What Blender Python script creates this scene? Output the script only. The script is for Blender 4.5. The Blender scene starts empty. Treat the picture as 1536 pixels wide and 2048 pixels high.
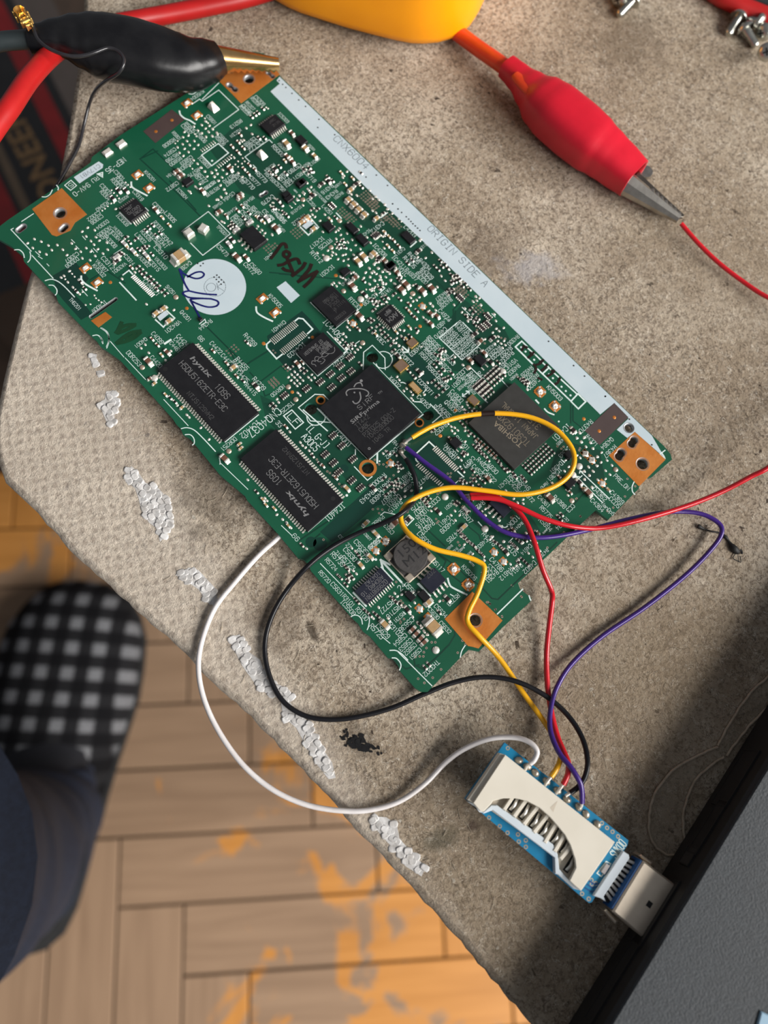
import bpy, bmesh, math, random
from mathutils import Vector, Matrix
from mathutils.geometry import tessellate_polygon
random.seed(7)
S = 0.001                      # everything below is worked out in millimetres
HT = 470.0                     # work surface above the floor
ZB = 2.6                       # top of the circuit board above the work surface
C = bpy.context.scene.collection
SC = bpy.context.scene

# ------------------------------------------------------------------ camera
RC = ((0.68249435, 0.72765681, 0.06868061),
      (0.71891563, -0.65140114, -0.24256314),
      (-0.13176409, 0.21492354, -0.96770145))
CAM = Vector((133.39887, -15.45261, 164.01630 + ZB))
F = 1538.0
cd = bpy.data.cameras.new('camera'); cam = bpy.data.objects.new('camera', cd); C.objects.link(cam)
m = Matrix(((RC[0][0], -RC[1][0], -RC[2][0], CAM.x * S), (RC[0][1], -RC[1][1], -RC[2][1], CAM.y * S),
            (RC[0][2], -RC[1][2], -RC[2][2], (CAM.z + HT) * S), (0, 0, 0, 1)))
cam.matrix_world = m
cd.sensor_fit = 'VERTICAL'; cd.sensor_height = 36.0; cd.sensor_width = 27.0; cd.lens = 36.0 * F / 2048
cd.clip_start = 0.005; cd.clip_end = 20
cd.dof.use_dof = True; cd.dof.focus_distance = 0.168; cd.dof.aperture_fstop = 11.0
SC.camera = cam

# ------------------------------------------------------------------ world, window light, exposure
w = bpy.data.worlds.new('world'); SC.world = w; w.use_nodes = True
wt = w.node_tree; bg = wt.nodes['Background']
bg.inputs[0].default_value = (0.90, 0.93, 1.0, 1); bg.inputs[1].default_value = 0.17
def area(name, pos, target, sx, sy, power, col):
    ld = bpy.data.lights.new(name, 'AREA'); ld.shape = 'RECTANGLE'; ld.size = sx; ld.size_y = sy
    ld.energy = power; ld.color = col
    o = bpy.data.objects.new(name, ld); C.objects.link(o)
    p, t = Vector(pos), Vector(target); o.location = p
    o.rotation_euler = (t - p).to_track_quat('-Z', 'Y').to_euler()
    return o
_az, _el, _d = math.radians(20), math.radians(29), 1.9
area('window_light', (.10 + _d * math.cos(_el) * math.cos(_az), .03 + _d * math.cos(_el) * math.sin(_az), .47 + _d * math.sin(_el)), (0.10, 0.03, 0.47), 2.0, 1.0, 112, (1.0, 0.97, 0.93))
SC.view_settings.view_transform = 'Standard'; SC.view_settings.look = 'None'
SC.view_settings.gamma = 1.0; SC.view_settings.use_curve_mapping = False
SC.view_settings.exposure = 0.0

# ------------------------------------------------------------------ helpers
def P(px, py, z=0.0):
    """point of the photograph -> millimetres on the level plane z (0 = work surface)"""
    a, b = (px - 768) / F, (py - 1024) / F
    d = Vector((RC[0][0] * a + RC[1][0] * b + RC[2][0], RC[0][1] * a + RC[1][1] * b + RC[2][1],
                RC[0][2] * a + RC[1][2] * b + RC[2][2]))
    s = (z - CAM.z) / d.z
    q = CAM + d * s
    return Vector((q.x, q.y, z))
def B(px, py, z=0.0):
    return P(px, py, ZB + z)

ORI = {}
class MB:
    def __init__(s): s.v = []; s.f = []; s.m = []; s.s = []
    def add(s, vs, fs, mi=0, smooth=False):
        o = len(s.v); s.v += [tuple(q) for q in vs]
        for f in fs: s.f.append([o + i for i in f]); s.m.append(mi); s.s.append(smooth)
    def box(s, cx, cy, z0, z1, lx, ly, rot=0, mi=0, inset=0.0):
        c, n = math.cos(rot), math.sin(rot); vs = []
        for z, k in ((z0, 0), (z1, inset)):
            for sx, sy in ((-1, -1), (1, -1), (1, 1), (-1, 1)):
                x, y = sx * (lx / 2 - k), sy * (ly / 2 - k)
                vs.append((cx + x * c - y * n, cy + x * n + y * c, z))
        s.add(vs, [(3, 2, 1, 0), (4, 5, 6, 7), (0, 1, 5, 4), (1, 2, 6, 5), (2, 3, 7, 6), (3, 0, 4, 7)], mi)
    def cbox(s, cx, cy, z0, z1, lx, ly, bev, rot=0, mi=0):
        zs = ((z0, 0.0), (z1 - bev, 0.0), (z1, bev)); c, n = math.cos(rot), math.sin(rot); vs = []
        for z, k in zs:
            for sx, sy in ((-1, -1), (1, -1), (1, 1), (-1, 1)):
                x, y = sx * (lx / 2 - k), sy * (ly / 2 - k)
                vs.append((cx + x * c - y * n, cy + x * n + y * c, z))
        fs = [(3, 2, 1, 0), (8, 9, 10, 11)]
        for r in (0, 4):
            for i in range(4): j = (i + 1) % 4; fs.append((r + i, r + j, r + 4 + j, r + 4 + i))
        s.add(vs, fs, mi)
    def prism(s, pts, z0, z1, mi=0, bev=0.0):
        """pts: flat outline (x, y); the walls and a tessellated lid and base"""
        n = len(pts); pts = [(q[0], q[1]) for q in pts]
        ar = sum(pts[i][0] * pts[(i + 1) % n][1] - pts[(i + 1) % n][0] * pts[i][1] for i in range(n))
        if ar < 0: pts = pts[::-1]
        rings = [(pts, z0)]
        if bev > 0: rings.append((pts, z1 - bev)); rings.append((inset(pts, bev), z1))
        else: rings.append((pts, z1))
        vs = []; fs = []
        for ps, z in rings: vs += [(x, y, z) for x, y in ps]
        for r in range(len(rings) - 1):
            for i in range(n): j = (i + 1) % n; fs.append((r * n + i, r * n + j, r * n + n + j, r * n + n + i))
        tri = tessellate_polygon([[Vector((x, y, 0)) for x, y in pts]]); t = (len(rings) - 1) * n
        for a, b, c in tri:
            A, Bq, Cq = (pts[i] for i in (a, b, c))
            if (Bq[0] - A[0]) * (Cq[1] - A[1]) - (Bq[1] - A[1]) * (Cq[0] - A[0]) < 0: b, c = c, b
            fs.append((t + a, t + b, t + c)); fs.append((c, b, a))
        s.add(vs, fs, mi)
    def flat(s, pts, z, mi=0):
        pts = [(q[0], q[1]) for q in pts]
        tri = tessellate_polygon([[Vector((x, y, 0)) for x, y in pts]]); fs = []
        for a, b, c in tri:
            A, Bq, Cq = (pts[i] for i in (a, b, c))
            if (Bq[0] - A[0]) * (Cq[1] - A[1]) - (Bq[1] - A[1]) * (Cq[0] - A[0]) < 0: b, c = c, b
            fs.append((a, b, c))
        s.add([(x, y, z) for x, y in pts], fs, mi)
    def line(s, pts, wd, z, mi=0, ext=0.5):
        """flat ribbon with mitred corners; crossing strokes lie a hair above each other"""
        ps = [(pts[0][0], pts[0][1])]
        for q in pts[1:]:
            if math.hypot(q[0] - ps[-1][0], q[1] - ps[-1][1]) > wd * .12: ps.append((q[0], q[1]))
        if len(ps) < 2: return
        s.lk = (getattr(s, 'lk', 0) + 1) % 9; z = z + s.lk * .0022
        closed = len(ps) > 3 and math.hypot(ps[0][0] - ps[-1][0], ps[0][1] - ps[-1][1]) < wd * .5
        if closed: ps = ps[:-1]
        n = len(ps); h = wd / 2; rows = []
        def un(a, b): L = math.hypot(b[0] - a[0], b[1] - a[1]) or 1; return (b[0] - a[0]) / L, (b[1] - a[1]) / L
        for i in range(n):
            d1 = un(ps[i - 1], ps[i]) if (i or closed) else un(ps[0], ps[1])
            d2 = un(ps[i], ps[(i + 1) % n]) if (i < n - 1 or closed) else d1
            x, y = ps[i]
            if not closed and i == 0: x -= d2[0] * wd * ext; y -= d2[1] * wd * ext
            if not closed and i == n - 1: x += d1[0] * wd * ext; y += d1[1] * wd * ext
            mx, my = -(d1[1] + d2[1]), d1[0] + d2[0]; L = math.hypot(mx, my)
            if L < .3: mx, my, L = -d1[1], d1[0], 1.0; k = h
            else: mx, my = mx / L, my / L; k = min(h / max(.35, -mx * d1[1] + my * d1[0]), 1.7 * h)
            rows += [(x - mx * k, y - my * k, z), (x + mx * k, y + my * k, z)]
        fs = [(2 * i, 2 * (i + 1), 2 * (i + 1) + 1, 2 * i + 1) for i in range(n - 1)]
        if closed: fs.append((2 * n - 2, 0, 1, 2 * n - 1))
        s.add(rows, fs, mi)
    def disc(s, x, y, z, r, n=14, mi=0, ry=None, r0=0.0):
        ry = ry or r
        if r0 <= 0:
            s.add([(x + r * math.cos(i * 2 * math.pi / n), y + ry * math.sin(i * 2 * math.pi / n), z) for i in range(n)], [tuple(range(n))], mi)
        else:
            vs = []; fs = []
            for i in range(n):
                a = i * 2 * math.pi / n
                vs += [(x + r * math.cos(a), y + r * math.sin(a), z), (x + r0 * math.cos(a), y + r0 * math.sin(a), z)]
            for i in range(n): j = (i + 1) % n; fs.append((2 * i, 2 * j, 2 * j + 1, 2 * i + 1))
            s.add(vs, fs, mi)
    def dome(s, x, y, z, r, h, n=10, mi=0, ry=None, rot=0):
        ry = ry or r; vs = []; fs = []; c, q = math.cos(rot), math.sin(rot)
        for k, (rr, hh) in enumerate(((1, 0), (.9, .45), (.55, .85))):
            for i in range(n):
                a = i * 2 * math.pi / n; X, Y = r * rr * math.cos(a), ry * rr * math.sin(a)
                vs.append((x + X * c - Y * q, y + X * q + Y * c, z + h * hh))
        vs.append((x, y, z + h))
        for k in range(2):
            for i in range(n): j = (i + 1) % n; fs.append((k * n + i, k * n + j, k * n + n + j, k * n + n + i))
        for i in range(n): fs.append((2 * n + i, 2 * n + (i + 1) % n, 3 * n))
        s.add(vs, fs, mi, True)
    def cyl(s, x, y, z0, z1, r, n=20, mi=0, r1=None, cap=True):
        r1 = r if r1 is None else r1; vs = []; fs = []
        for z, q in ((z0, r), (z1, r1)):
            vs += [(x + q * math.cos(i * 2 * math.pi / n), y + q * math.sin(i * 2 * math.pi / n), z) for i in range(n)]
        for i in range(n): j = (i + 1) % n; fs.append((i, j, n + j, n + i))
        s.add(vs, fs, mi, True)
        if cap: s.add(vs[n:], [tuple(range(n))], mi); s.add(vs[:n], [tuple(range(n))[::-1]], mi)
    def loft(s, secs, mi=0, cap=True, smooth=True):
        """secs: list of closed rings, all with the same count"""
        n = len(secs[0]); vs = [q for r in secs for q in r]; fs = []
        for k in range(len(secs) - 1):
            for i in range(n): j = (i + 1) % n; fs.append((k * n + i, k * n + j, k * n + n + j, k * n + n + i))
        s.add(vs, fs, mi, smooth)
        if cap:
            s.add(secs[0], [tuple(range(n))[::-1]], mi); s.add(secs[-1], [tuple(range(n))], mi)
    def tube(s, pts, r, n=8, mi=0, cap=True):
        pts = [Vector(q) for q in pts]; rs = r if isinstance(r, (list, tuple)) else [r] * len(pts)
        T = [(pts[min(i + 1, len(pts) - 1)] - pts[max(i - 1, 0)]).normalized() for i in range(len(pts))]
        N = T[0].cross(Vector((0, 0, 1)))
        if N.length < 1e-3: N = Vector((1, 0, 0))
        N.normalize(); secs = []
        for i, p in enumerate(pts):
            N = (N - T[i] * N.dot(T[i]))
            N = N.normalized() if N.length > 1e-6 else T[i].orthogonal().normalized()
            Bn = T[i].cross(N)
            secs.append([p + (N * math.cos(a) + Bn * math.sin(a)) * rs[i] for a in [k * 2 * math.pi / n for k in range(n)]])
        s.loft(secs, mi, cap)
    def build(s, name, mats, parent=None, kind=None, origin=None, edge_smooth=False):
        if not s.v: return None
        lo = [min(q[i] for q in s.v) for i in range(3)]; hi = [max(q[i] for q in s.v) for i in range(3)]
        o0 = Vector(origin) if origin is not None else Vector(((lo[0] + hi[0]) / 2, (lo[1] + hi[1]) / 2, lo[2]))
        me = bpy.data.meshes.new(name)
        me.from_pydata([((q[0] - o0.x) * S, (q[1] - o0.y) * S, (q[2] - o0.z) * S) for q in s.v], [], s.f)
        if not isinstance(mats, (list, tuple)): mats = [mats]
        for mm in mats: me.materials.append(mm)
        me.polygons.foreach_set('material_index', s.m); me.polygons.foreach_set('use_smooth', s.s)
        me.update()
        ob = bpy.data.objects.new(name, me); C.objects.link(ob); place(ob, o0, parent)
        if kind: ob['kind'] = kind
        return ob
def place(ob, o0, parent=None):
    ORI[ob.name] = Vector(o0)
    if parent is not None:
        ob.parent = parent; q = Vector(o0) - ORI[parent.name]; ob.location = q * S
    else: ob.location = (o0[0] * S, o0[1] * S, (o0[2] + HT) * S)
def thing(name, at, label=None, cat=None, group=None, kind=None):
    o = bpy.data.objects.new(name, None); C.objects.link(o); o.empty_display_size = .01; place(o, at); tag(o, label, cat, group, kind)
    return o
def tag(o, label=None, cat=None, group=None, kind=None):
    if label: o['label'] = label
    if cat: o['category'] = cat
    if group: o['group'] = group
    if kind: o['kind'] = kind
    return o
def inset(pts, d):
    n = len(pts); out = []
    for i in range(n):
        a, b, c = Vector(pts[i - 1]), Vector(pts[i]), Vector(pts[(i + 1) % n])
        e1, e2 = (b - a), (c - b)
        if e1.length < 1e-9 or e2.length < 1e-9: out.append((b.x, b.y)); continue
        e1.normalize(); e2.normalize()
        n1, n2 = Vector((-e1.y, e1.x)), Vector((-e2.y, e2.x)); q = n1 + n2
        k = d / max(.35, (1 + n1.dot(n2)) / 2) / 2
        out.append((b.x + q.x * k, b.y + q.y * k))
    return out
def cr(pts, k=6):
    """smooth curve through the points (Catmull-Rom)"""
    pts = [Vector(q) for q in pts]; out = []
    for i in range(len(pts) - 1):
        p0, p1, p2, p3 = pts[max(i - 1, 0)], pts[i], pts[i + 1], pts[min(i + 2, len(pts) - 1)]
        for j in range(k):
            t = j / k
            out.append(.5 * (2 * p1 + (p2 - p0) * t + (2 * p0 - 5 * p1 + 4 * p2 - p3) * t * t + (3 * p1 - p0 - 3 * p2 + p3) * t ** 3))
    out.append(pts[-1]); return out
def plate(name, outline, holes, z0, z1, mats, parent, bev=0.0):
    """flat plate with real holes through it (a filled 2D curve, extruded, turned into a mesh)"""
    cu = bpy.data.curves.new(name, 'CURVE'); cu.dimensions = '2D'; cu.fill_mode = 'BOTH'
    cu.extrude = (z1 - z0) / 2 * S; cu.bevel_depth = bev * S
    o0 = Vector((sum(q[0] for q in outline) / len(outline), sum(q[1] for q in outline) / len(outline), z0))
    for ps in [outline] + list(holes):
        sp = cu.splines.new('POLY'); sp.points.add(len(ps) - 1); sp.use_cyclic_u = True
        for i, q in enumerate(ps): sp.points[i].co = ((q[0] - o0.x) * S, (q[1] - o0.y) * S, 0, 1)
    tmp = bpy.data.objects.new('tmp', cu); C.objects.link(tmp)
    dg = bpy.context.evaluated_depsgraph_get(); me = bpy.data.meshes.new_from_object(tmp.evaluated_get(dg))
    bpy.data.objects.remove(tmp); bpy.data.curves.remove(cu)
    me.transform(Matrix.Translation((0, 0, (z1 - z0) / 2 * S))); me.name = name; me.materials.clear()
    for mm in (mats if isinstance(mats, (list, tuple)) else [mats]): me.materials.append(mm)
    for p in me.polygons: p.material_index = 0; p.use_smooth = False
    ob = bpy.data.objects.new(name, me); C.objects.link(ob); place(ob, o0, parent); return ob
def circ(c, r, n=24): return [(c[0] + r * math.cos(i * 2 * math.pi / n), c[1] + r * math.sin(i * 2 * math.pi / n)) for i in range(n)]

# ------------------------------------------------------------------ materials (all procedural)
def pmat(name, c1, c2=None, scale=400.0, rough=.5, metal=0.0, bump=0.0, bscale=None, coat=0.0, spec=.5, detail=4.0, rough2=None, lo=.35, hi=.65, trans=0.0):
    mt = bpy.data.materials.new(name); mt.use_nodes = True; nt = mt.node_tree; nd = nt.nodes; L = nt.links.new
    b = nd['Principled BSDF']; c2 = c2 or tuple(x * .8 for x in c1)
    tc = nd.new('ShaderNodeNewGeometry'); nz = nd.new('ShaderNodeTexNoise')
    nz.inputs['Scale'].default_value = scale; nz.inputs['Detail'].default_value = detail
    L(tc.outputs['Position'], nz.inputs['Vector'])
    rp = nd.new('ShaderNodeValToRGB'); e = rp.color_ramp.elements
    e[0].position = lo; e[1].position = hi; e[0].color = (*c1, 1); e[1].color = (*c2, 1)
    L(nz.outputs['Fac'], rp.inputs['Fac']); L(rp.outputs['Color'], b.inputs['Base Color'])
    b.inputs['Roughness'].default_value = rough; b.inputs['Metallic'].default_value = metal
    b.inputs['Specular IOR Level'].default_value = spec
    if coat: b.inputs['Coat Weight'].default_value = coat; b.inputs['Coat Roughness'].default_value = .12
    if trans: b.inputs['Transmission Weight'].default_value = trans
    if bump:
        bp = nd.new('ShaderNodeBump'); bp.inputs['Strength'].default_value = bump; bp.inputs['Distance'].default_value = .0004
        n2 = nd.new('ShaderNodeTexNoise'); n2.inputs['Scale'].default_value = bscale or scale * 2; n2.inputs['Detail'].default_value = 3
        L(tc.outputs['Position'], n2.inputs['Vector']); L(n2.outputs['Fac'], bp.inputs['Height']); L(bp.outputs['Normal'], b.inputs['Normal'])
    return mt
M = {}
M['mask'] = pmat('solder_mask', (.005, .074, .036), (.008, .088, .044), 60, .33, coat=.25, bump=.05, bscale=900)
M['mask_dark'] = pmat('solder_mask_bare', (.002, .030, .020), (.003, .038, .025), 80, .36, coat=.2)
M['mask_mid'] = pmat('solder_mask_over_traces', (.003, .040, .022), (.005, .052, .029), 120, .35, coat=.2)
M['trace'] = pmat('trace_groove', (.002, .034, .020), (.003, .042, .024), 200, .4)
M['edge'] = pmat('laminate', (.02, .13, .09), (.03, .17, .12), 300, .5)
M['silk'] = pmat('silkscreen_ink', (.60, .71, .68), (.68, .78, .75), 300, .55)
M['silk_white'] = pmat('white_ink', (.47, .555, .60), (.51, .59, .63), 120, .55, spec=.3)
M['silk_grey'] = pmat('grey_ink', (.10, .13, .15), (.14, .17, .19), 300, .6)
M['black_ink'] = pmat('marker_ink', (.014, .006, .005), (.02, .010, .008), 300, .6, spec=.2)
M['blue_ink'] = pmat('pen_ink', (.006, .009, .085), (.010, .014, .13), 300, .6, spec=.2)
M['green_ink'] = pmat('green_marker_ink', (.003, .036, .012), (.004, .046, .016), 300, .5)
M['copper'] = pmat('copper_pad', (.62, .20, .035), (.70, .26, .06), 260, .42, metal=.55, bump=.08, bscale=1500)
M['brown'] = pmat('brown_label', (.052, .032, .030), (.062, .040, .037), 200, .6)
M['tin'] = pmat('solder', (.86, .83, .76), (.72, .69, .62), 900, .30, metal=.45)
M['tin_dim'] = pmat('dull_solder', (.50, .46, .38), (.38, .34, .28), 900, .38, metal=.7)
M['pinktin'] = pmat('test_point_metal', (.66, .50, .38), (.74, .60, .48), 700, .3, metal=.7)
M['gold'] = pmat('gold_plate', (.85, .56, .18), (.70, .42, .12), 900, .25, metal=.9)
M['black'] = pmat('epoxy', (.011, .011, .013), (.014, .014, .016), 500, .42, bump=.05, bscale=2500, spec=.22)
M['chip_grey'] = pmat('grey_epoxy', (.036, .035, .033), (.042, .041, .039), 500, .5, spec=.22)
M['navy'] = pmat('blue_black_epoxy', (.016, .018, .030), (.022, .024, .036), 500, .38, spec=.22)
M['mark'] = pmat('laser_marking', (.16, .16, .165), (.21, .21, .21), 500, .6)
M['mark_dim'] = pmat('faint_marking', (.060, .060, .062), (.085, .085, .085), 500, .6)
M['mark_tan'] = pmat('tan_marking', (.20, .165, .115), (.23, .19, .14), 500, .6)
M['cap'] = pmat('brown_ceramic', (.115, .050, .032), (.15, .070, .044), 600, .45)
M['tan'] = pmat('tan_ceramic', (.42, .27, .13), (.35, .22, .10), 600, .45)
M['silver'] = pmat('grey_ceramic', (.42, .40, .40), (.32, .30, .30), 600, .4)
M['res'] = pmat('resistor_glaze', (.012, .011, .011), (.03, .02, .018), 600, .35)
M['ferrite'] = pmat('ferrite', (.040, .037, .036), (.055, .051, .050), 500, .55, bump=.15, bscale=2000)
M['crystal'] = pmat('crystal_lid', (.22, .14, .095), (.27, .18, .125), 300, .38, metal=.4)
M['rub_black'] = pmat('black_vinyl', (.004, .004, .005), (.008, .008, .009), 200, .3, bump=.08, bscale=500, spec=.38)
M['rub_red'] = pmat('red_vinyl', (.62, .008, .026), (.54, .007, .022), 120, .38, bump=.06, bscale=500)
M['rub_orange'] = pmat('orange_red_vinyl', (.75, .06, .012), (.62, .045, .01), 200, .3)
M['cable_red'] = pmat('red_silicone', (.40, .008, .008), (.34, .006, .006), 150, .42)
M['cable_dark'] = pmat('dark_red_silicone', (.42, .010, .010), (.34, .008, .008), 150, .42)
M['cable_black'] = pmat('black_silicone', (.016, .022, .024), (.022, .03, .032), 150, .4)
M['nickel'] = pmat('nickel_steel', (.55, .52, .47), (.44, .41, .37), 500, .3, metal=.95, bump=.05)
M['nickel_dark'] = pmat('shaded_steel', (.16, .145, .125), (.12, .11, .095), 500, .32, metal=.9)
M['brass'] = pmat('brassy_steel', (.72, .46, .20), (.58, .34, .13), 300, .22, metal=.95)
M['yellow_plastic'] = pmat('amber_plastic', (.92, .34, .001), (.88, .31, .001), 60, .36, bump=.04, bscale=1500)
M['w_yellow'] = pmat('yellow_insulation', (.86, .43, .005), (.80, .38, .004), 200, .3, coat=.4)
M['w_red'] = pmat('red_insulation', (.62, .008, .018), (.54, .006, .014), 200, .3, coat=.4)
M['w_purple'] = pmat('purple_insulation', (.040, .012, .165), (.048, .015, .20), 200, .3, coat=.3)
M['w_black'] = pmat('black_insulation', (.006, .006, .008), (.009, .009, .011), 200, .32, spec=.35)
M['w_white'] = pmat('white_insulation', (.76, .73, .72), (.66, .62, .61), 300, .35, coat=.3)
M['coax'] = pmat('grey_black_jacket', (.012, .011, .013), (.02, .019, .022), 300, .3, coat=.4)
M['cream'] = pmat('cream_plastic', (.72, .67, .57), (.68, .63, .53), 150, .5)
M['cream_dark'] = pmat('cream_plastic_inner', (.62, .55, .44), (.56, .49, .39), 150, .55)
M['pale_plastic'] = pmat('pale_plastic', (.62, .68, .72), (.56, .62, .67), 150, .45)
M['blue_pcb'] = pmat('blue_solder_mask', (.002, .17, .34), (.003, .20, .38), 200, .35, coat=.2)
M['blue_plastic'] = pmat('blue_plastic', (.005, .06, .20), (.006, .07, .23), 200, .4)
M['usb_metal'] = pmat('warm_steel', (.78, .68, .55), (.72, .62, .50), 300, .38, metal=.8, bump=.05)
M['dark'] = pmat('dark_recess', (.006, .006, .007), (.010, .010, .011), 300, .6)
M['lap_top'] = pmat('charcoal_coating', (.014, .019, .024), (.026, .033, .040), 1600, .55, bump=.25, bscale=2200)
M['lap_side'] = pmat('black_shell', (.008, .008, .009), (.012, .012, .013), 500, .5)
M['lap_blue'] = pmat('pale_blue_trim', (.30, .48, .62), (.34, .52, .66), 200, .4)
M['screw'] = pmat('zinc_plate', (.60, .60, .55), (.48, .48, .43), 700, .28, metal=.95)
M['thread'] = pmat('frayed_fibre', (.34, .275, .20), (.44, .36, .27), 900, .8)
M['scrap'] = pmat('black_scrap', (.006, .006, .006), (.012, .011, .010), 600, .6)
M['film'] = pmat('white_film', (.42, .40, .38), (.62, .61, .60), 500, .38, bump=.4, bscale=900)
M['flake'] = pmat('black_paint', (.004, .004, .005), (.009, .009, .010), 900, .6, spec=.2)
M['carton_black'] = pmat('black_card', (.005, .005, .006), (.007, .007, .008), 60, .6)
M['carton_red'] = pmat('red_print', (.13, .004, .005), (.16, .005, .006), 60, .5)
M['carton_tan'] = pmat('tan_print', (.07, .048, .03), (.085, .058, .036), 60, .6)
M['carton_grey'] = pmat('grey_print', (.060, .048, .042), (.07, .056, .05), 60, .6)
M['carton_gold'] = pmat('gold_print', (.12, .070, .028), (.14, .082, .034), 60, .5)
M['denim'] = pmat('navy_denim', (.003, .006, .017), (.006, .011, .027), 500, .85, bump=.3, bscale=1500)
M['sole'] = pmat('dark_rubber', (.010, .010, .011), (.016, .016, .016), 200, .7)
M['sock'] = pmat('dark_sock', (.005, .006, .010), (.008, .009, .014), 400, .9)
M['table_leg'] = pmat('brown_wood', (.12, .07, .035), (.16, .09, .05), 40, .6)

# ------------------------------------------------------------------ floor: herringbone parquet, every block its own piece
FZ = -HT
def floor_mat():
    mt = bpy.data.materials.new('worn_parquet'); mt.use_nodes = True; nt = mt.node_tree; nd = nt.nodes; L = nt.links.new
    b = nd['Principled BSDF']; g = nd.new('ShaderNodeNewGeometry'); oi = nd.new('ShaderNodeObjectInfo')
    def noise(sc, det, vec, dist=0.0, rough=.5):
        n = nd.new('ShaderNodeTexNoise'); n.inputs['Scale'].default_value = sc; n.inputs['Detail'].default_value = det
        n.inputs['Distortion'].default_value = dist; n.inputs['Roughness'].default_value = rough; L(vec, n.inputs['Vector']); return n.outputs['Fac']
    def ramp(f, a, bq, c0, c1):
        r = nd.new('ShaderNodeValToRGB'); e = r.color_ramp.elements; e[0].position = a; e[1].position = bq
        e[0].color = (*c0, 1); e[1].color = (*c1, 1); L(f, r.inputs['Fac']); return r.outputs['Color']
    def mix(f, a, bq):
        x = nd.new('ShaderNodeMix'); x.data_type = 'RGBA'; L(f, x.inputs['Factor']); L(a, x.inputs['A']); L(bq, x.inputs['B']); return x.outputs['Result']
    tc = nd.new('ShaderNodeTexCoord')
    mp = nd.new('ShaderNodeMapping'); mp.inputs['Scale'].default_value = (6, 90, 20); L(tc.outputs['Object'], mp.inputs['Vector'])
    add = nd.new('ShaderNodeVectorMath'); L(mp.outputs['Vector'], add.inputs[0]); L(oi.outputs['Random'], add.inputs[1])
    grain = noise(1.5, 5, add.outputs['Vector'], .4)
    worn = ramp(grain, .3, .7, (.205, .125, .072), (.275, .175, .105))
    varn = ramp(grain, .3, .7, (.40, .165, .030), (.50, .22, .05))
    # the varnish that is left: large blotches, more of it away from the walked-on side
    mp2 = nd.new('ShaderNodeMapping'); mp2.inputs['Scale'].default_value = (1, 1, 1); L(g.outputs['Position'], mp2.inputs['Vector'])
    bl = noise(16, 6, mp2.outputs['Vector'], .8, .6)
    sep = nd.new('ShaderNodeSeparateXYZ'); L(g.outputs['Position'], sep.inputs[0])
    ax = P(330, 1700, FZ); bx = P(1000, 1700, FZ); dv = (bx - ax); dl = dv.length; dv.normalize()
    m1 = nd.new('ShaderNodeMath'); m1.operation = 'MULTIPLY'; m1.inputs[1].default_value = dv.x / (dl * S); L(sep.outputs['X'], m1.inputs[0])
    m2 = nd.new('ShaderNodeMath'); m2.operation = 'MULTIPLY_ADD'; m2.inputs[1].default_value = dv.y / (dl * S); L(sep.outputs['Y'], m2.inputs[0]); L(m1.outputs[0], m2.inputs[2])
    off = (ax.x * dv.x + ax.y * dv.y) / dl
    mr = nd.new('ShaderNodeMapRange'); mr.inputs['From Min'].default_value = off - .1; mr.inputs['From Max'].default_value = off + 1.0
    mr.inputs['To Min'].default_value = -.17; mr.inputs['To Max'].default_value = .13; L(m2.outputs[0], mr.inputs['Value'])
    # and under the table, where nobody walks
    py0 = P(150, 1300, FZ); py1 = P(120, 1000, FZ); dw = (py1 - py0); wl = dw.length; dw.normalize()
    a1 = nd.new('ShaderNodeMath'); a1.operation = 'MULTIPLY'; a1.inputs[1].default_value = dw.x / (wl * S); L(sep.outputs['X'], a1.inputs[0])
    a2 = nd.new('ShaderNodeMath'); a2.operation = 'MULTIPLY_ADD'; a2.inputs[1].default_value = dw.y / (wl * S); L(sep.outputs['Y'], a2.inputs[0]); L(a1.outputs[0], a2.inputs[2])
    o2 = (py0.x * dw.x + py0.y * dw.y) / wl
    mr2 = nd.new('ShaderNodeMapRange'); mr2.inputs['From Min'].default_value = o2; mr2.inputs['From Max'].default_value = o2 + 1
    mr2.inputs['To Min'].default_value = 0; mr2.inputs['To Max'].default_value = .34; L(a2.outputs[0], mr2.inputs['Value'])
    s1 = nd.new('ShaderNodeMath'); L(bl, s1.inputs[0]); L(mr.outputs[0], s1.inputs[1])
    s2 = nd.new('ShaderNodeMath'); L(s1.outputs[0], s2.inputs[0]); L(mr2.outputs[0], s2.inputs[1])
    st = nd.new('ShaderNodeMapRange'); st.interpolation_type = 'SMOOTHSTEP'; st.inputs['From Min'].default_value = .50; st.inputs['From Max'].default_value = .56; L(s2.outputs[0], st.inputs['Value'])
    col = mix(st.outputs[0], worn, varn); L(col, b.inputs['Base Color'])
    rr = nd.new('ShaderNodeMapRange'); rr.inputs['To Min'].default_value = .75; rr.inputs['To Max'].default_value = .42; L(st.outputs[0], rr.inputs['Value']); L(rr.outputs[0], b.inputs['Roughness'])
    bp = nd.new('ShaderNodeBump'); bp.inputs['Strength'].default_value = .2; bp.inputs['Distance'].default_value = .0006; L(grain, bp.inputs['Height']); L(bp.outputs[0], b.inputs['Normal'])
    return mt
M['parquet'] = floor_mat()
M['gap'] = pmat('floor_gap', (.035, .022, .014), (.05, .03, .02), 60, .9)
sub = MB(); sub.box(110, 60, FZ - 20, FZ - 3.0, 1500, 1500)
fl = sub.build('floor', M['gap'], None, 'structure')
WP, LP = 48.5, 194.0; hdir = math.radians(49.2)
hx = Vector((math.cos(hdir), math.sin(hdir), 0)); nx = Vector((math.sin(hdir), -math.cos(hdir), 0))   # along a row, and towards the person
pm = MB(); pm.cbox(0, 0, 0, 3.0, LP - 1.5, WP - 1.5, .6)
proto = pm.build('parquet_block', M['parquet'], fl, origin=(0, 0, 0)); pme = proto.data; first = True
H0, N0 = -85.0, 202.2
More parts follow.
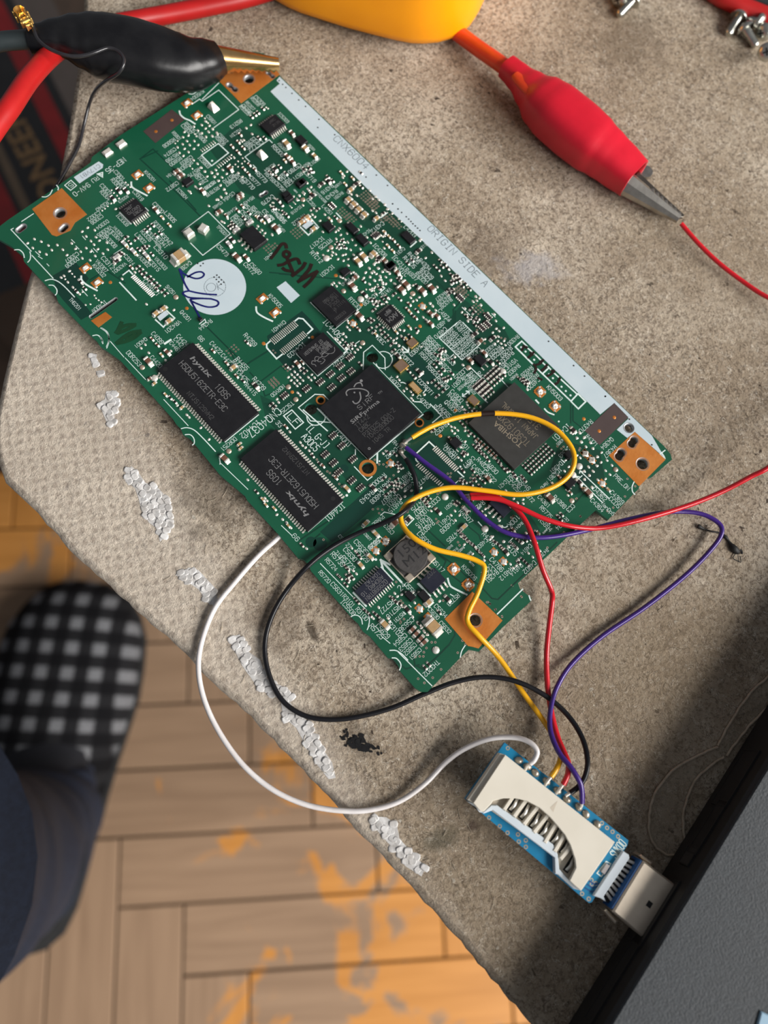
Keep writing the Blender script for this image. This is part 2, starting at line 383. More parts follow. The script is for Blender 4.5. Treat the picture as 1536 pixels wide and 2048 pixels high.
for s_ in range(-3, 4):
    for k in range(-12, 12):
        for vert in (0, 1):
            ux, uy = k * WP + s_ * LP, k * WP - s_ * LP
            h, n = (ux + LP / 2, uy + WP / 2) if not vert else (ux - WP / 2, uy + LP / 2)
            c = hx * (H0 + h) + nx * (N0 + n)
            if not (-260 < c.x < 480 and -330 < c.y < 420): continue
            o = proto if first else proto.copy()
            if not first: C.objects.link(o)
            first = False
            o.parent = fl; o.name = 'parquet_block'
            o.location = (Vector((c.x, c.y, FZ - 3.0 + random.uniform(-.25, .25))) - ORI[fl.name]) * S
            o.rotation_euler.z = hdir + (math.pi / 2 if vert else 0)

# ------------------------------------------------------------------ the low table with its fibre-covered top
def table_mat():
    mt = bpy.data.materials.new('worn_fibre_felt'); mt.use_nodes = True; nt = mt.node_tree; nd = nt.nodes; L = nt.links.new
    b = nd['Principled BSDF']; g = nd.new('ShaderNodeNewGeometry'); pos = g.outputs['Position']
    def noise(sc, det=4.0, dist=0.0, rough=.55):
        n = nd.new('ShaderNodeTexNoise'); n.inputs['Scale'].default_value = sc; n.inputs['Detail'].default_value = det
        n.inputs['Distortion'].default_value = dist; n.inputs['Roughness'].default_value = rough; L(pos, n.inputs['Vector']); return n.outputs['Fac']
    def rng(f, a, bq, t0=0.0, t1=1.0):
        r = nd.new('ShaderNodeMapRange'); r.interpolation_type = 'SMOOTHSTEP'
        for k, v in (('From Min', a), ('From Max', bq), ('To Min', t0), ('To Max', t1)): r.inputs[k].default_value = v
        L(f, r.inputs['Value']); return r.outputs[0]
    def mth(op, a, bq=None, c=None):
        x = nd.new('ShaderNodeMath'); x.operation = op
        for i, q in enumerate((a, bq, c)):
            if q is None: continue
            if isinstance(q, (int, float)): x.inputs[i].default_value = q
            else: L(q, x.inputs[i])
        return x.outputs[0]
    def mix(f, a, bq, mode='MIX'):
        x = nd.new('ShaderNodeMix'); x.data_type = 'RGBA'; x.blend_type = mode
        if isinstance(f, float): x.inputs['Factor'].default_value = f
        else: L(f, x.inputs['Factor'])
        for k, q in (('A', a), ('B', bq)):
            if isinstance(q, tuple): x.inputs[k].default_value = (*q, 1)
            else: L(q, x.inputs[k])
        return x.outputs['Result']
    col = mix(rng(noise(26, 5), .36, .62), (.55, .47, .37), (.36, .29, .21))
    col = mix(mth('MULTIPLY', rng(noise(110, 4), .35, .68), .55), col, (.30, .235, .17))
    fine = noise(1250, 6, .5, .68); col = mix(mth('MULTIPLY', rng(fine, .48, .60), .72), col, (.135, .10, .070))
    mid = noise(640, 4, .4, .6); col = mix(mth('MULTIPLY', rng(mid, .57, .70), .45), col, (.09, .065, .045))
    # pale curled fibres: the zero line of a noise, drawn thin
    for sc, wd, k in ((430, .020, .6), (820, .03, .5)):
        f = mth('ABSOLUTE', mth('SUBTRACT', noise(sc, 2, 1.6, .6), .5)); f = mth('SUBTRACT', 1.0, rng(f, wd * .3, wd))
        f = mth('MULTIPLY', f, rng(noise(sc * .9, 2), .48, .62)); col = mix(mth('MULTIPLY', f, k), col, (.78, .71, .60))
    # dark threads and specks
    f = mth('ABSOLUTE', mth('SUBTRACT', noise(330, 2, 1.4), .5)); f = mth('MULTIPLY', mth('SUBTRACT', 1.0, rng(f, .006, .020)), rng(noise(170, 2), .50, .58))
    col = mix(mth('MULTIPLY', f, .6), col, (.045, .030, .022))
    sp = rng(noise(330, 3, .3), .685, .72); col = mix(mth('MULTIPLY', sp, .85), col, (.028, .018, .014))
    sp = rng(noise(640, 2, .3), .70, .74); col = mix(mth('MULTIPLY', sp, .7), col, (.60, .56, .48))
    # pressed dimples of the covering, clear of wear along the outer side only
    a, bq = P(175, 640), P(850, 1740); d = (bq - a).normalized(); nrm = Vector((d.y, -d.x, 0))
    if nrm.dot(P(100, 900) - a) < 0: nrm = -nrm
    sep = nd.new('ShaderNodeSeparateXYZ'); L(pos, sep.inputs[0])
    dd = mth('MULTIPLY_ADD', sep.outputs['X'], nrm.x, mth('MULTIPLY_ADD', sep.outputs['Y'], nrm.y, -(a.x * nrm.x + a.y * nrm.y) * S))
    clean = rng(mth('ADD', dd, mth('MULTIPLY', mth('SUBTRACT', noise(60, 3), .5), .012)), -.002, .007)
    mp = nd.new('ShaderNodeMapping'); mp.inputs['Rotation'].default_value = (0, 0, math.radians(32)); L(pos, mp.inputs['Vector'])
    vo = nd.new('ShaderNodeTexVoronoi'); vo.inputs['Scale'].default_value = 440; vo.inputs['Randomness'].default_value = .28; L(mp.outputs['Vector'], vo.inputs['Vector'])
    vo.voronoi_dimensions = '2D'
    dim = mth('SUBTRACT', 1.0, rng(vo.outputs['Distance'], .05, .46))
    col = mix(mth('MULTIPLY', clean, .5), col, (.66, .585, .50))
    col = mix(mth('MULTIPLY', mth('MULTIPLY', dim, mth('MULTIPLY_ADD', clean, .42, .05)), 1.0), col, (.24, .19, .15))
    # stains and tinted patches in the surface colour
    def tone_patch(px, py, rad, c, k, ex=1.0, rot=0.0):
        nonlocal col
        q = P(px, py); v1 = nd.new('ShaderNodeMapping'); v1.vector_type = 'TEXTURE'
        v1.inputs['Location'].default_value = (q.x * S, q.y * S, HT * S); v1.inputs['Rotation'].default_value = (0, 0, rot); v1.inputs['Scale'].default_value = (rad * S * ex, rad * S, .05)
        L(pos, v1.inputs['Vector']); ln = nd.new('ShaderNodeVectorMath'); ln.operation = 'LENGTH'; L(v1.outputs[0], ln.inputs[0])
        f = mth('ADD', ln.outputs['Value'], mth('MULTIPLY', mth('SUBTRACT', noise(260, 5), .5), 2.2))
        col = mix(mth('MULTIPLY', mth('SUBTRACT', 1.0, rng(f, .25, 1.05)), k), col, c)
    tone_patch(1062, 535, 5.5, (.42, .42, .45), .5, 1.9, .9)
    tone_patch(622, 1262, 1.0, (.02, .014, .010), .8, 3.0, -.3)
    tone_patch(725, 1480, 3.5, (.06, .055, .050), .35, 1.8, -.2)
    tone_patch(883, 1680, 3.0, (.02, .035, .028), .6, 1.6, .9)
    tone_patch(945, 1652, 1.6, (.03, .012, .02), .8)
    tone_patch(985, 500, 9, (.12, .09, .07), .35); tone_patch(420, 960, 11, (.10, .082, .064), .5, 1.7, -.8)
    tone_patch(700, 20, 13, (.11, .085, .065), .45); tone_patch(1260, 80, 14, (.13, .098, .068), .5)
    tone_patch(250, 380, 12, (.13, .09, .055), .6); tone_patch(560, 1240, 9, (.14, .105, .075), .5)  # first patch paints the board's cast shadow into the table colour
    tone_patch(1300, 1330, 34, (.27, .205, .135), .42, 1.7, -.75); tone_patch(1010, 1800, 24, (.26, .20, .135), .4, 1.5, -.75); tone_patch(1480, 560, 26, (.30, .235, .165), .35, 1.4, .4)  # broad browner patches, mostly towards the laptop side
    L(col, b.inputs['Base Color']); b.inputs['Roughness'].default_value = .95; b.inputs['Specular IOR Level'].default_value = .15
    h = mth('MULTIPLY_ADD', fine, 1.0, mth('MULTIPLY', mid, .8)); h = mth('MULTIPLY_ADD', dim, -.10, h)
    bp = nd.new('ShaderNodeBump'); bp.inputs['Strength'].default_value = .7; bp.inputs['Distance'].default_value = .0007; L(h, bp.inputs['Height']); L(bp.outputs[0], b.inputs['Normal'])
    return mt
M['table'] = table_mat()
M['table_edge'] = pmat('fibre_edge', (.20, .15, .11), (.30, .25, .20), 900, .95, bump=.5, bscale=1200)
OUT = [(165, -30), (164, 20), (155, 110), (136, 240), (112, 370), (86, 460), (52, 560), (26, 660), (2, 760), (-14, 840), (-14, 905), (6, 962)]
LOW = [(60, 1013), (100, 1056), (139, 1100), (190, 1146), (240, 1193), (287, 1234), (345, 1285), (390, 1330), (430, 1370), (470, 1404), (509, 1443), (560, 1495), (605, 1541), (645, 1582),
       (690, 1635), (740, 1690), (790, 1740), (850, 1806), (910, 1872), (960, 1932), (1010, 1990), (1060, 2048), (1110, 2106)]
outl = []
for i, (x, y) in enumerate(OUT): outl.append(P(x, y))
lowp = [P(x, y) for x, y in LOW]
for i in range(len(lowp) - 1):                    # the frayed edge wanders a little
    for j in range(4):
        q = lowp[i].lerp(lowp[i + 1], j / 4); outl.append(q + Vector((random.uniform(-.22, .22), random.uniform(-.22, .22), 0)))
outl.append(lowp[-1])
e = outl[-1]
outl += [Vector((330, -40, 0)), Vector((360, 60, 0)), Vector((200, 330, 0)), Vector((90, 330, 0)), Vector((-75, 90, 0))]
tb = thing('table', (120, 40, -HT), 'low table with a worn beige-grey fibre covered top and peeled white patches', 'table')
def table_top():
    mb = MB(); n = len(outl); pts = [(q.x, q.y) for q in outl]
    ar = sum(pts[i][0] * pts[(i + 1) % n][1] - pts[(i + 1) % n][0] * pts[i][1] for i in range(n))
    if ar < 0: pts = pts[::-1]
    r2, r1 = inset(pts, 1.6), inset(pts, .45); vs = []; fs = []
    rings = ((pts, -16.0), (pts, -1.6), (r1, -.45), (r2, 0.0))
    for ps, z in rings: vs += [(x, y, z) for x, y in ps]
    for k in range(3):
        for i in range(n): j = (i + 1) % n; fs.append((k * n + i, k * n + j, k * n + n + j, k * n + n + i))
    mb.add(vs, fs[:n], 1); mb.add(vs, fs[n:], 0, True)
    mb.flat(r2, 0.0, 0); mb.flat(pts[::-1], -16.0, 1)
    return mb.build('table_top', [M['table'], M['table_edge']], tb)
table_top()
for x, y in ((40, 75), (240, 20), (90, 285), (205, 285)):
    mb = MB(); mb.cbox(x, y, -HT, -16, 34, 34, 2); mb.build('leg', M['table_leg'], tb)
# white remnants of a peeled woven film: little tilted cells standing proud of the fibre
def inside(q, poly):
    r = False; n = len(poly)
    for i in range(n):
        a, b = poly[i], poly[i - 1]
        if (a[1] > q[1]) != (b[1] > q[1]) and q[0] < (b[0] - a[0]) * (q[1] - a[1]) / (b[1] - a[1]) + a[0]: r = not r
    return r
PATCH = [[(178, 706), (192, 708), (194, 728), (186, 734)], [(191, 744), (206, 740), (210, 750), (196, 756)],
         [(214, 782), (232, 780), (232, 800), (240, 812), (228, 832), (230, 852), (216, 850), (208, 826), (196, 806), (210, 800)],
         [(250, 946), (263, 934), (281, 950), (290, 966), (318, 974), (330, 990), (344, 1012), (342, 1052), (338, 1068), (322, 1082), (314, 1060), (296, 1046), (284, 1022), (280, 998), (268, 976), (250, 962)],
         [(352, 1148), (376, 1134), (398, 1140), (430, 1176), (438, 1206), (420, 1212), (396, 1180), (370, 1164)],
         [(456, 1272), (478, 1268), (492, 1296), (520, 1322), (540, 1366), (572, 1376), (588, 1400), (574, 1412), (552, 1396), (520, 1380), (500, 1352), (484, 1330), (470, 1300)],
         [(562, 1404), (596, 1424), (620, 1448), (634, 1478), (664, 1524), (672, 1552), (656, 1560), (634, 1528), (612, 1490), (596, 1456), (566, 1436)],
         [(738, 1630), (770, 1636), (792, 1650), (800, 1680), (826, 1706), (852, 1738), (840, 1752), (812, 1730), (786, 1700), (764, 1668), (744, 1652)]]
for poly in PATCH:
    mb = MB(); pw = [P(*q) for q in poly]
    dirv = (max(pw, key=lambda q: q.x) - min(pw, key=lambda q: q.x)).normalized(); ang = math.atan2(dirv.y, dirv.x) + .75
    ca, sa = math.cos(ang), math.sin(ang); cx, cy = sum(q.x for q in pw) / len(pw), sum(q.y for q in pw) / len(pw)
    pl = [(q.x, q.y) for q in pw]
    for i in range(-14, 15):
        for j in range(-14, 15):
            u, v = i * 1.5 + (j % 2) * .75, j * 1.12
            x, y = cx + u * ca - v * sa + random.uniform(-.35, .35), cy + u * sa + v * ca + random.uniform(-.35, .35)
            if not inside((x, y), pl) or random.random() < .05: continue
            r_ = ang + random.uniform(-.8, .8); c_, s_ = math.cos(r_), math.sin(r_); a_, b_ = random.uniform(.86, 1.02), random.uniform(.64, .78)
            hz = random.uniform(.14, .30); tx, ty = random.uniform(-.16, .16), random.uniform(-.16, .16); rr = [[], [], []]
            for k in range(8):
                t = k * math.pi / 4; ex = lambda w_: math.copysign(abs(w_) ** .6, w_); X, Y = ex(math.cos(t)) * a_, ex(math.sin(t)) * b_
                for n_, (f, zf) in enumerate(((1.1, 0), (.96, .75), (.78, 1.0))): rr[n_].append((x + f * (X * c_ - Y * s_), y + f * (X * s_ + Y * c_), -.04 if n_ == 0 else max(.03, hz * zf + tx * X * f + ty * Y * f)))
            mb.loft(rr, 0, True, True)
    mb.prism([(q[0] + random.uniform(-.3, .3), q[1] + random.uniform(-.3, .3)) for q in pl], -.03, .07)
    o = mb.build('peeled_film_patch', M['film'], tb, 'stuff')
# flakes of black paint stuck to the top
mb = MB()
for i in range(64):
    t = random.gauss(0, .42); x, y = 718 + t * 46 + random.gauss(0, 7), 1486 + t * 24 + random.gauss(0, 7); r = random.uniform(.25, .85) * (1.2 - min(1, abs(t)) * .7)
    c = P(x, y); k = random.random() * 6; pts = [(c.x + r * random.uniform(.45, 1.15) * math.cos(k + a * .9), c.y + r * random.uniform(.4, 1) * math.sin(k + a * .9)) for a in range(7)]
    mb.prism(pts, -.02, .08 + i * .0022)
mb.build('paint_flakes', M['flake'], tb, 'stuff')
# loose fibres lying on the top
mb = MB()
for i in range(420):
    px, py = random.uniform(300, 1500), random.uniform(60, 2000)
    if py > 1000 + (px - 60) * .98 - 20: continue
    c = P(px, py, .05); a = random.random() * 6.28; L_ = random.uniform(.7, 2.6); bnd = random.uniform(-.6, .6)
    pts = [c + Vector((math.cos(a + bnd * t) * L_ * t, math.sin(a + bnd * t) * L_ * t, .06 + .12 * math.sin(t * 3.1))) for t in (0, .35, .7, 1)]
    mb.tube(pts, .05, 4, 0, False)
mb.build('loose_fibres', pmat('pale_fibre', (.48, .42, .33), (.36, .30, .22), 900, .9), tb, 'stuff')

# ------------------------------------------------------------------ dark printed carton on the floor beside the table
CZ = -300.0
ca_, cb_ = P(20, 60, CZ), P(110, 240, CZ); cdv = (cb_ - ca_).normalized(); cnv = Vector((-cdv.y, cdv.x, 0))
if cnv.dot(P(200, 150, CZ) - ca_) < 0: cnv = -cnv
def cpt(px, py): q = P(px, py, CZ) - ca_; return q.dot(cdv), q.dot(cnv)
def cw(u, v): q = ca_ + cdv * u + cnv * v; return (q.x, q.y)
ct = thing('carton', (ca_.x, ca_.y, FZ), 'dark carton with gold lettering and dark red bands on the floor beside the table', 'box')
u0, u1 = cpt(-60, -90)[0], cpt(170, 520)[0]
va, vb, vc, vd, ve = (cpt(*q)[1] for q in ((70, 150), (80, 190), (97, 218), (112, 210), (152, 140)))
vt0, vt1 = cpt(22, 262)[1], cpt(56, 250)[1]
mb = MB(); q0 = vt0 - 70; mb.prism([cw(u0, q0), cw(u1, q0), cw(u1, ve + 8), cw(u0, ve + 8)], FZ, CZ); mb.build('carton_body', M['carton_black'], ct)
def band(name, a, b, mt, z=.25):
    mb = MB(); mb.prism([cw(u0, a), cw(u1, a), cw(u1, b), cw(u0, b)], CZ - .2, CZ + z); mb.build(name, mt, ct)
band('tan_stripe', vb - 4, vb + 2, M['carton_tan']); band('red_band', vc - 7, vc + 5, M['carton_red'], .3)
band('grey_panel', vd + 6, ve + 8, M['carton_grey'], .25)
band('tan_stripe', vt0 - 16, vt0 - 10, M['carton_tan']); band('red_band', vt0 - 34, vt0 - 20, M['carton_red'], .3)

# ------------------------------------------------------------------ person's slippered foot and trouser leg
pr = thing('person', tuple(P(60, 1560, FZ)), 'person seen from the shin down in navy jeans and a black and white checked slipper', 'person')
def check_mat():
    mt = bpy.data.materials.new('checked_fleece'); mt.use_nodes = True; nt = mt.node_tree; nd = nt.nodes; L = nt.links.new; b = nd['Principled BSDF']
    g = nd.new('ShaderNodeNewGeometry'); mp = nd.new('ShaderNodeMapping'); mp.inputs['Rotation'].default_value = (0, 0, math.radians(-44)); L(g.outputs['Position'], mp.inputs['Vector'])
    sep = nd.new('ShaderNodeSeparateXYZ'); L(mp.outputs[0], sep.inputs[0])
    def mth(op, a, bq=None):
        x = nd.new('ShaderNodeMath'); x.operation = op
        for i, q in enumerate((a, bq)):
            if q is None: continue
            if isinstance(q, float): x.inputs[i].default_value = q
            else: L(q, x.inputs[i])
        return x.outputs[0]
    def stripe(o, ph):
        s = mth('SINE', mth('ADD', mth('MULTIPLY', o, 2 * math.pi / .0185), ph)); r = nd.new('ShaderNodeMapRange'); r.interpolation_type = 'SMOOTHSTEP'
        r.inputs['From Min'].default_value = -.25; r.inputs['From Max'].default_value = .45; L(s, r.inputs['Value']); return r.outputs[0]
    sx, sy = stripe(sep.outputs['X'], .4), stripe(sep.outputs['Y'], 1.0)
    v = mth('ADD', mth('MULTIPLY', mth('MULTIPLY', sx, sy), .145), mth('MULTIPLY', mth('ADD', sx, sy), .009))
    nz = nd.new('ShaderNodeTexNoise'); nz.inputs['Scale'].default_value = 500; L(g.outputs['Position'], nz.inputs['Vector'])
    v = mth('MULTIPLY', v, mth('ADD', nz.outputs['Fac'], .4))
    cb = nd.new('ShaderNodeCombineColor'); L(mth('ADD', v, .006), cb.inputs[0]); L(mth('ADD', mth('MULTIPLY', v, 1.02), .006), cb.inputs[1]); L(mth('ADD', mth('MULTIPLY', v, 1.08), .007), cb.inputs[2])
    L(cb.outputs[0], b.inputs['Base Color']); b.inputs['Roughness'].default_value = .95; b.inputs['Specular IOR Level'].default_value = .1
    return mt
M['check'] = check_mat()
sl = thing('slipper', tuple(P(60, 1560, FZ))); sl.parent = pr; sl.location = (0, 0, 0)
# axis of the slipper on the floor: toe at the far end
zt = FZ + 45
toe = P(160, 1158, FZ + 26); axe = P(52, 1636, zt); ax = (toe - axe); ax.z = 0; AL = ax.length; ax.normalize(); px_ = Vector((ax.y, -ax.x, 0))
def srow(t, hw, h, n=18, z0=4.0, side=0.0):
    c = Vector((toe.x, toe.y, 0)) - ax * (t * AL) + px_ * side; out = []
    for i in range(n + 1):
        a = math.pi * i / n; x = -math.cos(a) * hw; z = z0 + h * (math.sin(a) ** .75)
        out.append(c + px_ * x + Vector((0, 0, FZ + z)))
    return out
prof = [(0.0, 14, 12, 0), (.02, 24, 20, 0), (.06, 34, 29, 0), (.13, 43, 36, 0), (.23, 51, 40, -1), (.36, 54, 43, -2), (.5, 55, 47, -3), (.65, 52, 53, -4), (.8, 48.5, 59, -5), (.93, 46.5, 65, -6), (1.0, 45.5, 68, -6)]
rows = [srow(t, hw, h, side=sd) for t, hw, h, sd in prof]; n = len(rows[0]); mb = MB()
vs = [q for r in rows for q in r]; fs = []
for k in range(len(rows) - 1):
    for i in range(n - 1): fs.append((k * n + i, k * n + i + 1, k * n + n + i + 1, k * n + n + i))
mb.add(vs, fs, 0, True); mb.add(rows[0], [tuple(range(n))], 0)
inner = [srow(t, hw - 3.5, h - 4, side=sd) for t, hw, h, sd in prof[-4:]]; vs = [q for r in inner for q in r]; fs = []
for k in range(3):
    for i in range(n - 1): fs.append((k * n + n + i, k * n + n + i + 1, k * n + i + 1, k * n + i))
mb.add(vs, fs, 1, True)
a_, b_ = rows[-1], inner[-1]; mb.add(list(a_) + list(b_), [(i, i + 1, n + i + 1, n + i) for i in range(n - 1)], 0)
mb.build('upper', [M['check'], M['sole']], sl)
mb = MB(); pts = []
full = [(t, hw + 2.5, sd) for t, hw, h, sd in prof] + [(1.12, 45, -6), (1.25, 43, -6), (1.38, 40, -6), (1.48, 34, -6), (1.54, 24, -6), (1.57, 10, -6)]
for t, hw, sd in full: c = toe - ax * (t * AL) + px_ * (sd + hw); pts.append((c.x, c.y))
for t, hw, sd in full[::-1]: c = toe - ax * (t * AL) + px_ * (sd - hw); pts.append((c.x, c.y))
mb.prism(pts, FZ, FZ + 6); mb.build('sole', M['sole'], sl)
def ring(c, axis, hw, hd, n=28, flat=None):
    axis = axis.normalized(); s1 = axis.cross(Vector((0, 0, 1)))
    if s1.length < .1: s1 = Vector((1, 0, 0))
    s1.normalize(); s2 = axis.cross(s1); return [c + s1 * (hw * math.cos(a)) + s2 * (hd * math.sin(a)) for a in [k * 2 * math.pi / n for k in range(n)]]
# the foot and shin inside slipper and jeans: one continuous body
shin = [(toe - ax * (AL * .25) - Vector((0, 0, toe.z)) + Vector((0, 0, FZ + 22)), 36, 13), (toe - ax * (AL * .7) - Vector((0, 0, toe.z)) + Vector((0, 0, FZ + 32)) + px_ * -4, 38, 22),
        (P(66, 1620, FZ + 62), 34, 32), (P(30, 1680, FZ + 100), 33, 36), (P(-80, 1750, FZ + 182), 40, 42), (P(-340, 1815, FZ + 315), 52, 54), (P(-520, 1840, FZ + 395), 56, 60)]
mb = MB(); cs = cr([q[0] for q in shin], 4); secs = []
for i, c in enumerate(cs):
    t = i / 4; k = min(int(t), len(shin) - 2); f = t - k
    hw = shin[k][1] * (1 - f) + shin[k + 1][1] * f; hd = shin[k][2] * (1 - f) + shin[k + 1][2] * f
    T = cs[min(i + 1, len(cs) - 1)] - cs[max(i - 1, 0)]; secs.append(ring(c, T, hw, hd, 20))
mb.loft(secs); mb.build('body', M['sock'], pr)
legp = [(P(74, 1600, FZ + 42), 43, 16), (P(72, 1626, FZ + 54), 43, 26), (P(68, 1650, FZ + 66), 43, 38), (P(44, 1686, FZ + 92), 43, 46), (P(2, 1722, FZ + 132), 46, 50), (P(-72, 1750, FZ + 182), 51, 55), (P(-190, 1785, FZ + 245), 58, 62), (P(-350, 1815, FZ + 320), 65, 70), (P(-560, 1840, FZ + 400), 70, 76)]
mb = MB(); cs = cr([q[0] for q in legp], 5); secs = []
for i, c in enumerate(cs):
    t = i / 5; k = min(int(t), len(legp) - 2); f = t - k
    hw = legp[k][1] * (1 - f) + legp[k + 1][1] * f; hd = legp[k][2] * (1 - f) + legp[k + 1][2] * f
    T = cs[min(i + 1, len(cs) - 1)] - cs[max(i - 1, 0)]; r = ring(c, T, hw, hd, 36)
    for j, q in enumerate(r):
        wv = math.sin(j * .9 + i * .7) * .9 + math.sin(j * .35 - i * 1.1) * 1.4 + math.sin(i * 1.9 + j * .17) * .8
        r[j] = q + (q - c).normalized() * wv
    secs.append(r)
mb.loft(secs); mb.build('trouser_leg', M['denim'], pr)

# ------------------------------------------------------------------ laptop
LZ = 14.0
e0, e1 = P(1536, 1524, LZ), P(1216, 2048, LZ); le = (e1 - e0); le.z = 0; le.normalize(); ln = Vector((-le.y, le.x, 0))
if ln.dot(P(1536, 1900, LZ) - e0) < 0: ln = -ln
def lp(a, b): q = e0 + le * a + ln * b; return (q.x, q.y)
lt = thing('laptop', (*lp(20, 110), 0), 'charcoal laptop base with black side and port openings, blue-ended plug in it', 'laptop')
A0, A1, BW = -150.0, 95.0, 230.0
mb = MB(); mb.prism([lp(A0, 0), lp(A1, 0), lp(A1, BW), lp(A0, BW)], 1.2, LZ - .5, 0, .8); mb.build('bottom_shell', M['lap_side'], lt)
mb = MB(); mb.prism([lp(A0 + .5, .5), lp(A1 - .5, .5), lp(A1 - .5, BW - .5), lp(A0 + .5, BW - .5)], LZ - .5, LZ, 0, .3); mb.build('palm_rest', M['lap_top'], lt)
for a, b in ((A0 + 15, 12), (A1 - 15, 12), (A0 + 15, BW - 12), (A1 - 15, BW - 12)):
    mb = MB(); q = lp(a, b); mb.cyl(q[0], q[1], 0, 1.3, 5, 16); mb.build('rubber_foot', M['sole'], lt)
def lport(name, pxy, wid, hgt, zc, mt=None, rim=True):
    q = P(*pxy, zc); a = (q - e0).dot(le); mb = MB()
    mb.box(*lp(a, -.05), zc - hgt / 2, zc + hgt / 2, wid, .5, math.atan2(le.y, le.x), 0)
    o = mb.build(name, mt or M['dark'], lt)
    if rim:
        m2 = MB()
        for d, sz in (((0, hgt / 2 + .15), (wid + .6, .3)), ((0, -hgt / 2 - .15), (wid + .6, .3)), ((wid / 2 + .15, 0), (.3, hgt)), ((-wid / 2 - .15, 0), (.3, hgt))):
            m2.box(*lp(a + d[0], -.12), zc + d[1] - sz[1] / 2, zc + d[1] + sz[1] / 2, sz[0], .5, math.atan2(le.y, le.x), 0)
        m2.build('port_rim', M['lap_side'], o)
    return o
# unseen lid, added on the far long side to shade the table
mb = MB(); n0 = BW - 6; hz = [(n0, LZ), (n0 + 4.5, LZ), (n0 + 4.5 + 34, LZ + 160), (n0 + 34, LZ + 160)]
mb.loft([[(*lp(a, b), z_) for b, z_ in hz] for a in (A0 + 1, A1 - 1)], 0, True, False); mb.build('added_shade_lid', M['lap_side'], lt)
lport('port', (1478, 1560), 13, 5.5, 6.5); lport('vent', (1425, 1660), 12, 3.2, 7.5); lport('headphone_jack', (1384, 1716), 3.6, 3.6, 7.0, M['coax']); lport('port', (1320, 1830), 14, 6, 6.4)
lport('vent', (1240, 1950), 20, 3, 7.5)
mb = MB(); q = P(1536, 2036, LZ); a = (q - e0).dot(le); b = (q - e0).dot(ln)
mb.cbox(*lp(a + 2, b + 8), LZ - .1, LZ + .5, 9, 18, .2, math.atan2(le.y, le.x) + .25); mb.build('corner_sticker', M['lap_blue'], lt)

# ------------------------------------------------------------------ amber case at the far edge
yc = thing('meter_case', tuple(P(770, -60, 0)), 'amber yellow rounded plastic case lying above the red cable', 'meter')
def ycase():
    zs = 5.0
    base = [(520, -30), (572, 0), (600, 12), (640, 25), (690, 41), (750, 57), (795, 68), (825, 73.5), (850, 74.5), (880, 72), (905, 65), (928, 54), (946, 38), (958, 20), (970, -5), (984, -40), (1000, -120), (960, -300), (420, -260), (440, -120)]
    ps = [P(x, y, zs) for x, y in base]; ps = [(q.x, q.y) for q in ps]; n = len(ps)
    ar = sum(ps[i][0] * ps[(i + 1) % n][1] - ps[(i + 1) % n][0] * ps[i][1] for i in range(n))
    if ar < 0: ps = ps[::-1]
    mb = MB(); secs = []
    for d, z in ((2.0, 1.2), (.6, 2.4), (0, 4.5), (.3, 10.0), (.8, 16.0), (1.6, 22.0), (2.2, 26.0), (5.0, 29.0), (9.0, 31.0), (13, 31.6)):
        secs.append([(x, y, z) for x, y in (inset(ps, d) if d else ps)])
    mb.loft(secs, 0, False); mb.flat([(x, y) for x, y, z in secs[-1]], 31.6); mb.flat([(x, y) for x, y, z in secs[0]][::-1], 1.2)
    mb.build('case_body', M['yellow_plastic'], yc)
    for q in ((700, -90), (900, -90), (560, -200), (900, -220)):
        c = P(*q, 0); m2 = MB(); m2.cyl(c.x, c.y, 0, 1.6, 6, 16); m2.build('rubber_foot', M['sole'], yc)
ycase()

# ------------------------------------------------------------------ cables and clips
def sup(c, ax, hw, hh, n=22, ex=.85):
    ax = Vector((ax.x, ax.y, 0)).normalized(); sd = Vector((ax.y, -ax.x, 0)); out = []
    for k in range(n):
        a = k * 2 * math.pi / n; x, z = math.cos(a), math.sin(a)
        x = math.copysign(abs(x) ** ex, x); z = math.copysign(abs(z) ** ex, z); out.append(c + sd * (x * hw) + Vector((0, 0, z * hh)))
    return out
def boot(name, secs, mats, parent, n=22, k=4, hollow=True, ex=.85):
    """secs: (px, py, z, half width mm, half height mm) along the boot"""
    cs = cr([P(a, b, z) for a, b, z, hw, hh in secs], k); rr = []
    for i, c in enumerate(cs):
        t = i / k; j = min(int(t), len(secs) - 2); f = t - j; f = f * f * (3 - 2 * f)
        T = cs[min(i + 1, len(cs) - 1)] - cs[max(i - 1, 0)]
        rr.append(sup(c, T, secs[j][3] * (1 - f) + secs[j + 1][3] * f, secs[j][4] * (1 - f) + secs[j + 1][4] * f, n, ex))
    mb = MB(); mb.loft(rr, 0, False)
    T = (cs[-1] - cs[-2]); inn = [c0 + (cs[-1] - c0) * .14 for c0 in rr[-1]]; inn2 = [q - T * .9 for q in inn]
    mb.loft([rr[-1], inn, inn2], 0, False); mb.add(inn2, [tuple(range(n))], 0)
    mb.add(rr[0], [tuple(range(n))[::-1]], 0)
    return mb.build(name, mats, parent), cs, rr
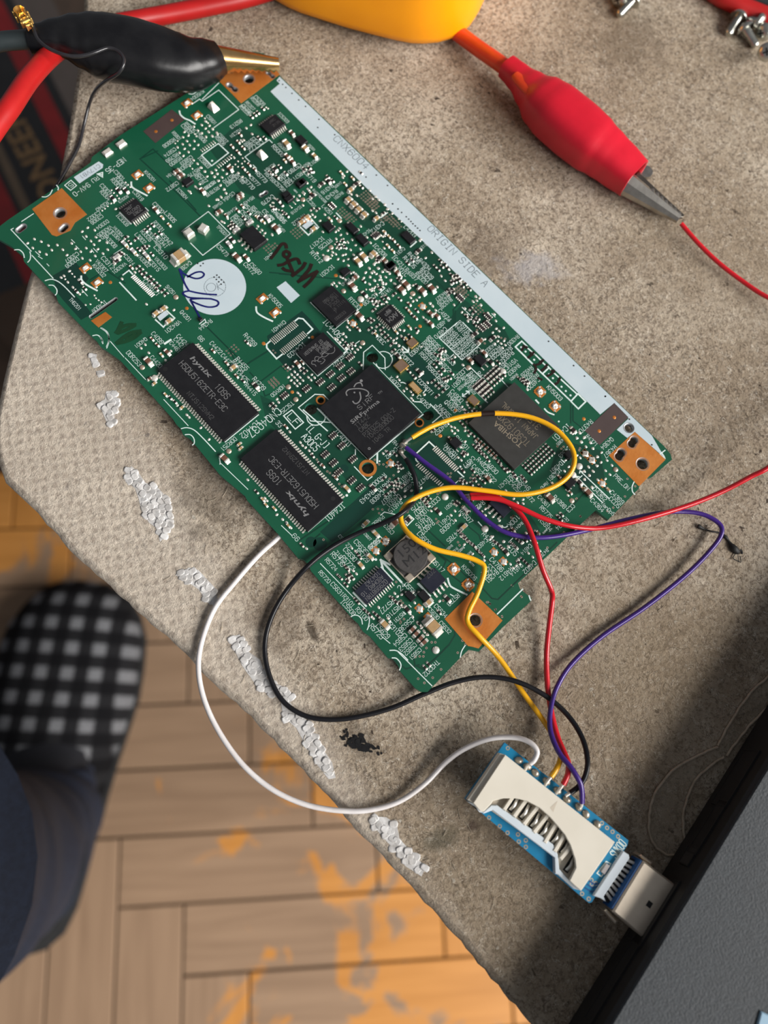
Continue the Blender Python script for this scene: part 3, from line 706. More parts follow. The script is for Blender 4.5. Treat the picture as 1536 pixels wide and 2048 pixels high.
def zigzag_jaw(a, b, wa, wb, za, zb, side, up, teeth, name, mt, parent):
    """tapered trough from a to b (mm points); its toothed edge lies on the a-b line, its back curls away to 'side'"""
    d = (b - a); d.z = 0; L_ = d.length; d.normalize(); sd = Vector((d.y, -d.x, 0)) * side; N = teeth * 2 + 8; mb = MB(); rows = []
    for i in range(N + 1):
        t = i / N; w_ = wa + (wb - wa) * t; z = za + (zb - za) * t; c = Vector((a.x, a.y, 0)) + d * (L_ * t)
        tooth = 0 if i < 8 else ((.95 if i % 2 else -.35) * (.55 + .45 * (1 - t)))
        rows.append([c - sd * tooth * .8 + Vector((0, 0, z + up * .55 * w_)), c + sd * (.30 * w_) + Vector((0, 0, z + up * .72 * w_)), c + sd * (.74 * w_) + Vector((0, 0, z + up * .52 * w_)), c + sd * w_ + Vector((0, 0, z + up * .10 * w_)), c + sd * (.94 * w_) + Vector((0, 0, z - up * .32 * w_))])
    n = 5; vs = [q for r in rows for q in r]; fs = []
    for k in range(N):
        for i in range(n - 1): fs.append((k * n + i, k * n + i + 1, k * n + n + i + 1, k * n + n + i))
    th = [(q + Vector((0, 0, -.5 * up))) - sd * .25 for q in vs]; m_ = len(vs)
    fs2 = [tuple(m_ + i for i in f[::-1]) for f in fs]; rim = []
    for k in range(N): rim.append((k * n, k * n + n, m_ + k * n + n, m_ + k * n)); rim.append((k * n + n - 1 + n, k * n + n - 1, m_ + k * n + n - 1, m_ + k * n + n - 1 + n))
    for i in range(n - 1): rim.append((N * n + i, N * n + i + 1, m_ + N * n + i + 1, m_ + N * n + i))
    mb.add(vs + th, fs + fs2 + rim, 0, False)
    return mb.build(name, mt, parent)

# thick red lead looping behind the black clip
rl = [(-60, 330, 24), (-10, 255, 23), (20, 214, 22), (60, 155, 19), (105, 108, 14), (150, 80, 9), (215, 52, 5), (290, 37, 3.2), (350, 26, 2.6), (420, 12, 2.6), (500, -6, 2.6), (640, -50, 2.6)]
mb = MB(); mb.tube(cr([P(*q) for q in rl], 6), 2.25, 14)
tag(mb.build('test_lead', M['cable_red']), 'thick bright red cable curving behind the black crocodile clip', 'cable')
mb = MB(); mb.tube(cr([P(*q) for q in ((1380, -60, 2.6), (1430, -14, 2.6), (1470, 8, 2.6), (1510, 24, 2.6), (1560, 44, 2.6), (1640, 70, 2.6))], 6), 2.3, 14)
tag(mb.build('test_lead', M['cable_dark']), 'dark red cable passing behind the pile of screws', 'cable')
mb = MB(); mb.tube(cr([P(*q) for q in ((1440, -70, 3), (1490, -16, 3), (1530, 4, 3), (1600, 30, 3))], 6), 1.9, 12)
tag(mb.build('test_lead', M['cable_black']), 'black cable beside the dark red cable behind the screws', 'cable')

# black crocodile clip on the board's corner
bc = thing('alligator_clip', tuple(P(250, 105, 4)), 'black crocodile clip with a brassy jaw biting the board corner', 'clip')
secs = [(62, 78, 16, 3.0, 2.9), (85, 78, 16, 3.2, 3.0), (118, 76, 15.5, 4.2, 3.6), (156, 82, 14.5, 5.9, 4.8), (190, 90, 13.5, 7.1, 5.8), (222, 96, 12.8, 7.5, 6.2), (262, 103, 12, 7.5, 6.2), (312, 115, 11, 7.3, 6.1), (372, 126, 9.4, 6.5, 5.6), (412, 122, 8.2, 5.2, 4.6), (440, 115, 7.6, 3.7, 3.5)]
boot('boot', secs, M['rub_black'], bc)
mb = MB(); mb.tube(cr([P(*q) for q in ((-120, 120, 14), (-60, 100, 15), (0, 84, 16), (40, 80, 16), (80, 78, 16))], 5), 2.05, 14); mb.build('cable', M['cable_black'], bc)
mb = MB(); a, b = P(425, 113, 8.2), P(558, 128, 5.2); N = 22; rows = []
d = (b - a).normalized(); sd = Vector((d.y, -d.x, 0)).normalized()
for i in range(N + 1):
    t = i / N; c = a.lerp(b, t); hw = 2.7 * (1 - t) + 1.35 * t; hh = 2.7 * (1 - t) + 1.5 * t
    tooth = (.8 if i % 2 else 0) * (0 if i < 6 else 1)
    rows.append([c + sd * (-hw * 1.0) + Vector((0, 0, -hh * .9 + tooth)), c + sd * (-hw * 1.02) + Vector((0, 0, hh * .1)), c + sd * (-hw * .62) + Vector((0, 0, hh * .78)), c + Vector((0, 0, hh)), c + sd * (hw * .62) + Vector((0, 0, hh * .78)), c + sd * (hw * 1.02) + Vector((0, 0, hh * .1)), c + sd * hw + Vector((0, 0, -hh * .9 + tooth))])
n = 7; vs = [q for r in rows for q in r]; fs = [(k * n + i, k * n + n + i, k * n + n + i + 1, k * n + i + 1) for k in range(N) for i in range(n - 1)]
mb.add(vs, fs, 0, True); mb.add(rows[-1], [tuple(range(n))], 0)
mb.build('upper_jaw', M['brass'], bc)
mb = MB(); a, b = P(430, 118, .7), P(550, 136, .7); mb.loft([sup(a, b - a, 2.6, .65, 10), sup(b, b - a, 1.3, .6, 10)]); mb.build('lower_jaw', M['brass'], bc)

# red crocodile clip lying on its side
rc = thing('alligator_clip', tuple(P(1150, 240, 0)), 'red crocodile clip with grey metal jaws holding a thin red wire', 'clip')
secs = [(1013, 133, 5.6, 2.7, 2.7), (1022, 141, 5.7, 2.8, 2.8), (1040, 158, 5.8, 3.15, 3.1), (1062, 180, 6.0, 4.3, 4.0), (1085, 202, 6.2, 6.0, 5.3), (1112, 226, 6.3, 6.7, 5.9), (1150, 258, 6.2, 6.9, 5.9), (1182, 285, 6.1, 6.6, 5.8), (1206, 304, 5.8, 5.9, 5.3), (1232, 326, 5.5, 5.4, 4.9), (1268, 357, 5.2, 4.7, 4.3)]
EXR = .7
bo, cs_, rr_ = boot('boot', secs, M['rub_red'], rc, ex=EXR)
# the orange-red cable end that shows through the neck
mb = MB(); q = [P(*t) for t in ((1030, 150, 8.0), (1050, 167, 8.6), (1075, 183, 9.3), (1097, 192, 10.6))]; pts = cr(q, 4)
rows = [sup(c, pts[min(i + 1, len(pts) - 1)] - pts[max(0, i - 1)], r_, .9, 12, 1) for i, (c, r_) in enumerate(zip(pts, [1.2, 1.5, 1.7, 1.9, 2.1, 2.3, 2.5, 2.6, 2.7, 2.6, 2.4, 1.9, 1.1]))]
mb.loft(rows); mb.build('cable_window', M['rub_orange'], rc)
mb = MB(); mb.tube(cr([P(*q) for q in ((820, -30, 2.2), (870, 28, 2.3), (905, 58, 2.4), (950, 92, 3.4), (990, 120, 4.8), (1018, 140, 5.6))], 6), 2.0, 14); mb.build('cable', M['rub_orange'], rc)
ja, jb = P(1262, 352, 5.5), P(1362, 432, 3.2)
zigzag_jaw(ja, jb, 4.3, 1.7, 4.3, 2.8, 1, 1, 7, 'lower_jaw', M['nickel'], rc)
dj = Vector((.5, .45, 0)); zigzag_jaw(ja + dj * 1.4, jb + dj, 3.4, 1.3, 3.2, 2.1, -1, .8, 7, 'upper_jaw', M['nickel_dark'], rc)
mb = MB(); mb.cyl(P(1280, 362).x, P(1280, 362).y, 2.6, 3.8, 1.8, 14); mb.build('hinge_pin', M['nickel'], rc)

# thin coaxial pigtail with a tiny gold connector, lying over the black clip
cxg = thing('coaxial_pigtail', tuple(P(150, 150, 6)), 'thin grey-black coaxial pigtail with a tiny gold snap connector', 'cable')
cp = [(66, 52, 20.5), (74, 76, 20.2), (90, 92, 20), (112, 104, 19.7), (140, 112, 19.6), (168, 111, 19.5), (192, 104, 19.6), (216, 96, 19.4), (236, 102, 19), (247, 116, 18.6), (246, 132, 18.2), (236, 146, 17), (218, 158, 14.5), (202, 170, 11), (188, 186, 7), (178, 210, 3.2), (168, 250, 1.0), (158, 290, .6), (140, 326, .5), (122, 358, .5), (110, 376, .5), (96, 396, .5)]
mb = MB(); mb.tube(cr([P(*q) for q in cp], 6), .42, 8); mb.build('wire', M['coax'], cxg)
gc = P(47, 36, 21); ga = (P(70, 60, 21) - P(44, 24, 21)).normalized(); gs = Vector((ga.y, -ga.x, 0)); rot = math.atan2(ga.y, ga.x)
def gp(u, v): q = gc + ga * u + gs * v; return q.x, q.y
mb = MB(); mb.cyl(*gp(-1.3, 0), 20.2, 22.2, 1.25, 18, 0, 1.15, False); mb.cyl(*gp(-1.3, 0), 22.2, 20.9, 1.15, 18, 0, .75, False); mb.cyl(*gp(-1.3, 0), 20.9, 21.0, .75, 18)
for v in (-.8, .8): mb.cbox(*gp(.1, v), 20.2, 21.6, 1.4, .45, .1, rot)
mb.cbox(*gp(.9, 0), 20.2, 21.5, 1.5, 2.0, .2, rot); mb.cbox(*gp(2.0, 0), 20.1, 21.2, 1.0, 1.1, .2, rot)
for u, v in ((-2.0, -1.3), (-2.0, 1.3), (-.4, -1.45), (-.4, 1.45), (2.7, -.6), (2.7, .6), (1.5, -1.2), (1.5, 1.2)): mb.cbox(*gp(u, v), 20.3, 21.7, .5, .32, .08, rot)
mb.build('gold_connector', M['gold'], cxg)

# ------------------------------------------------------------------ loose screws
def screw_parts(head_up=False):
    h = MB(); h.loft([[(r * math.cos(a), r * math.sin(a), z) for a in [k * 2 * math.pi / 20 for k in range(20)]] for z, r in ((0, 2.3), (.25, 2.35), (.9, 2.1), (1.35, 1.5), (1.5, .9))], 0, True)
    x = MB(); x.box(0, 0, 1.42, 1.56, 1.9, .42); x.box(0, 0, 1.42, 1.56, .42, 1.9)
    s = MB(); zz = [0.0]; rr = [1.1]; z = -.3
    while z > -5.0: zz += [z, z - .16]; rr += [1.22, 1.0]; z -= .36
    zz += [-5.2, -5.5]; rr += [1.0, .75]
    s.loft([[(r * math.cos(a), r * math.sin(a), q) for a in [k * 2 * math.pi / 14 for k in range(14)]] for q, r in zip(zz, rr)], 0, True)
    return h, s, x
def screw(head, tip, label, first=[None]):
    """lying screw: head centre and tip as photograph points at heights"""
    a, b = P(*head), P(*tip); z = (a - b).normalized(); x = z.orthogonal().normalized(); y = z.cross(x)
    if first[0] is None:
        h, s, xx = screw_parts(); t = thing('screw', (0, 0, 0)); t.location = (0, 0, 0)
        for nm, mbq, mt in (('head', h, M['screw']), ('shank', s, M['screw']), ('cross_recess', xx, M['dark'])):
            o = mbq.build(nm, mt, None, origin=(0, 0, 0)); o.parent = t; o.location = (0, 0, 0)
        first[0] = t
    else:
        t = first[0].copy(); C.objects.link(t)
        for ch in first[0].children:
            c = ch.copy(); C.objects.link(c); c.parent = t
    mt = Matrix(((x.x, y.x, z.x, a.x * S), (x.y, y.y, z.y, a.y * S), (x.z, y.z, z.z, (a.z + HT) * S), (0, 0, 0, 1)))
    t.matrix_world = mt; tag(t, label, 'screw', 'loose zinc screws on the table')
    return t
screw((1264, 2, 2.3), (1234, 34, 1.1), 'small pan head screw lying alone near the top edge of the picture')
screw((1476, 36, 2.4), (1452, 76, 1.1), 'small screw with its head touching the dark red cable')
screw((1491, 58, 2.3), (1512, 92, 1.1), 'small screw lying with its tip towards the table middle')
screw((1516, 44, 2.4), (1490, 32, 1.4), 'small screw mostly hidden behind two other screws')
screw((1528, 64, 2.4), (1556, 52, 1.2), 'small screw with its shiny head turned to the other screws')
screw((1534, 104, 5.4), (1537, 107, -.1), 'small screw standing on its tip, head up, apart from the cable')
screw((1240, -4, 2.4), (1262, -22, 1.2), 'small screw barely in view beside the lone pan head screw')

# ------------------------------------------------------------------ frayed thread and a burnt scrap
def clear_mat():
    mt = bpy.data.materials.new('clear_film'); mt.use_nodes = True; nt = mt.node_tree; nd = nt.nodes; bs = nd['Principled BSDF']
    g = nd.new('ShaderNodeNewGeometry'); nz = nd.new('ShaderNodeTexNoise'); nz.inputs['Scale'].default_value = 160; nz.inputs['Detail'].default_value = 4; nt.links.new(g.outputs['Position'], nz.inputs['Vector'])
    mr = nd.new('ShaderNodeMapRange'); mr.inputs['From Min'].default_value = .35; mr.inputs['From Max'].default_value = .7; mr.inputs['To Min'].default_value = .05; mr.inputs['To Max'].default_value = .38
    nt.links.new(nz.outputs['Fac'], mr.inputs['Value']); nt.links.new(mr.outputs[0], bs.inputs['Alpha']); bs.inputs['Base Color'].default_value = (.42, .35, .26, 1); bs.inputs['Roughness'].default_value = .35
    return mt
cf = thing('clear_film', tuple(P(1370, 1600, 0)), 'twisted loop of thin clear film lying in the shade beside the laptop', 'film')
def ribbon(ca, cb, nm):
    A_, B_ = cr([P(a, b, .35) for a, b in ca], 5), cr([P(a, b, .35) for a, b in cb], 5); mb = MB(); n = len(A_); rows = []
    for i in range(n):
        for t in (0, .33, .66, 1): q = A_[i].lerp(B_[i], t); rows.append(q + Vector((0, 0, .12 + .16 * math.sin(i * .9 + t * 5))))
    mb.add(rows, [(i * 4 + k, i * 4 + k + 1, i * 4 + 5 + k, i * 4 + 4 + k) for i in range(n - 1) for k in range(3)], 0, True); mb.build(nm, M['clear'], cf)
    for c_ in (A_, B_): m2 = MB(); m2.tube([q + Vector((random.uniform(-.12, .12), random.uniform(-.12, .12), .05)) for q in c_], .3, 5); m2.build('creased_edge', M['thread'], cf)
M['clear'] = clear_mat()
ribbon([(1540, 1350), (1500, 1388), (1466, 1436), (1436, 1492)], [(1580, 1390), (1530, 1420), (1490, 1462), (1452, 1512)], 'twisted_strip')
ribbon([(1436, 1494), (1398, 1510), (1352, 1536), (1314, 1580), (1298, 1632), (1304, 1682), (1330, 1708), (1352, 1710)], [(1448, 1514), (1420, 1532), (1390, 1562), (1372, 1602), (1366, 1640), (1368, 1670), (1372, 1690), (1374, 1696)], 'film_loop')
mb = MB(); pts = cr([P(x, y, .35) for x, y in ((1396, 1052), (1408, 1058), (1424, 1063), (1440, 1066), (1452, 1075), (1460, 1086), (1468, 1098), (1478, 1106))], 4)
mb.tube(pts, [.55, .6, .5, .4, .25, .2, .2, .2, .2, .22, .2, .2, .25, .3, .35, .45, .5, .35, .3, .3, .4, .5, .8, .9, 1.0, .9, .8, .6, .4][:len(pts)], 6)
mb.tube([P(1474, 1104, .4), P(1482, 1100, .5), P(1484, 1108, .4)], .3, 5); mb.tube(cr([P(x, y, .3) for x, y in ((1472, 1106), (1466, 1116), (1476, 1122), (1482, 1124), (1480, 1112))], 3), .1, 5)
tag(mb.build('wire_scrap', M['scrap']), 'thin black burnt scrap under the bend of the purple wire', 'scrap')
DATA = """
@ 200 160 6.4
l .22 1195,300 1275,245 1310,272 1520,130 1776,380 1460,610
l .22 1310,245 1520,40
lc .25 1140,178 1185,182 1225,160 1248,125 1250,92
t KN5004 1335,145 1160,250
G 1115,300 1240,455 480,1215 630,1385
lc .4 1018,400 1030,445 1080,490 1150,520 1215,562
lc .4 400,1310 408,1365 460,1405 600,1480
t NEP-35 325,1015 78,1175 1.35
t KN5201 570,1170 710,1300
t C3301 190,1160 305,1285
t R3302 205,1245 335,1375
t R3303 150,1265 270,1390
t C3303 10,1335 135,1465
t R3304 10,1420 125,1536
t R5808 960,755 808,858
t C5874 970,880 822,978
t R5799 998,945 848,1048
t R5800 1042,995 892,1092
t C5803 1182,980 1030,1080
t R5803 1180,1045 1005,1165
t 184 930,1190 855,1245
t C5872 1002,1310 848,1415
t IC5804 985,1385 1115,1522
t R5779 1268,1138 1130,1240
t R5781 1515,1370 1385,1475
t R5778 1475,1300 1340,1395
t C5802 1050,570 1165,690
t R5805 1092,545 1212,670
t R5801 930,665 1035,770
t C5806 1235,680 1358,798
t C5801 1365,455 1490,565
t IC5803 1258,985 1405,1120
t R5776 1215,1215 1330,1330
t R5777 1250,1195 1370,1310
P 1200,595 1350,530 1300,575 1400,585 1250,645 1350,620 1440,630 1080,665 1130,710 1300,680 1390,665 1060,730 1355,730 1435,720 1110,780 1205,780 1055,820 1145,830 1255,830 990,860 1080,880 1200,880 1130,920 1015,930 1065,970 1195,1025 1245,1070 1285,1120 1340,1170 1370,1235 1430,1190 1480,1150 1500,1200 1465,1235 1500,690
p 1210,690 1230,720 960,810 990,780 1150,1100 1180,1135 1340,490 1380,550
F 1300,905 1462,795 7 .95 u .24
Cbv 985,1185 1040,1235
K transistor 1.7 2.3 1.0 1130,1325
p 1105,1320 1060,1355
Cau 1330,1425
P 1150,1430 1220,1365 1275,1330
@ 400 160 6.4
l .28 20,965 235,815 365,935 150,1100 20,965
sd .28 155,1035
F 230,1110 385,990 7 .95 u .24
t R5205 510,330 635,445
t C5206 540,318 660,430
t R5207 590,278 695,385
t R5208 655,225 760,330
t C5209 698,205 825,325
t IC5203 1005,418 1130,548
Rau 660,475 705,445 742,420 805,370
p 870,365 845,350
t R5213 535,515 388,612
t MICIN 530,640 385,722
P 650,575 665,690 590,615 560,770
Rau 755,745 828,745
Cau 515,705 410,855 490,800 485,925 555,875
p 540,790 520,770
p 440,1000 485,1040 520,955 535,1070 380,1080 415,1110 450,1080 485,1110 570,1040 400,960 430,985 545,1000
P 20,575 75,530 70,620 120,585 160,625 105,660 20,680 75,725 155,715 215,675 200,1150 290,1150 145,1180 220,1200 340,1200 180,1240 280,1245 230,1290 60,1170 90,1235 260,1345 310,1395 330,1450 270,1500 15,1120 230,1530
t R5806 200,720 315,835
t C5807 235,690 350,800
Cbu 385,1145
Cau 630,1090 560,1140 620,1205 700,1150
P 490,1190 540,1240
t R5788 195,1300 65,1385
t C5867 462,1255 330,1355
t R5770 440,1215 295,1310
t R5785 455,1205 565,1325
t C5770 555,1260 690,1395
t C5777 640,1240 765,1350
t R5773 725,1180 852,1310
t R5750 835,1190 960,1305
t C5758 960,1305 1085,1425
t R5761 1040,1200 1190,1345
t R5762 1005,1235 1140,1365
t R5764 955,1078 830,1172
l .2 575,985 885,765 925,805
l .2 575,985 635,1045
l .2 680,1090 720,1130
t C5768 705,740 570,842
t C5769 740,765 612,868
t C5772 805,785 625,912
t R5006 940,830 1062,982
t R5007 1000,810 1112,912
Cbu 1175,695
Tcu 1105,830
K diode 2.6 1.9 1.0 1300,800
Teu 1345,885
t D5201 1385,830 1475,905
Tbu 1465,985
Cbu 1115,990 1180,1060
Tau 1160,1000 1085,1040
t C5780 1292,1085 1130,1185
Rau 895,1185 1020,1110 1095,1195
Rbu 960,1145
Cau 990,1250
t R5717 1310,1195 1160,1290
t C5012 1530,1000 1400,1090
t R5013 1400,1060 1290,1140
Rau 1330,1140 1400,1125 1440,1170
Rav 1340,1160 1400,1190
t C5719 1350,1170 1470,1310
K transistor 1.5 1.8 .9 1310,1325 1110,1490
P 1320,1270 1370,1315 1420,1370 1270,1480 
F 1330,1440 1390,1400 2 1.0 u .28
Cbu 30,1430
t R5774 130,1480 0,1400
Cbv 515,1485
@ 140 360 6.4
l .35 640,420 780,560
l .3 965,360 1000,395
t IC3309 598,440 748,585
Rbu 625,140 720,140 550,240
p 530,130 560,165 600,200 710,30 740,60 770,90 625,235 560,290
t R3340 492,288 335,388
t C3322 385,412 222,515
t C3306 422,458 268,558
t D3304 492,522 340,625
t VA3305 532,592 352,718
t C3310 548,642 400,748
t VA3304 552,602 682,722
t C3304 532,660 645,775
t VA3308 435,702 592,862
t C3319 808,140 938,258
t R3323 738,198 628,292
p 410,390 445,365 480,335 525,300
P 225,610 155,660 315,640 205,720 330,730 375,775 265,780 305,825 470,800 205,870 265,915 355,885 480,890 320,970 420,940 255,1025 135,915 155,1000 70,880 20,810 585,370
l .15 160,720 200,765
l .15 275,890 305,930
l .15 300,875 350,925
l .15 20,765 60,805
l .15 75,845 115,885
G 200,1130 350,1315
t VA3307 332,1030 478,1172
t KN5202 298,1085 448,1238
lc .4 145,1235 150,1280 210,1340 345,1415
l .4 120,1275 150,1290
Wbv 600,1000
Rbv 600,1045
t VA3301 722,1068 540,1190
t C3312 415,980 555,1140
t C3314 700,965 822,1082
Wbu 700,825 812,920 975,970
Tau 735,865 845,950 1005,1010
Rau 765,800 880,890 1050,950
Rav 640,940 670,960 720,740
t VA3302 868,955 1020,1110
t C3315 1010,1030 1148,1158
t VA3303 1088,995 1235,1145
t L3302 838,688 968,808
t R3326 912,648 1045,775
t R3325 985,650 1115,780
t R3324 1092,798 1170,870
t L3310 1080,850 1250,1000
t R3341 1105,735 1250,862
t R3342 1168,690 1302,828
t R3331 1068,538 1205,655
Rau 970,650 1012,612 1060,580 1105,710 1155,680
Rav 850,760 940,860 990,860 960,890
Cbu 1100,390
P 1180,485 1175,470 1270,575
Tau 1180,485 1270,580
t C3320 1065,295 1195,415
t L3305 1218,408 1348,540
Tdv 1410,1005
F 805,1230 1058,1478 15 1.1 v .3
t CN4621 945,1280 1142,1478
Rav 870,1118 910,1158 955,1205 1010,1248 1050,1288 1092,1330 1130,1368 1190,1420 1230,1465
Rau 905,1190 940,1230 1030,1310 1110,1400
l .32 680,1215 755,1158 800,1205
l .32 638,1315 845,1536
P 665,1265
O 1355,1500
D 515,1310
Cau 785,1120
P 830,1180
t SN251 1230,1355 1350,1468
l .14 560,950 680,875
t R3327 520,1010 590,950
@ 340 360 6.4
l .2 150,660 490,405 772,690 712,738
l .2 710,745 420,965 265,810
t TP5001 600,588 735,715
t C5473 608,838 742,970
Cbv 900,230 630,420
P 495,330 595,250 650,215 645,70 690,120 715,165 620,10
F 250,155 335,95 2 1.3 u .36
P 660,530 690,545 735,490 1305,695
Rau 830,580 945,490 1010,425 760,610
Cau 925,340 865,395 720,460
Rau 800,550 790,590
P 880,780 925,830 970,880 1125,590 1175,640 1215,680 
Ccu 855,1000 1355,630
Cbu 975,1000
Wbu 1240,500 755,830
Rbu 1150,500 795,770
Wbv 850,650 1020,555
Tau 1110,480 1195,540
t C5460 1025,1070 1165,1200
t C5472 950,1065 1090,1200
t C428 275,1055 145,1140
t R5449 1075,220 945,305
t R5448 855,355 730,440
t C5443 785,475 905,595
t C5450 905,395 1045,525
t R5451 945,305 1095,455
t R5452 1050,340 1175,475
t C5453 1190,385 1325,515
t R5454 825,445 945,565
t C5464 825,165 680,265
t C5465 665,280 555,365
t Q5401 1320,940 1205,1025
t C4279 1330,205 1172,310
t C4281 1305,370 1485,545
t R5401 1390,570 1465,680
VG 1290,880 3 3
VG 1370,840 2 2
p 1340,235 1390,275 1280,320 1310,290 1340,370 1390,380 1430,335 1440,440 1490,430
Rau 1390,265 1430,320 1340,360
@ 540 340 6.4
K transistor 1.5 2.0 .9 395,195 245,385
F 425,305 485,255 2 1.0 u .26
F 265,470 355,375 3 1.0 u .26
P 410,130 470,165 525,220 375,325 420,450 345,385 220,330 300,340
O 420,380
Rau 60,20 20,45 90,90 205,50 520,20
Rbv 545,340
Cau 530,310 90,95
Rau 740,90 800,140
Rbu 745,150
Rbv 660,190
Tau 910,40
P 985,20 930,95 945,70
Tau 1055,110 960,185
Rbv 1105,190
Rau 1170,220
P 1275,260 1150,150 
Tbv 1030,265
P 1040,310 1110,325
Tev 1005,395 1070,455 1135,520 1205,585
Tbv 1360,630
GV 470,640
Tbv 475,620
Tbv 400,680
Tbv 555,765
l .32 390,732 492,835 518,810
l .32 528,628 622,735 600,755
t VR4202 468,572 285,698
K transistor 2.5 1.9 1.0 750,745
K logic_chip 3.0 1.7 1.1 1050,770 1180,915
P 675,790 870,770 785,700 820,730 985,810 1050,890 1095,960 1155,1010 1285,930 1240,860 1200,870 890,745 1130,760 1160,720 1030,690 1000,680 840,790
NV 795,465 
t IC4217 688,862 515,1000
t RTC25 785,892 630,1008
t RTC12 525,1045 665,1185
t IC4201 822,1230 638,1358
t IC4208 1320,950 1490,1105
t CC201 475,370 585,478
t L4251 675,450 795,575
t R4291 932,285 820,375
t R4343 865,265 715,362
t R4316 805,195 660,300
t C4305 915,160 820,225
t R4227 550,250 635,335
t C4206 640,335 718,420
t R4205 35,525 205,675
t IC4218 405,462 272,560
t C4201 350,290 300,250
l .3 850,553 912,617
Rau 840,610
P 700,570 745,610 640,650
Tau 770,640
P 605,1060 680,1090 740,1030 845,880 905,830 870,1140 930,1090 940,1160 1000,1140 790,1090 840,1075 1000,1220 1070,1085 1030,1020 965,1080 800,1050
p 775,1130 750,1110
OB 720,1130
O 780,990 890,650
p 870,940 900,910 940,910 965,930 860,985 890,990 920,950 945,1000 965,985 990,915 830,950 850,1000 880,1015 1000,930 940,880
Rau 870,940 930,910 890,985 960,990
Tcu 1120,1180 1195,1120
Tev 1320,1085
N 1340,840
P 1340,880 1365,870 1385,850 1400,835 1470,790 1440,850 1460,1000 1500,960
Tau 1460,800
Cbu 1465,1165
Rbu 1400,1130
P 1330,1210 1390,1255 1270,1260 1225,1310 1330,1300 1440,1300 1280,1370 1360,1330 1335,1410 1405,1360 1200,1380 1275,1460 1420,1400 1490,1280 1530,1325 1065,1310 1385,1160 1360,1180
K transistor 1.7 2.1 .9 965,1320
P 900,1365 930,1380 960,1400 1000,1300 1030,1320 1090,1330
D 840,1350
Cbv 1090,1390
Ccu 1045,1495
VG 1280,370 6 4
VG 1330,440 5 3
VG 980,560 5 3
VG 380,800 4 4
VG 1060,620 4 3
VG 1480,620 3 3
Rau 30,490 190,560 220,590 170,540 110,400
p 45,420 110,410 150,465 70,370
Cbu 60,740
P 100,800 25,830
t R4207 0,580 50,640
Rav 540,505 610,510
P 540,570 575,600
Rau 1165,40 
Rav 1450,560
l .28 1420,610 1500,550
P 1500,500 1390,380 1350,340 1470,440 1310,520 1355,545
t C4312 1460,680 1290,790
t IC42 1290,770 1190,830
@ 740 380 6.4
NV 480,590
K logic_chip 3.4 2.0 .6 490,620
p 440,580 460,600 480,620 500,640 430,600 450,625
t L4203 440,462 588,595
P 650,630 635,650
l .32 520,728 592,665 575,650
N 90,590
P 180,540 250,600 185,585
Tau 225,720 290,785 240,600
Cau 300,650 365,720
t C4311 442,745 318,838
t IC4211 288,845 455,1008
t R4937 458,1008 605,1155
t R4335 488,805 630,938
t R4305 432,855 580,995
t R4334 632,885 770,1025
t R4329 658,998 805,1138
t R4321 632,1038 770,1170
t R4320 588,1058 728,1200
t VDIC 362,985 475,1100
t L4213 620,775 720,690
Rbv 620,790
Rau 540,900 480,940 600,1225
P 610,860 790,800 710,870
K logic_chip 1.6 2.2 .9 265,985
P 200,1020 225,1040 250,1065 290,945 320,985
Cbu 185,920 345,1070
Rau 130,870 95,910
Ccu 455,1220 395,1285 660,1300 785,1270
O 550,1325
P 550,1220 860,1240
Rau 830,980 870,1020 900,910 920,980 960,950
P 1010,1020 910,1100 960,1160
Rau 1040,1090 1080,1110 1120,1100 1050,1180 1090,1170 1150,1140 1180,1230 1220,1200 1270,1270 990,1000 1130,1150
P 1060,1130 1110,1130 1160,1180 1200,1180 1040,1210
VG 1180,1290 4 4
Rav 1050,1280 1000,1290 1020,1330
Rau 1060,1310 1030,1280
t R4327 975,1315 840,1410
t R4326 1015,1355 868,1465
t R4328 1048,1398 900,1500
NV 1150,1395
P 1350,1360 1400,1385 1365,1415 1320,1430 1415,1475 1075,1470 770,1450 800,1480 60,940 110,1000 20,1060 55,1160 130,1100 160,1200 265,1150 200,1200 320,1200 370,1150 400,1110 75,1330 45,1040 20,1280 240,1390 190,1420 110,1440
p 80,90 115,125 365,370 400,405 160,660 290,945
P 190,190 230,245 285,300 30,110
VG 100,90 5 3
VG 290,380 6 3
VG 60,180 5 3
VG 360,430 5 2
@ 640 500 6.4
t IC4406 52,895 268,1112 1.3
t RTC33 375,615 515,752
t IC440 388,368 275,450
t IC4208 735,562 552,698
t VA18 912,495 792,580
t VDEC 718,1095 832,1205
t CCPORT2 995,1282 1188,1475
t X4903 1300,1230 1148,1350
Ccu 415,475 500,855
Cbv 450,360
OB 520,630
D 525,700 205,325 1280,975
P 175,420 210,460 245,420 150,440
Rav 630,890 670,915 640,1010 690,1050 740,970 790,1010 805,1065 850,1105 885,1145 920,1210 940,1290
Cau 1140,695 1115,760 1220,870
Tau 1150,800
Rau 1235,775 1020,630 1180,840
Rav 950,570 690,770
Rbu 565,570
P 590,600 875,620 735,660 680,695 
Rau 800,620 830,650 770,680 850,600 700,640 650,640 720,700
p 720,720 760,650 815,690 860,670
P 1190,655 1235,640 1270,605 1405,685 1440,720 1480,770 1320,860 1355,890 1160,610 1250,790
Q 1310,720
Cbu 1410,820 1490,850 1410,950
l .35 1060,1240 1130,1300
l .35 1138,1240 1130,1308 1070,1308
Q 420,940
P 500,1020 345,985 375,1020 350,900 360,930
Cau 490,1015
P 330,1110 285,1145 215,1140 250,1180 400,1200 365,1235 335,1270 190,1130 295,1075
O 545,1190 300,525 1185,560
t CE-START 390,1282 152,1478
l .18 505,1165 330,1290
t R5835 1378,1108 1525,1252
t R5834 1352,1148 1495,1285
t R5832 1308,1185 1452,1320
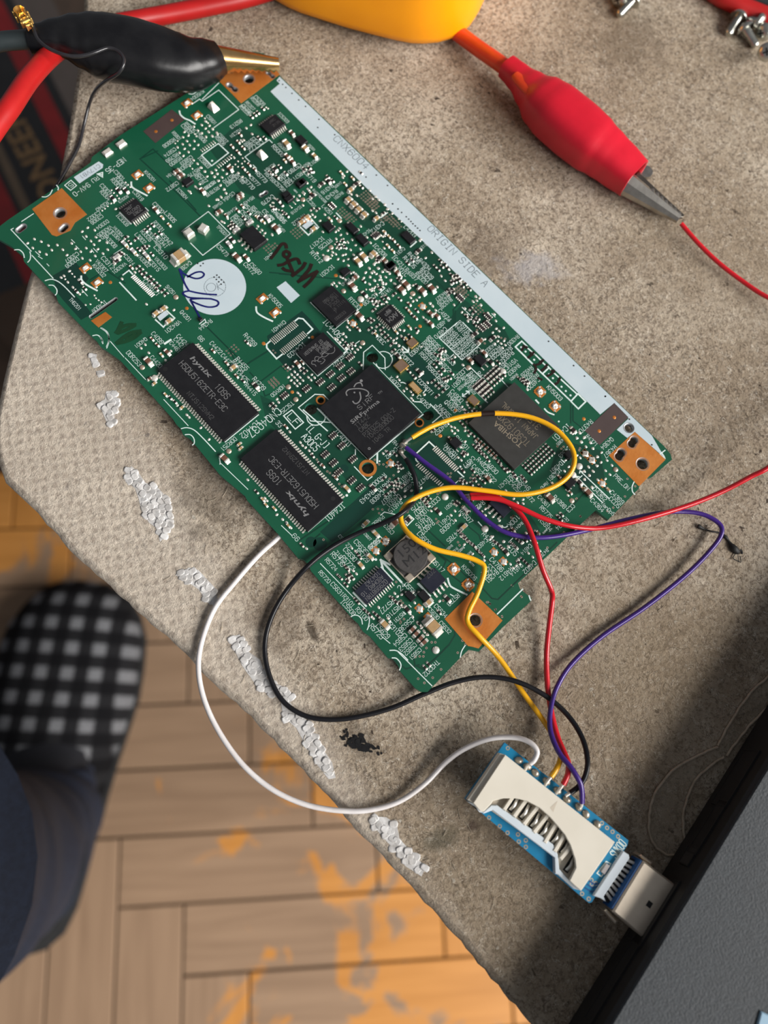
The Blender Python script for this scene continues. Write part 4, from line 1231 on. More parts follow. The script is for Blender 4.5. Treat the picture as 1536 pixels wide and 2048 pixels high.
t R5823 1338,1265 1480,1408
t R5819 1282,1315 1425,1455
l .2 552,1530 558,1310 670,1220 830,1382 835,1530
lc .2 720,1460 745,1500 815,1515 880,1490 922,1430 920,1370 880,1320 815,1300 760,1310
l .2 905,1360 955,1325
Tau 985,1350 710,1080
P 1020,1020 1075,1030 1040,1100 980,1130 940,1155 1010,1220 970,1190 1050,1270 1160,1010 1240,1060
Tau 1140,990 970,1050 1100,1140
Rau 1240,1020 1150,1100 1060,1130
K transistor 1.5 2.3 .9 890,215
P 830,250 855,270 885,290 930,180 970,225
Cbu 820,150 985,290
P 690,185 740,235 800,280 840,345 770,345 900,390 950,430 800,410 840,435 760,380 700,390 640,345 630,435 
P 630,230 690,280 580,290 655,520 690,490
Rau 560,400 760,490 740,110 1000,380 1020,350
l .25 760,555 830,490 810,470
Rav 780,490
p 590,505 635,505 665,490 690,520 735,440 705,470
@ 840 540 6.4
l .2 475,675 245,870 540,1150 775,945 735,905
l .2 545,670 700,825
t R4918 488,658 632,802
t R4915 448,700 582,832
t R4922 602,828 742,955
t R4912 385,750 522,892
t R4916 568,850 698,985
t R4910 355,788 492,932
t R4913 528,890 668,1022
t R4909 308,818 448,965
t R4914 492,920 628,1052
t R4900 275,850 415,995
t R4906 450,960 595,1105
t R4905 405,988 550,1140
t R5833 298,1068 440,1215
t R5822 238,1150 385,1298
t R5820 95,1225 240,1365
t R5830 212,1375 368,1515
t C4974 242,505 388,655
t L4901 350,635 202,748
t C4970 335,745 190,868
t LCD25 595,1265 445,1395
t R4911 638,1308 775,1445
t R4907 600,1340 740,1475
t X4901 555,1385 408,1505
t R4317 738,1308 882,1455
t C4205 775,1005 608,1135
t R4303 968,945 838,1045
t R4293 1032,982 885,1098
t R4233 1052,1022 915,1138
t R4292 1168,985 1028,1112
t R4932 1188,1045 1042,1185
t HSYNC 1108,1190 962,1308
t VSYNC 1238,1145 1088,1265
t R4902 1272,1215 1125,1340
t R4901 1245,1330 1150,1415
t R4330 1262,845 1125,955
t R4928 1442,1245 1295,1358
t R4929 1475,1295 1335,1408
t R4930 1515,1335 1365,1448
t C4920 1525,1395 1375,1520
NV 515,360
Rav 650,500 690,550 700,640 640,620
Rau 740,620 700,700 590,590 720,650
NV 790,745 860,700 870,600
P 575,490 535,540 595,575 610,655 645,625 690,655 970,650 950,565 870,550 675,400 780,445 725,390 760,360 715,340
l .2 540,480 580,520
l .2 595,535 635,575
l .2 920,560 960,600
Rbv 930,880 700,830
Cbv 770,920
P 930,800 1000,850 1010,780 1070,740 975,750 1075,905 995,910 1035,940 1090,960 1055,995 955,945 830,885
VG 760,500 4 3
VG 560,290 5 3
V 820,550 730,770 1040,870 1090,880 830,940
l .35 1220,985 1302,912 1370,978
l .35 1220,985 1440,1205
K transistor 2.6 1.9 1.0 765,1170
F 850,1225 800,1265 2 .9 u .3
Cbu 815,1070 640,1165
Rbu 900,1180
P 935,1215 550,1215 735,1110 870,1150 445,1110
O 620,1250
Rau 420,1160 270,1025 250,1100
Rau 1000,1180 1290,1410 1350,1440 1330,1400
l .2 395,1110 430,1080
l .2 640,1240 880,1480
p 20,980 40,1300 1060,1300
OB 1060,1300
g Rau 700,1500 1.15 3 .92 9
g Rau 850,1370 1.1 2 .92 5
@ 980 640 6.4
l .35 490,368 562,432
l .35 585,450 645,510
l .35 665,540 710,580
l .35 590,612 1035,1040
l .35 325,345 555,570
l .35 680,682 748,618
l .35 745,600 790,650
l .35 820,680 1112,948
l .35 1035,1042 1125,945 1225,1045 1130,1138 1035,1042
sd .26 400,350 455,405 515,460 565,510 755,695 805,745 860,800 915,855 970,910 1030,965
GV 640,920 830,1105
G 640,920 830,1105
t KN5003 730,850 922,1020
l .4 588,1028 620,1062
lc .35 700,1140 740,1180 815,1212
sd .22 880,1300
P 475,890
D 1200,1265
t R4370 1308,1292 1145,1432
t IC4901 1025,1350 800,1535 1.3
Rbu 1060,1410
P 1150,1445 1110,1510 1210,1500 1035,1440 1060,1455
Rau 370,750 420,800 460,830 400,770 480,790
l .2 120,740 240,870
@ 780 680 6.4
t CCPROT1 362,508 555,702
t C4093 355,712 508,868
t X4002 0,470 125,605
t R4065 618,838 772,982
t R4062 555,845 720,995
t C4900 778,645 928,790
t R4962 742,688 895,832
t C4968 768,770 915,910
t Q4903 705,782 848,925
t R4926 975,550 870,640
t C4969 965,560 1095,690
t R4904 930,470 1060,600
t 4907 980,430 1070,540
Rav 550,530 600,570 640,605 690,650 605,720
P 480,545 115,75 155,120 415,425 375,465
Rau 590,190 640,150 690,125 610,285 575,330 680,380 640,420 790,425 690,510 760,480 720,500
P 650,290 655,240 710,150 650,180 690,250 585,345 690,390 650,440 770,495 725,530 800,440 690,250
P 90,470 115,510 175,650 210,620 265,660 290,700 270,745 290,770 930,320 830,220 
lc .25 140,545 170,545 200,560
l .25 315,790 398,795
Rbu 370,410 95,205
P 440,700 320,490
Rau 310,470 240,400
l .2 425,680 465,630
l .22 515,820 655,965 545,1058
P 780,1105 825,1120 865,1155 790,1160 825,1195 740,1070
D 645,1225
Rav 550,1160
t R4052 720,1078 575,1208
t SN4201 835,1235 1015,1400
t TH4201 695,1332 862,1488
t CN4001 690,1380 850,1536
K transistor 2.3 2.1 1.0 835,1330
Cau 765,1265
Cav 1110,1280 1150,1315 1190,1350 1232,1388 1275,1425 1310,1462 1345,1495
Rau 1015,1180 945,1100 1060,1215 1080,1360 1110,1400 1150,1440 910,1060 960,1030 1190,1470 1120,1330
P 990,830 945,890 960,940 985,790 920,855 950,1110 960,1160 1030,1200 1000,1225 900,1370 960,1300 
F 860,1415 920,1375 2 .8 u .28
Rau 930,1470 970,1450
P 990,1460
l .28 985,1065 1440,1530
l .28 1120,680 1245,800
l .3 930,720 1010,660
l .3 930,690 930,722 965,728
l .3 975,655 1012,658 1012,690
Rau 1030,890 1090,900 1140,840 980,920
g Rau 1075,615 1.1 4 .9 4
P 1405,445 1450,400
D 840,900
@ 500 620 6.4
F 285,405 583,172 16 1.7 u .2
F 410,540 700,302 16 1.55 u .2
l .35 580,138 622,105 680,115 802,245 738,302
l .35 255,402 212,440 215,485 340,625 410,570
D 175,430 800,350 540,1050
sd .22 755,355
t CN4401 452,148 278,282
t IC4403 705,425 485,602
l .22 990,280 1215,512
l .4 600,562 868,838 1226,535
N 1280,610 1155,720 1030,825 900,925 725,1010 1290,790 1170,875 1045,995 440,1100
P 570,790 605,825 490,860 565,860 525,900 600,900 565,935 675,900 635,940 600,970 640,860 530,825 825,865 780,895 790,825 745,860
O 490,985 585,1145 1440,420
P 1225,340 1180,380 1115,375 1150,410 1300,435 1265,465 1235,490 1410,475 1375,505 1340,540 1190,300
Rau 1235,430 1210,470 1330,440 1290,480
Cbu 605,695
Cau 665,670
Rav 665,760 710,795 530,740
t NORVDD 442,970 268,1102
t TSC25 555,1185 398,1308
t CNQ4037- 395,1290 -80,1640 1.75
l .25 430,1355 535,1280 685,1440 580,1525 430,1355
t LF 500,1330 625,1475 1.5
t R4239 38,872 195,1015
Rbu 75,970
P 105,1030
l .22 735,1360 620,1250 830,1080 940,1085 1000,1145
l .22 735,1360 775,1420 1030,1440
lc .22 725,1350 740,1420 790,1465 850,1475 910,1455 955,1410 965,1350
Rav 275,1210 310,1245
P 365,1180 345,1140 640,1090 610,1060
VG 340,940 3 3
VG 500,740 3 2
Rau 1410,690 470,720
VG 340,535 2 1
@ 200 600 4.267
l .32 475,170 542,232 556,215
l .32 570,92 638,155 620,172
Tbv 480,120 545,80 590,185
t VR4201 685,180 555,280
t Q4201 688,95 775,180
t R4344 955,175 845,250
K resistor .8 .9 .7 862,172
l .22 850,205 895,165 905,190 865,215
t C4099 442,280 540,368
t Q4001 400,330 295,402
t C4424 658,300 752,388
t C4421 632,330 725,410
t C4461 598,362 688,445
t 66 840,312 885,350 1.0
t C4422 942,360 1038,452
t C4423 1038,465 1132,555
t R4455 1162,495 1265,592
t R4454 1132,518 1235,612
t C4425 1172,608 1268,695
t R4415 1238,718 1335,808
t R4269 1232,290 1332,390
t C4420 432,482 525,572
t DDR253 232,440 348,558
t IC4402 1365,1040 1200,1165 1.25
t DDR251 1168,1185 1028,1275
Cau 445,335 490,385
P 385,380 350,410 415,450 395,35 630,85
Cbu 575,450 
Ccu 415,530
Tau 525,470 560,810
P 605,435 560,515 
O 360,575
OB 465,667
Cav 425,675
Tav 465,715
Rau 600,835 640,870
P 660,900 690,925 740,980 760,1000 860,1090 930,1190
Cau 965,435 1080,540 1165,650
Tbv 1140,580
Rau 1220,690 1250,360
Rbu 1325,735
P 1280,385 1355,770
l .5 555,372 602,342
l .5 1070,1205 1345,980
l .16 90,355 205,488
l .16 215,495 390,680
l .16 545,850 752,1072
lc .22 8,240 50,270 75,310 75,360 58,410
lc .22 0,318 20,345 25,372
lc .22 695,1098 740,1090 800,1108 870,1170 985,1292
lc .22 728,1150 770,1150 800,1180 805,1220 790,1238
VG 1150,430 3 4
VG 1500,700 3 3
D 1395,370 740,70
Tav 700,920 
@ 440 820 4.8
l .5 848,1158 1168,882
t IC4401 1190,905 1012,1062 1.3
t 33 542,112 592,158 1.0
t 66 700,1190 755,1255 1.0
t R4343 1475,785 1345,885
t IC4001 1102,190 1255,350 1.1
t A30C5 792,245 948,375 1.6
t [L~G-J] 835,165 1045,345 1.6
N 1085,250 1170,345 1010,430 1090,510 1140,600 1275,475 1265,680 1350,750
Cau 1110,650 630,160 985,535
Tbu 1215,755
sd .3 1217,820
O 85,395
Ccu 45,470
Tav 200,370 185,330
Rau 350,785 785,1295
Tau 410,860 440,910 520,945 655,1110
P 545,1005 600,1050 430,845 450,870 640,1080 680,1130 265,670 670,210
P 770,310 790,340 820,360 855,390 880,420
l .16 0,505 268,762
l .16 590,1110 690,1205
lc .22 0,520 2,500 -6,460
l .22 1300,380 1300,430
l .28 800,0 1030,200 
l .3 960,0 1425,470 1536,385
l .22 1290,545 1415,675 1460,640
P 830,1330
V 930,475 1030,590 1055,605 1145,710 1170,735
@ 620 860 6.4
Q 1030,425
sd .2 890,400
P 970,270 935,300 1000,290
t R4147 1065,145 1205,280
t C4282 1115,240 968,355
t R4000 970,570 805,705
t R4610 1020,655 875,785
t C4608 940,790 778,932
t R4611 1282,550 1135,672
t C4609 1305,605 1180,720
t C4606 1325,675 1215,775
t C4607 1078,798 922,948
t Q4601 1158,840 978,978
t R4615 1170,910 1010,1048
t PWRBL 945,1102 802,1220
t R4775 1460,895 1305,1035
t R4607 1495,945 1338,1088
t 100NM 1512,1005 1362,1138
t C4615 1508,1105 1358,1228
t C563 1072,1322 950,1215
t C5638 918,1370 755,1510
t C5627 690,1325 785,1405
t C56 368,1348 435,1415
Rbu 805,740
P 835,772 1130,530 1120,450 1160,490 
Rav 945,625 1035,690 965,750 980,830 1110,640 1125,700 1190,720 1105,775 1050,770
P 1060,760 1215,780 1300,775 1215,850 1160,880
Tbv 710,1200
Tbu 835,1330
Q 970,1415
Ccv 1085,1195
Rbv 1255,1155
l .25 1190,1160 1270,1090 1330,1140 1245,1225 1190,1160
V 805,1015 870,1010 925,1020 885,1065 1250,1050 830,380 940,440 980,470 885,440 1020,625 1070,580
l .22 905,1090 952,1050 1085,1080
l .4 862,280 860,420
Rau 1140,430 1170,470 1110,470 1000,290 1090,310
Rau 1400,860 1440,890 1480,930 1500,960
P 1420,740 
Rau 30,330 120,430 310,600
@ 780 860 6.4
F 570,230 850,505 15 1.35 v .26
F 352,440 660,705 14 1.1 v .26
l .32 340,298 500,150 575,220
l .32 330,362 335,390 355,408
l .32 868,532 940,598
l .2 920,612 805,708
D 640,75
OB 705,855
sd .24 900,470
t R4771 478,592 345,722
t CCD3 635,868 505,975
t C4611 762,1112 620,1232
t C4609 815,1162 648,1310
t R4603 562,1182 402,1318
t L5609 355,1315 518,1465
t R4774 525,1135 370,1265
t R4507 890,1030 1055,1180
t C4785 895,1292 732,1430
t R4276 1190,1312 1345,1475
t C4603 1240,1400 1105,1525
t L4501 825,912 702,1018
t C4517 1085,355 935,465
t C4521 1055,405 965,488
t C4520 1058,450 1205,595
t R4825 1118,365 1270,518
t C4830 1218,400 1378,552
t C4522 1200,515 1352,668
t IC421 1515,635 1388,745
t R424 1210,925 1075,1020
t R4226 1150,960 1100,1050
Rbu 610,1040
Rav 470,860 500,900
P 525,1035 780,1090 830,1035 890,1090 835,1155 870,350 910,385 990,310 950,1000
Cbu 1250,625
Tbv 940,1245
Rau 915,640 960,660 1040,690 1080,640 1195,660 1130,600 1150,720 930,520 1060,520 910,670
V 1060,575 1030,615 1090,615 1060,655 740,560 780,555 770,600 610,820 640,800 590,1140 600,1190 620,1170
Rav 840,930 870,950 1000,1060 1160,1060
Wbu 960,1020
Rav 1040,920 940,860
Rau 920,1330 950,1380 990,1410 1030,1450 1070,1480 890,1310
Rau 950,290 1180,290 1220,330 1250,380 1400,430 1440,480 1480,520 1130,220 1150,260 1110,250
P 1270,970 1330,1000 1390,1050 1430,1090
P 1220,1010 1270,1060 1320,1110 1400,1160 1220,1090 1190,1130 1300,1370 1280,1400
Rau 30,690 100,700
@ 960 860 6.4
g Rau 560,470 1.0 3 .84 10
t R5738 365,585 525,730
t C5646 475,605 635,765
t C4254 375,660 528,808
t C4972 552,785 690,918
t C4361 745,845 892,985
t R4398 942,845 1095,995
t CC3 1198,955 1120,1045
t R5775 768,985 922,1120
t R5894 762,1135 915,1290
t R4734 1125,1135 972,1265
t 100K 498,1105 362,1230
t R4241 545,1185 445,1275
t D4361 1052,420 900,548
t IC4361 1035,492 868,648
t NanD 870,672 780,752
t C4383 1155,222 1010,342
t C4365 1082,100 985,192
t R4978 860,1280 800,1320
K transistor 2.4 2.5 1.1 1125,680
F 1110,775 1190,700 3 .95 u .28
K transistor 1.9 1.6 1.0 1125,330
Ccu 890,875 1375,805
Tau 850,820 1310,750
OB 1270,465 1190,575
O 1175,905
Rbu 1265,670
l .22 1228,655 1255,630
l .22 1285,710 1310,690
P 1095,385 1135,470 1080,525 1125,835 550,940 550,890
Q 1345,300 1430,385
P 1240,105 1300,150 1335,95 1355,215 1445,235 1415,160 1275,30 1390,475 1450,530 1500,460 1505,340 1335,530 1400,580 1510,640 1335,630 1435,730 1240,325 1280,355
Cau 1010,600 1150,800
Tau 930,695
V 1280,235 1270,260 1230,880 1285,1105 1075,1310 990,210 1040,240 1070,215 430,1100 410,1130 100,1180
Rau 570,640 450,600 430,560 540,600 330,520 290,480 360,510 220,390 250,410
P 330,775 430,880 480,930 440,810 440,600 540,600 570,640
Rau 420,1270 380,1290 1000,1110 1030,1140 1040,1080
P 1035,1065 1000,1100 890,1190
OB 245,1255
lc .25 285,1225 300,1245 330,1245 350,1230
l .25 1040,380 1080,415
P 60,1260 160,1365 305,1430 360,1490 535,1450 440,1310 590,1320
Rau 230,1460 280,1500 430,1470 450,1500 510,1430 480,1410 720,1310 650,1340
P 350,1310 450,1320 400,1310
@ 1120 780 5.12
l .25 205,828 502,1112
l .25 165,885 432,1152
l .25 200,850 205,828 235,840
l .25 165,905 162,884 195,888
l .22 195,905 225,878
t D4362 340,1005 475,1128
t CCD5 505,1102 612,1200
t NanDp5 425,1158 558,1278
t C4364 318,1118 445,1242
t C4369 515,1038 652,1160
t PRE_ON 555,868 708,1018
t R4371 265,465 385,568
t Q4364 542,498 422,598
t R4367 572,572 455,688
P 205,440 175,490 245,490 215,535 310,540 265,580 335,600 425,640 380,685 420,740 480,720 375,775 290,785 335,830 245,830 300,875 530,770 465,825 510,865 385,920 465,910 325,1000 490,1025 250,915
Q 255,650 320,710 430,955
O 570,815
Tau 490,1020
lc .25 758,942 738,990 742,1040 765,1070
lc .25 1025,665 1075,700 1040,640
l .25 1020,660 1075,618
V 690,910 770,985 665,1090 545,1205 485,1240 210,1295 170,1110
@ 880 1000 6.4
Rau 270,435 320,475 370,540 430,580 485,650 530,690 300,450 350,510 400,560 510,665 545,705
P 265,465 300,490 345,530 415,690 565,770 310,570
Q 690,665 810,785
GV 175,885 360,1085
G 175,885 360,1085
t KN5006 285,842 462,1018
t C4786 642,745 808,905
t R4614 1052,825 900,958
t R4612 918,872 770,1018
t C4614 1172,580 1035,688
t R4781 1378,632 1265,745
t C4802 1222,790 1070,930
t R4261 738,910 595,1055
t C4255 702,870 555,1000
t L4254 660,830 535,950
t R4602 300,590 240,680
t R4601 170,590 60,640
t R4605 230,620 120,700
t R4770 380,780 430,850
t R4703 400,660 330,720
t E05 878,592 985,705 1.2
Rau 1000,800 1050,760 1085,790 1115,820 940,580 480,640 745,570 780,600
P 1005,760 900,820 935,870 1000,800 975,840 1280,650 1235,545 1185,730 1130,680 575,365 875,600 990,625 810,530 1050,555 660,470 960,425 860,410 1060,540
OB 575,370
O 755,355
Cau 800,630 1250,420 930,380
Rbu 835,660
Rau 920,560 960,590 1090,510 1140,490 700,540
l .25 490,282 552,352
l .2 880,540 930,490
V 920,1095 1045,1240 710,1400 795,1495 600,1310 640,1330 230,540 250,580 1375,610
V 940,205 910,225 600,275 640,300
Tbv 300,350
l .28 735,1458 1058,1142
@ 640 1060 6.4
l .4 430,805 588,972
l .4 785,480 930,640
l .45 1040,665 778,385
l .45 778,385 805,500
l .45 778,385 892,442
l .45 865,362 1130,645 1412,372
l .35 1270,690 1410,845
t C5635 440,135 608,295
t R5729 465,255 628,400
t C5638 795,105 618,242
t C5630 305,235 465,390
t R5739 150,290 305,460
t 719 195,275 275,355
t 27 335,180 395,220
t R5723 280,340 440,502
t R5724 75,368 215,515
t R5720 -10,530 128,668
t C5631 145,678 298,835
t R3101 295,835 438,978
t R3100 465,1000 610,1150
t IC5508 270,905 448,1085
t R5727 935,905 775,1062
t R5716 1018,975 858,1120
t R5731 1080,1062 945,1175
t R3102 888,1195 1045,1360
t C5636 1192,1130 1018,1295
t C5629 722,1215 888,1375
t R5725 645,1212 805,1385
t 24 1000,760 1090,690 1.2
t D5504 1088,682 1240,840
t Q5117 1438,395 1590,525
l .16 5,430 450,885 
lc .2 450,885 560,990 610,1060 632,1140 622,1230 605,1275
lc .2 400,1108 440,1090 490,1098 530,1140 542,1202
l .16 800,1370 895,1450
sd .3 715,378
Rau 330,470 350,500 350,590 390,570 410,610 260,610 350,650 330,700 240,590
P 365,505 425,520 465,560 405,230 450,270 520,360 400,600 430,630 375,640
Rau 485,310 505,345
P 955,810 990,850 1045,825 920,865 1050,980 750,990 680,1130 870,1130 890,1170 
Rau 575,1030 640,1090 605,1050 970,920 1020,940 910,870 940,880 455,890 480,920 740,1100 700,1070
Rbu 1115,1015
l .2 1070,1050 1095,1075
l .2 1140,960 1165,985
P 1150,1070 1185,1110 1330,1290 1370,1335
Rau 1265,1200
P 1305,1245
Tbu 640,345 520,450
Tcu 825,1210
Q 715,265 835,150 1270,1005
Tbu 715,55
K transistor 2.2 1.4 1.0 1150,850
P 1105,800 1210,930 1190,800
K diode 2.4 1.7 1.0 1325,850
Tev 1385,925
l .5 1392,978 1442,930
Q 1385,1115
Tdu 1440,1240
Cbv 1180,1275 1230,1330 1285,1390 1330,1440
V 975,665 1035,905 1060,935 1075,1140 1035,1165 1030,1190 45,125
@ 780 1120 4.8
t C5654 158,712 38,822
t C5653 210,762 90,868
t C5652 250,805 138,905
t C5651 295,852 190,952
t C5630 370,462 468,565
t C5634 428,432 545,545
t C5632 478,592 580,700
t R5728 665,335 552,430
t TH3202 468,972 325,1108
l .2 80,885 402,1208
lc .22 0,868 60,870 120,908 170,960
lc .22 22,940 62,945 98,985 105,1020 92,1055
lc .22 720,822 688,875 675,932
l .22 1035,515 1270,285
lc .4 555,180 570,230 600,265 735,332
l .4 270,230 385,345
Rbu 550,372
l .2 580,330 605,345
OB 440,865
V 695,775 725,810 650,890 490,1050 410,1130 270,1140 330,1180 1175,245 1075,540 1010,475 960,420 940,405 400,790 435,790 350,845 325,885 285,925 245,930 320,925 1260,350 510,390
Rau 335,1030 370,1000 470,500
lc .3 1335,345 1345,375 1350,385
P 300,650 330,690 360,715 270,610 475,395 190,515
Tau 290,325
@ 0 340 5.908
l .2 765,182 840,122 905,186 835,242 765,182
t 5 862,162 812,200 1.1
t 94V-0 1065,172 862,292 1.25
t RU 1165,85 1085,140 1.1
l .3 1148,48 1212,30 1212,85 1148,48
l .3 1170,48 1205,60
l .2 395,518 258,608
l .2 158,690 130,705 370,960
l .2 380,1012 628,1280
lc .22 500,318 545,318 590,290 618,238
lc .22 670,182 690,210 686,236
lc .22 175,945 230,945 275,985 288,1035
lc .22 355,968 362,1010 355,1060 330,1090
lc .22 535,1308 610,1292 690,1320 770,1385 880,1500
lc .22 580,1362 630,1365 670,1410 672,1455 655,1478
P 325,865 405,815 485,845 570,890 675,885 610,945 740,940 385,920 545,995 465,965 790,1005 
l .15 420,965 470,1010
l .15 455,1020 500,1050
l .15 555,1110 580,1135
t C3307 925,980 775,1090
t D3308 925,1040 780,1150
P 820,1195 755,1250 720,1270 930,1295 970,1345 860,1385 910,1440 940,1465 800,1325
p 770,1290 850,1225 880,1260 1010,1410 975,1440
@ 0 350 3.657
t THG201 508,905 592,985
t IC40UW 780,925 672,1000
p 700,900 720,915 740,930 660,945 625,950 690,880
Rau 590,780 620,830 560,850
l .15 600,840 640,885
lc .22 745,1120 785,1150 798,1200 780,1255
lc .22 680,1175 715,1172 745,1200 748,1225
@ 340 300 3.657
lc .4 630,1150 638,1190 690,1225 748,1252
G 675,1088 770,1190
t KN5005 722,1060 818,1148
@ 620 660 5.12
l .3 78,806 600,1330 1156,866
l .14 648,335 1146,852
@ 560 560 4.518
l .3 278,204 510,430 704,268
"""

# ------------------------------------------------------------------ circuit board
ob0 = B(680, 740)
bd = thing('circuit_board', (ob0.x, ob0.y, 0), 'green circuit board with dense small parts, black chips and white printed codes', 'circuit board')
def Bs(pts): return [B(x, y) for x, y in pts]
def arc(c, r, a0, a1, n=8):
    return [(c[0] + r * math.cos(math.radians(a0 + (a1 - a0) * i / n)), c[1] + r * math.sin(math.radians(a0 + (a1 - a0) * i / n))) for i in range(n + 1)]
outline_px = [(-14, 463), (17, 439), (100, 383), (181, 325), (184, 314), (240, 271), (330, 214), (394, 174), (470, 128), (506, 103), (528, 107), (545, 125), (561, 153), (700, 287), (800, 384), (1000, 577), (1210, 780), (1303, 869), (1328, 892), (1341, 908), (1344, 919), (1304, 954), (1296, 954), (1280, 967), (1277, 978), (1216, 1040), (1192, 1020), (1160, 1050), (1098, 1109), (1036, 1166), (1040, 1178), (1063, 1196), (1061, 1203), (1004, 1256), (958, 1303), (938, 1299), (921, 1315), (855, 1384), (842, 1384), (830, 1376), (800, 1342), (797, 1332), (786, 1318), (776, 1316), (740, 1273), (726, 1263), (716, 1247), (706, 1238), (622, 1142), (617, 1129), (607, 1119), (596, 1116), (557, 1069), (494, 1000), (490, 992), (440, 950), (380, 877), (366, 869), (362, 858), (352, 848), (346, 838), (240, 720), (200, 692), (192, 680), (186, 676), (116, 604), (112, 590), (102, 582), (48, 523), (46, 512), (34, 502), (22, 492), (-6, 476)]
bo_ = Bs(outline_px)
def slot(c, a, L_, w_):      # rounded slot, all in mm
    out = []; ca, sa = math.cos(a), math.sin(a)
    for sgn in (1, -1):
        for i in range(9):
            t = -math.pi / 2 + math.pi * i / 8; x, y = (L_ / 2 - w_ / 2 + w_ / 2 * math.cos(t)) * sgn, w_ / 2 * math.sin(t) * sgn
            out.append((c[0] + x * ca - y * sa, c[1] + x * sa + y * ca))
    return out
def bow(c, a, L_, w_, k=.5):   # peanut-shaped hole
    out = []; ca, sa = math.cos(a), math.sin(a)
    for i in range(28):
        t = i * 2 * math.pi / 28; x = L_ / 2 * math.cos(t); y = w_ / 2 * math.sin(t) * (k + (1 - k) * abs(math.cos(t)) ** .8)
        if abs(math.cos(t)) > .75: y *= 1
        out.append((c[0] + x * ca - y * sa, c[1] + x * sa + y * ca))
    return out
U, V = 0.0, math.pi / 2
HOLES = {'a1': circ(B(120.3, 426.5), 1.30), 'a2': slot(B(127.8, 456.5), V + .15, 2.5, 1.5), 'a3': slot(B(42.5, 457), V + .05, 2.5, 1.3),
         'b1': circ(B(498, 158.5), 1.25), 'b2': bow(B(464.5, 175), U + .12, 3.3, 2.2, .25), 'b3': bow(B(541, 150), U + .1, 2.6, 1.7, .25), 'b4': slot(B(500, 134.5), V, 1.6, 1.0),
         'c1': circ(B(1285, 928), 1.32), 'c2': bow(B(1266, 884.5), V + .2, 2.9, 2.5, .62), 'c3': bow(B(1240.5, 909.5), V + .2, 3.0, 2.6, .62), 'c4': circ(B(1257.8, 856), 1.02),
         'd1': circ(B(950.7, 1240.5), 1.25),
         'h1': circ(B(744.7, 714), 1.38), 'h2': circ(B(621.9, 817.6), 1.42), 'h3': circ(B(856.6, 830), 1.28), 'h4': circ(B(735.8, 936.3), 1.35), 'r1': circ(B(641.3, 800.5), .72), 'r2': circ(B(838.6, 845.6), .72),
         's1': slot(B(207, 616), V - .02, 7.6, .85), 's2': bow(B(527.3, 388), V - .1, 2.0, 1.3, .3)}
sb = plate('substrate', bo_, HOLES.values(), ZB - 1.15, ZB, M['mask'], bd)
sb.data.materials.append(M['edge'])
for p in sb.data.polygons:
    if abs(p.normal.z) < .5: p.material_index = 1
# plated rims standing a hair above the mask, grey inside walls
M['rim'] = pmat('hole_rim', (.27, .28, .29), (.36, .37, .37), 700, .4, metal=.5)
for k in ('a1', 'a2', 'a3', 'b1', 'b2', 'b3', 'b4', 'c1', 'c2', 'c3', 'c4', 'd1', 's1', 's2'):
    h = HOLES[k]; n = len(h); cx, cy = sum(q[0] for q in h) / n, sum(q[1] for q in h) / n
    def sc(f, z): return [(q[0] + (q[0] - cx) / max(1e-6, math.hypot(q[0] - cx, q[1] - cy)) * f, q[1] + (q[1] - cy) / max(1e-6, math.hypot(q[0] - cx, q[1] - cy)) * f, z) for q in h]
    w_ = .28 if k != 's1' else .16
    mb = MB(); mb.loft([sc(-.02, ZB - 1.2), sc(-.02, ZB + .03), sc(w_, ZB + .07)], 0, False); mb.build('hole_rim', M['rim'], bd)
def cpatch(pts, hs, nm='copper_pad', mt=None, z0=0.0, z1=.05): return plate(nm, Bs(pts), [HOLES[h] for h in hs], ZB + z0, ZB + z1, mt or M['copper'], bd)
cpatch([(64.3, 418.2), (123.6, 376.4), (174, 429), (150, 445), (141, 461), (113, 473), (104, 470)], ['a1', 'a2'])
cpatch([(434, 158.5), (512, 108.5), (526, 111), (541, 127), (559.5, 149), (482, 207), (466, 190)], ['b1', 'b2', 'b3', 'b4'])
cpatch([(1269.5, 863.5), (1331, 919), (1281, 970), (1277, 972), (1217.5, 911)], ['c1', 'c2', 'c3'])
cpatch([(944.6, 1183.5), (1005, 1241), (957, 1297), (946, 1294), (936, 1292), (889.4, 1238)], ['d1'])
cpatch([(182, 641.5), (211, 624), (224, 634.5), (197, 655)], [])
def ringpad(c, r0, r1, nm='copper_ring'):
    mb = MB(); q = B(*c); mb.loft([circ3(q, r0, ZB + .01), circ3(q, r0, ZB + .09), circ3(q, r1, ZB + .09), circ3(q, r1, ZB - 1.1)], 0, False, False); mb.build(nm, M['copper'], bd)
def circ3(q, r, z, n=28): return [(q.x + r * math.cos(i * 2 * math.pi / n), q.y + r * math.sin(i * 2 * math.pi / n), z) for i in range(n)]
ringpad((735.8, 936.3), 2.0, 1.36); ringpad((641.3, 800.5), 1.1, .74); ringpad((838.6, 845.6), 1.08, .74)
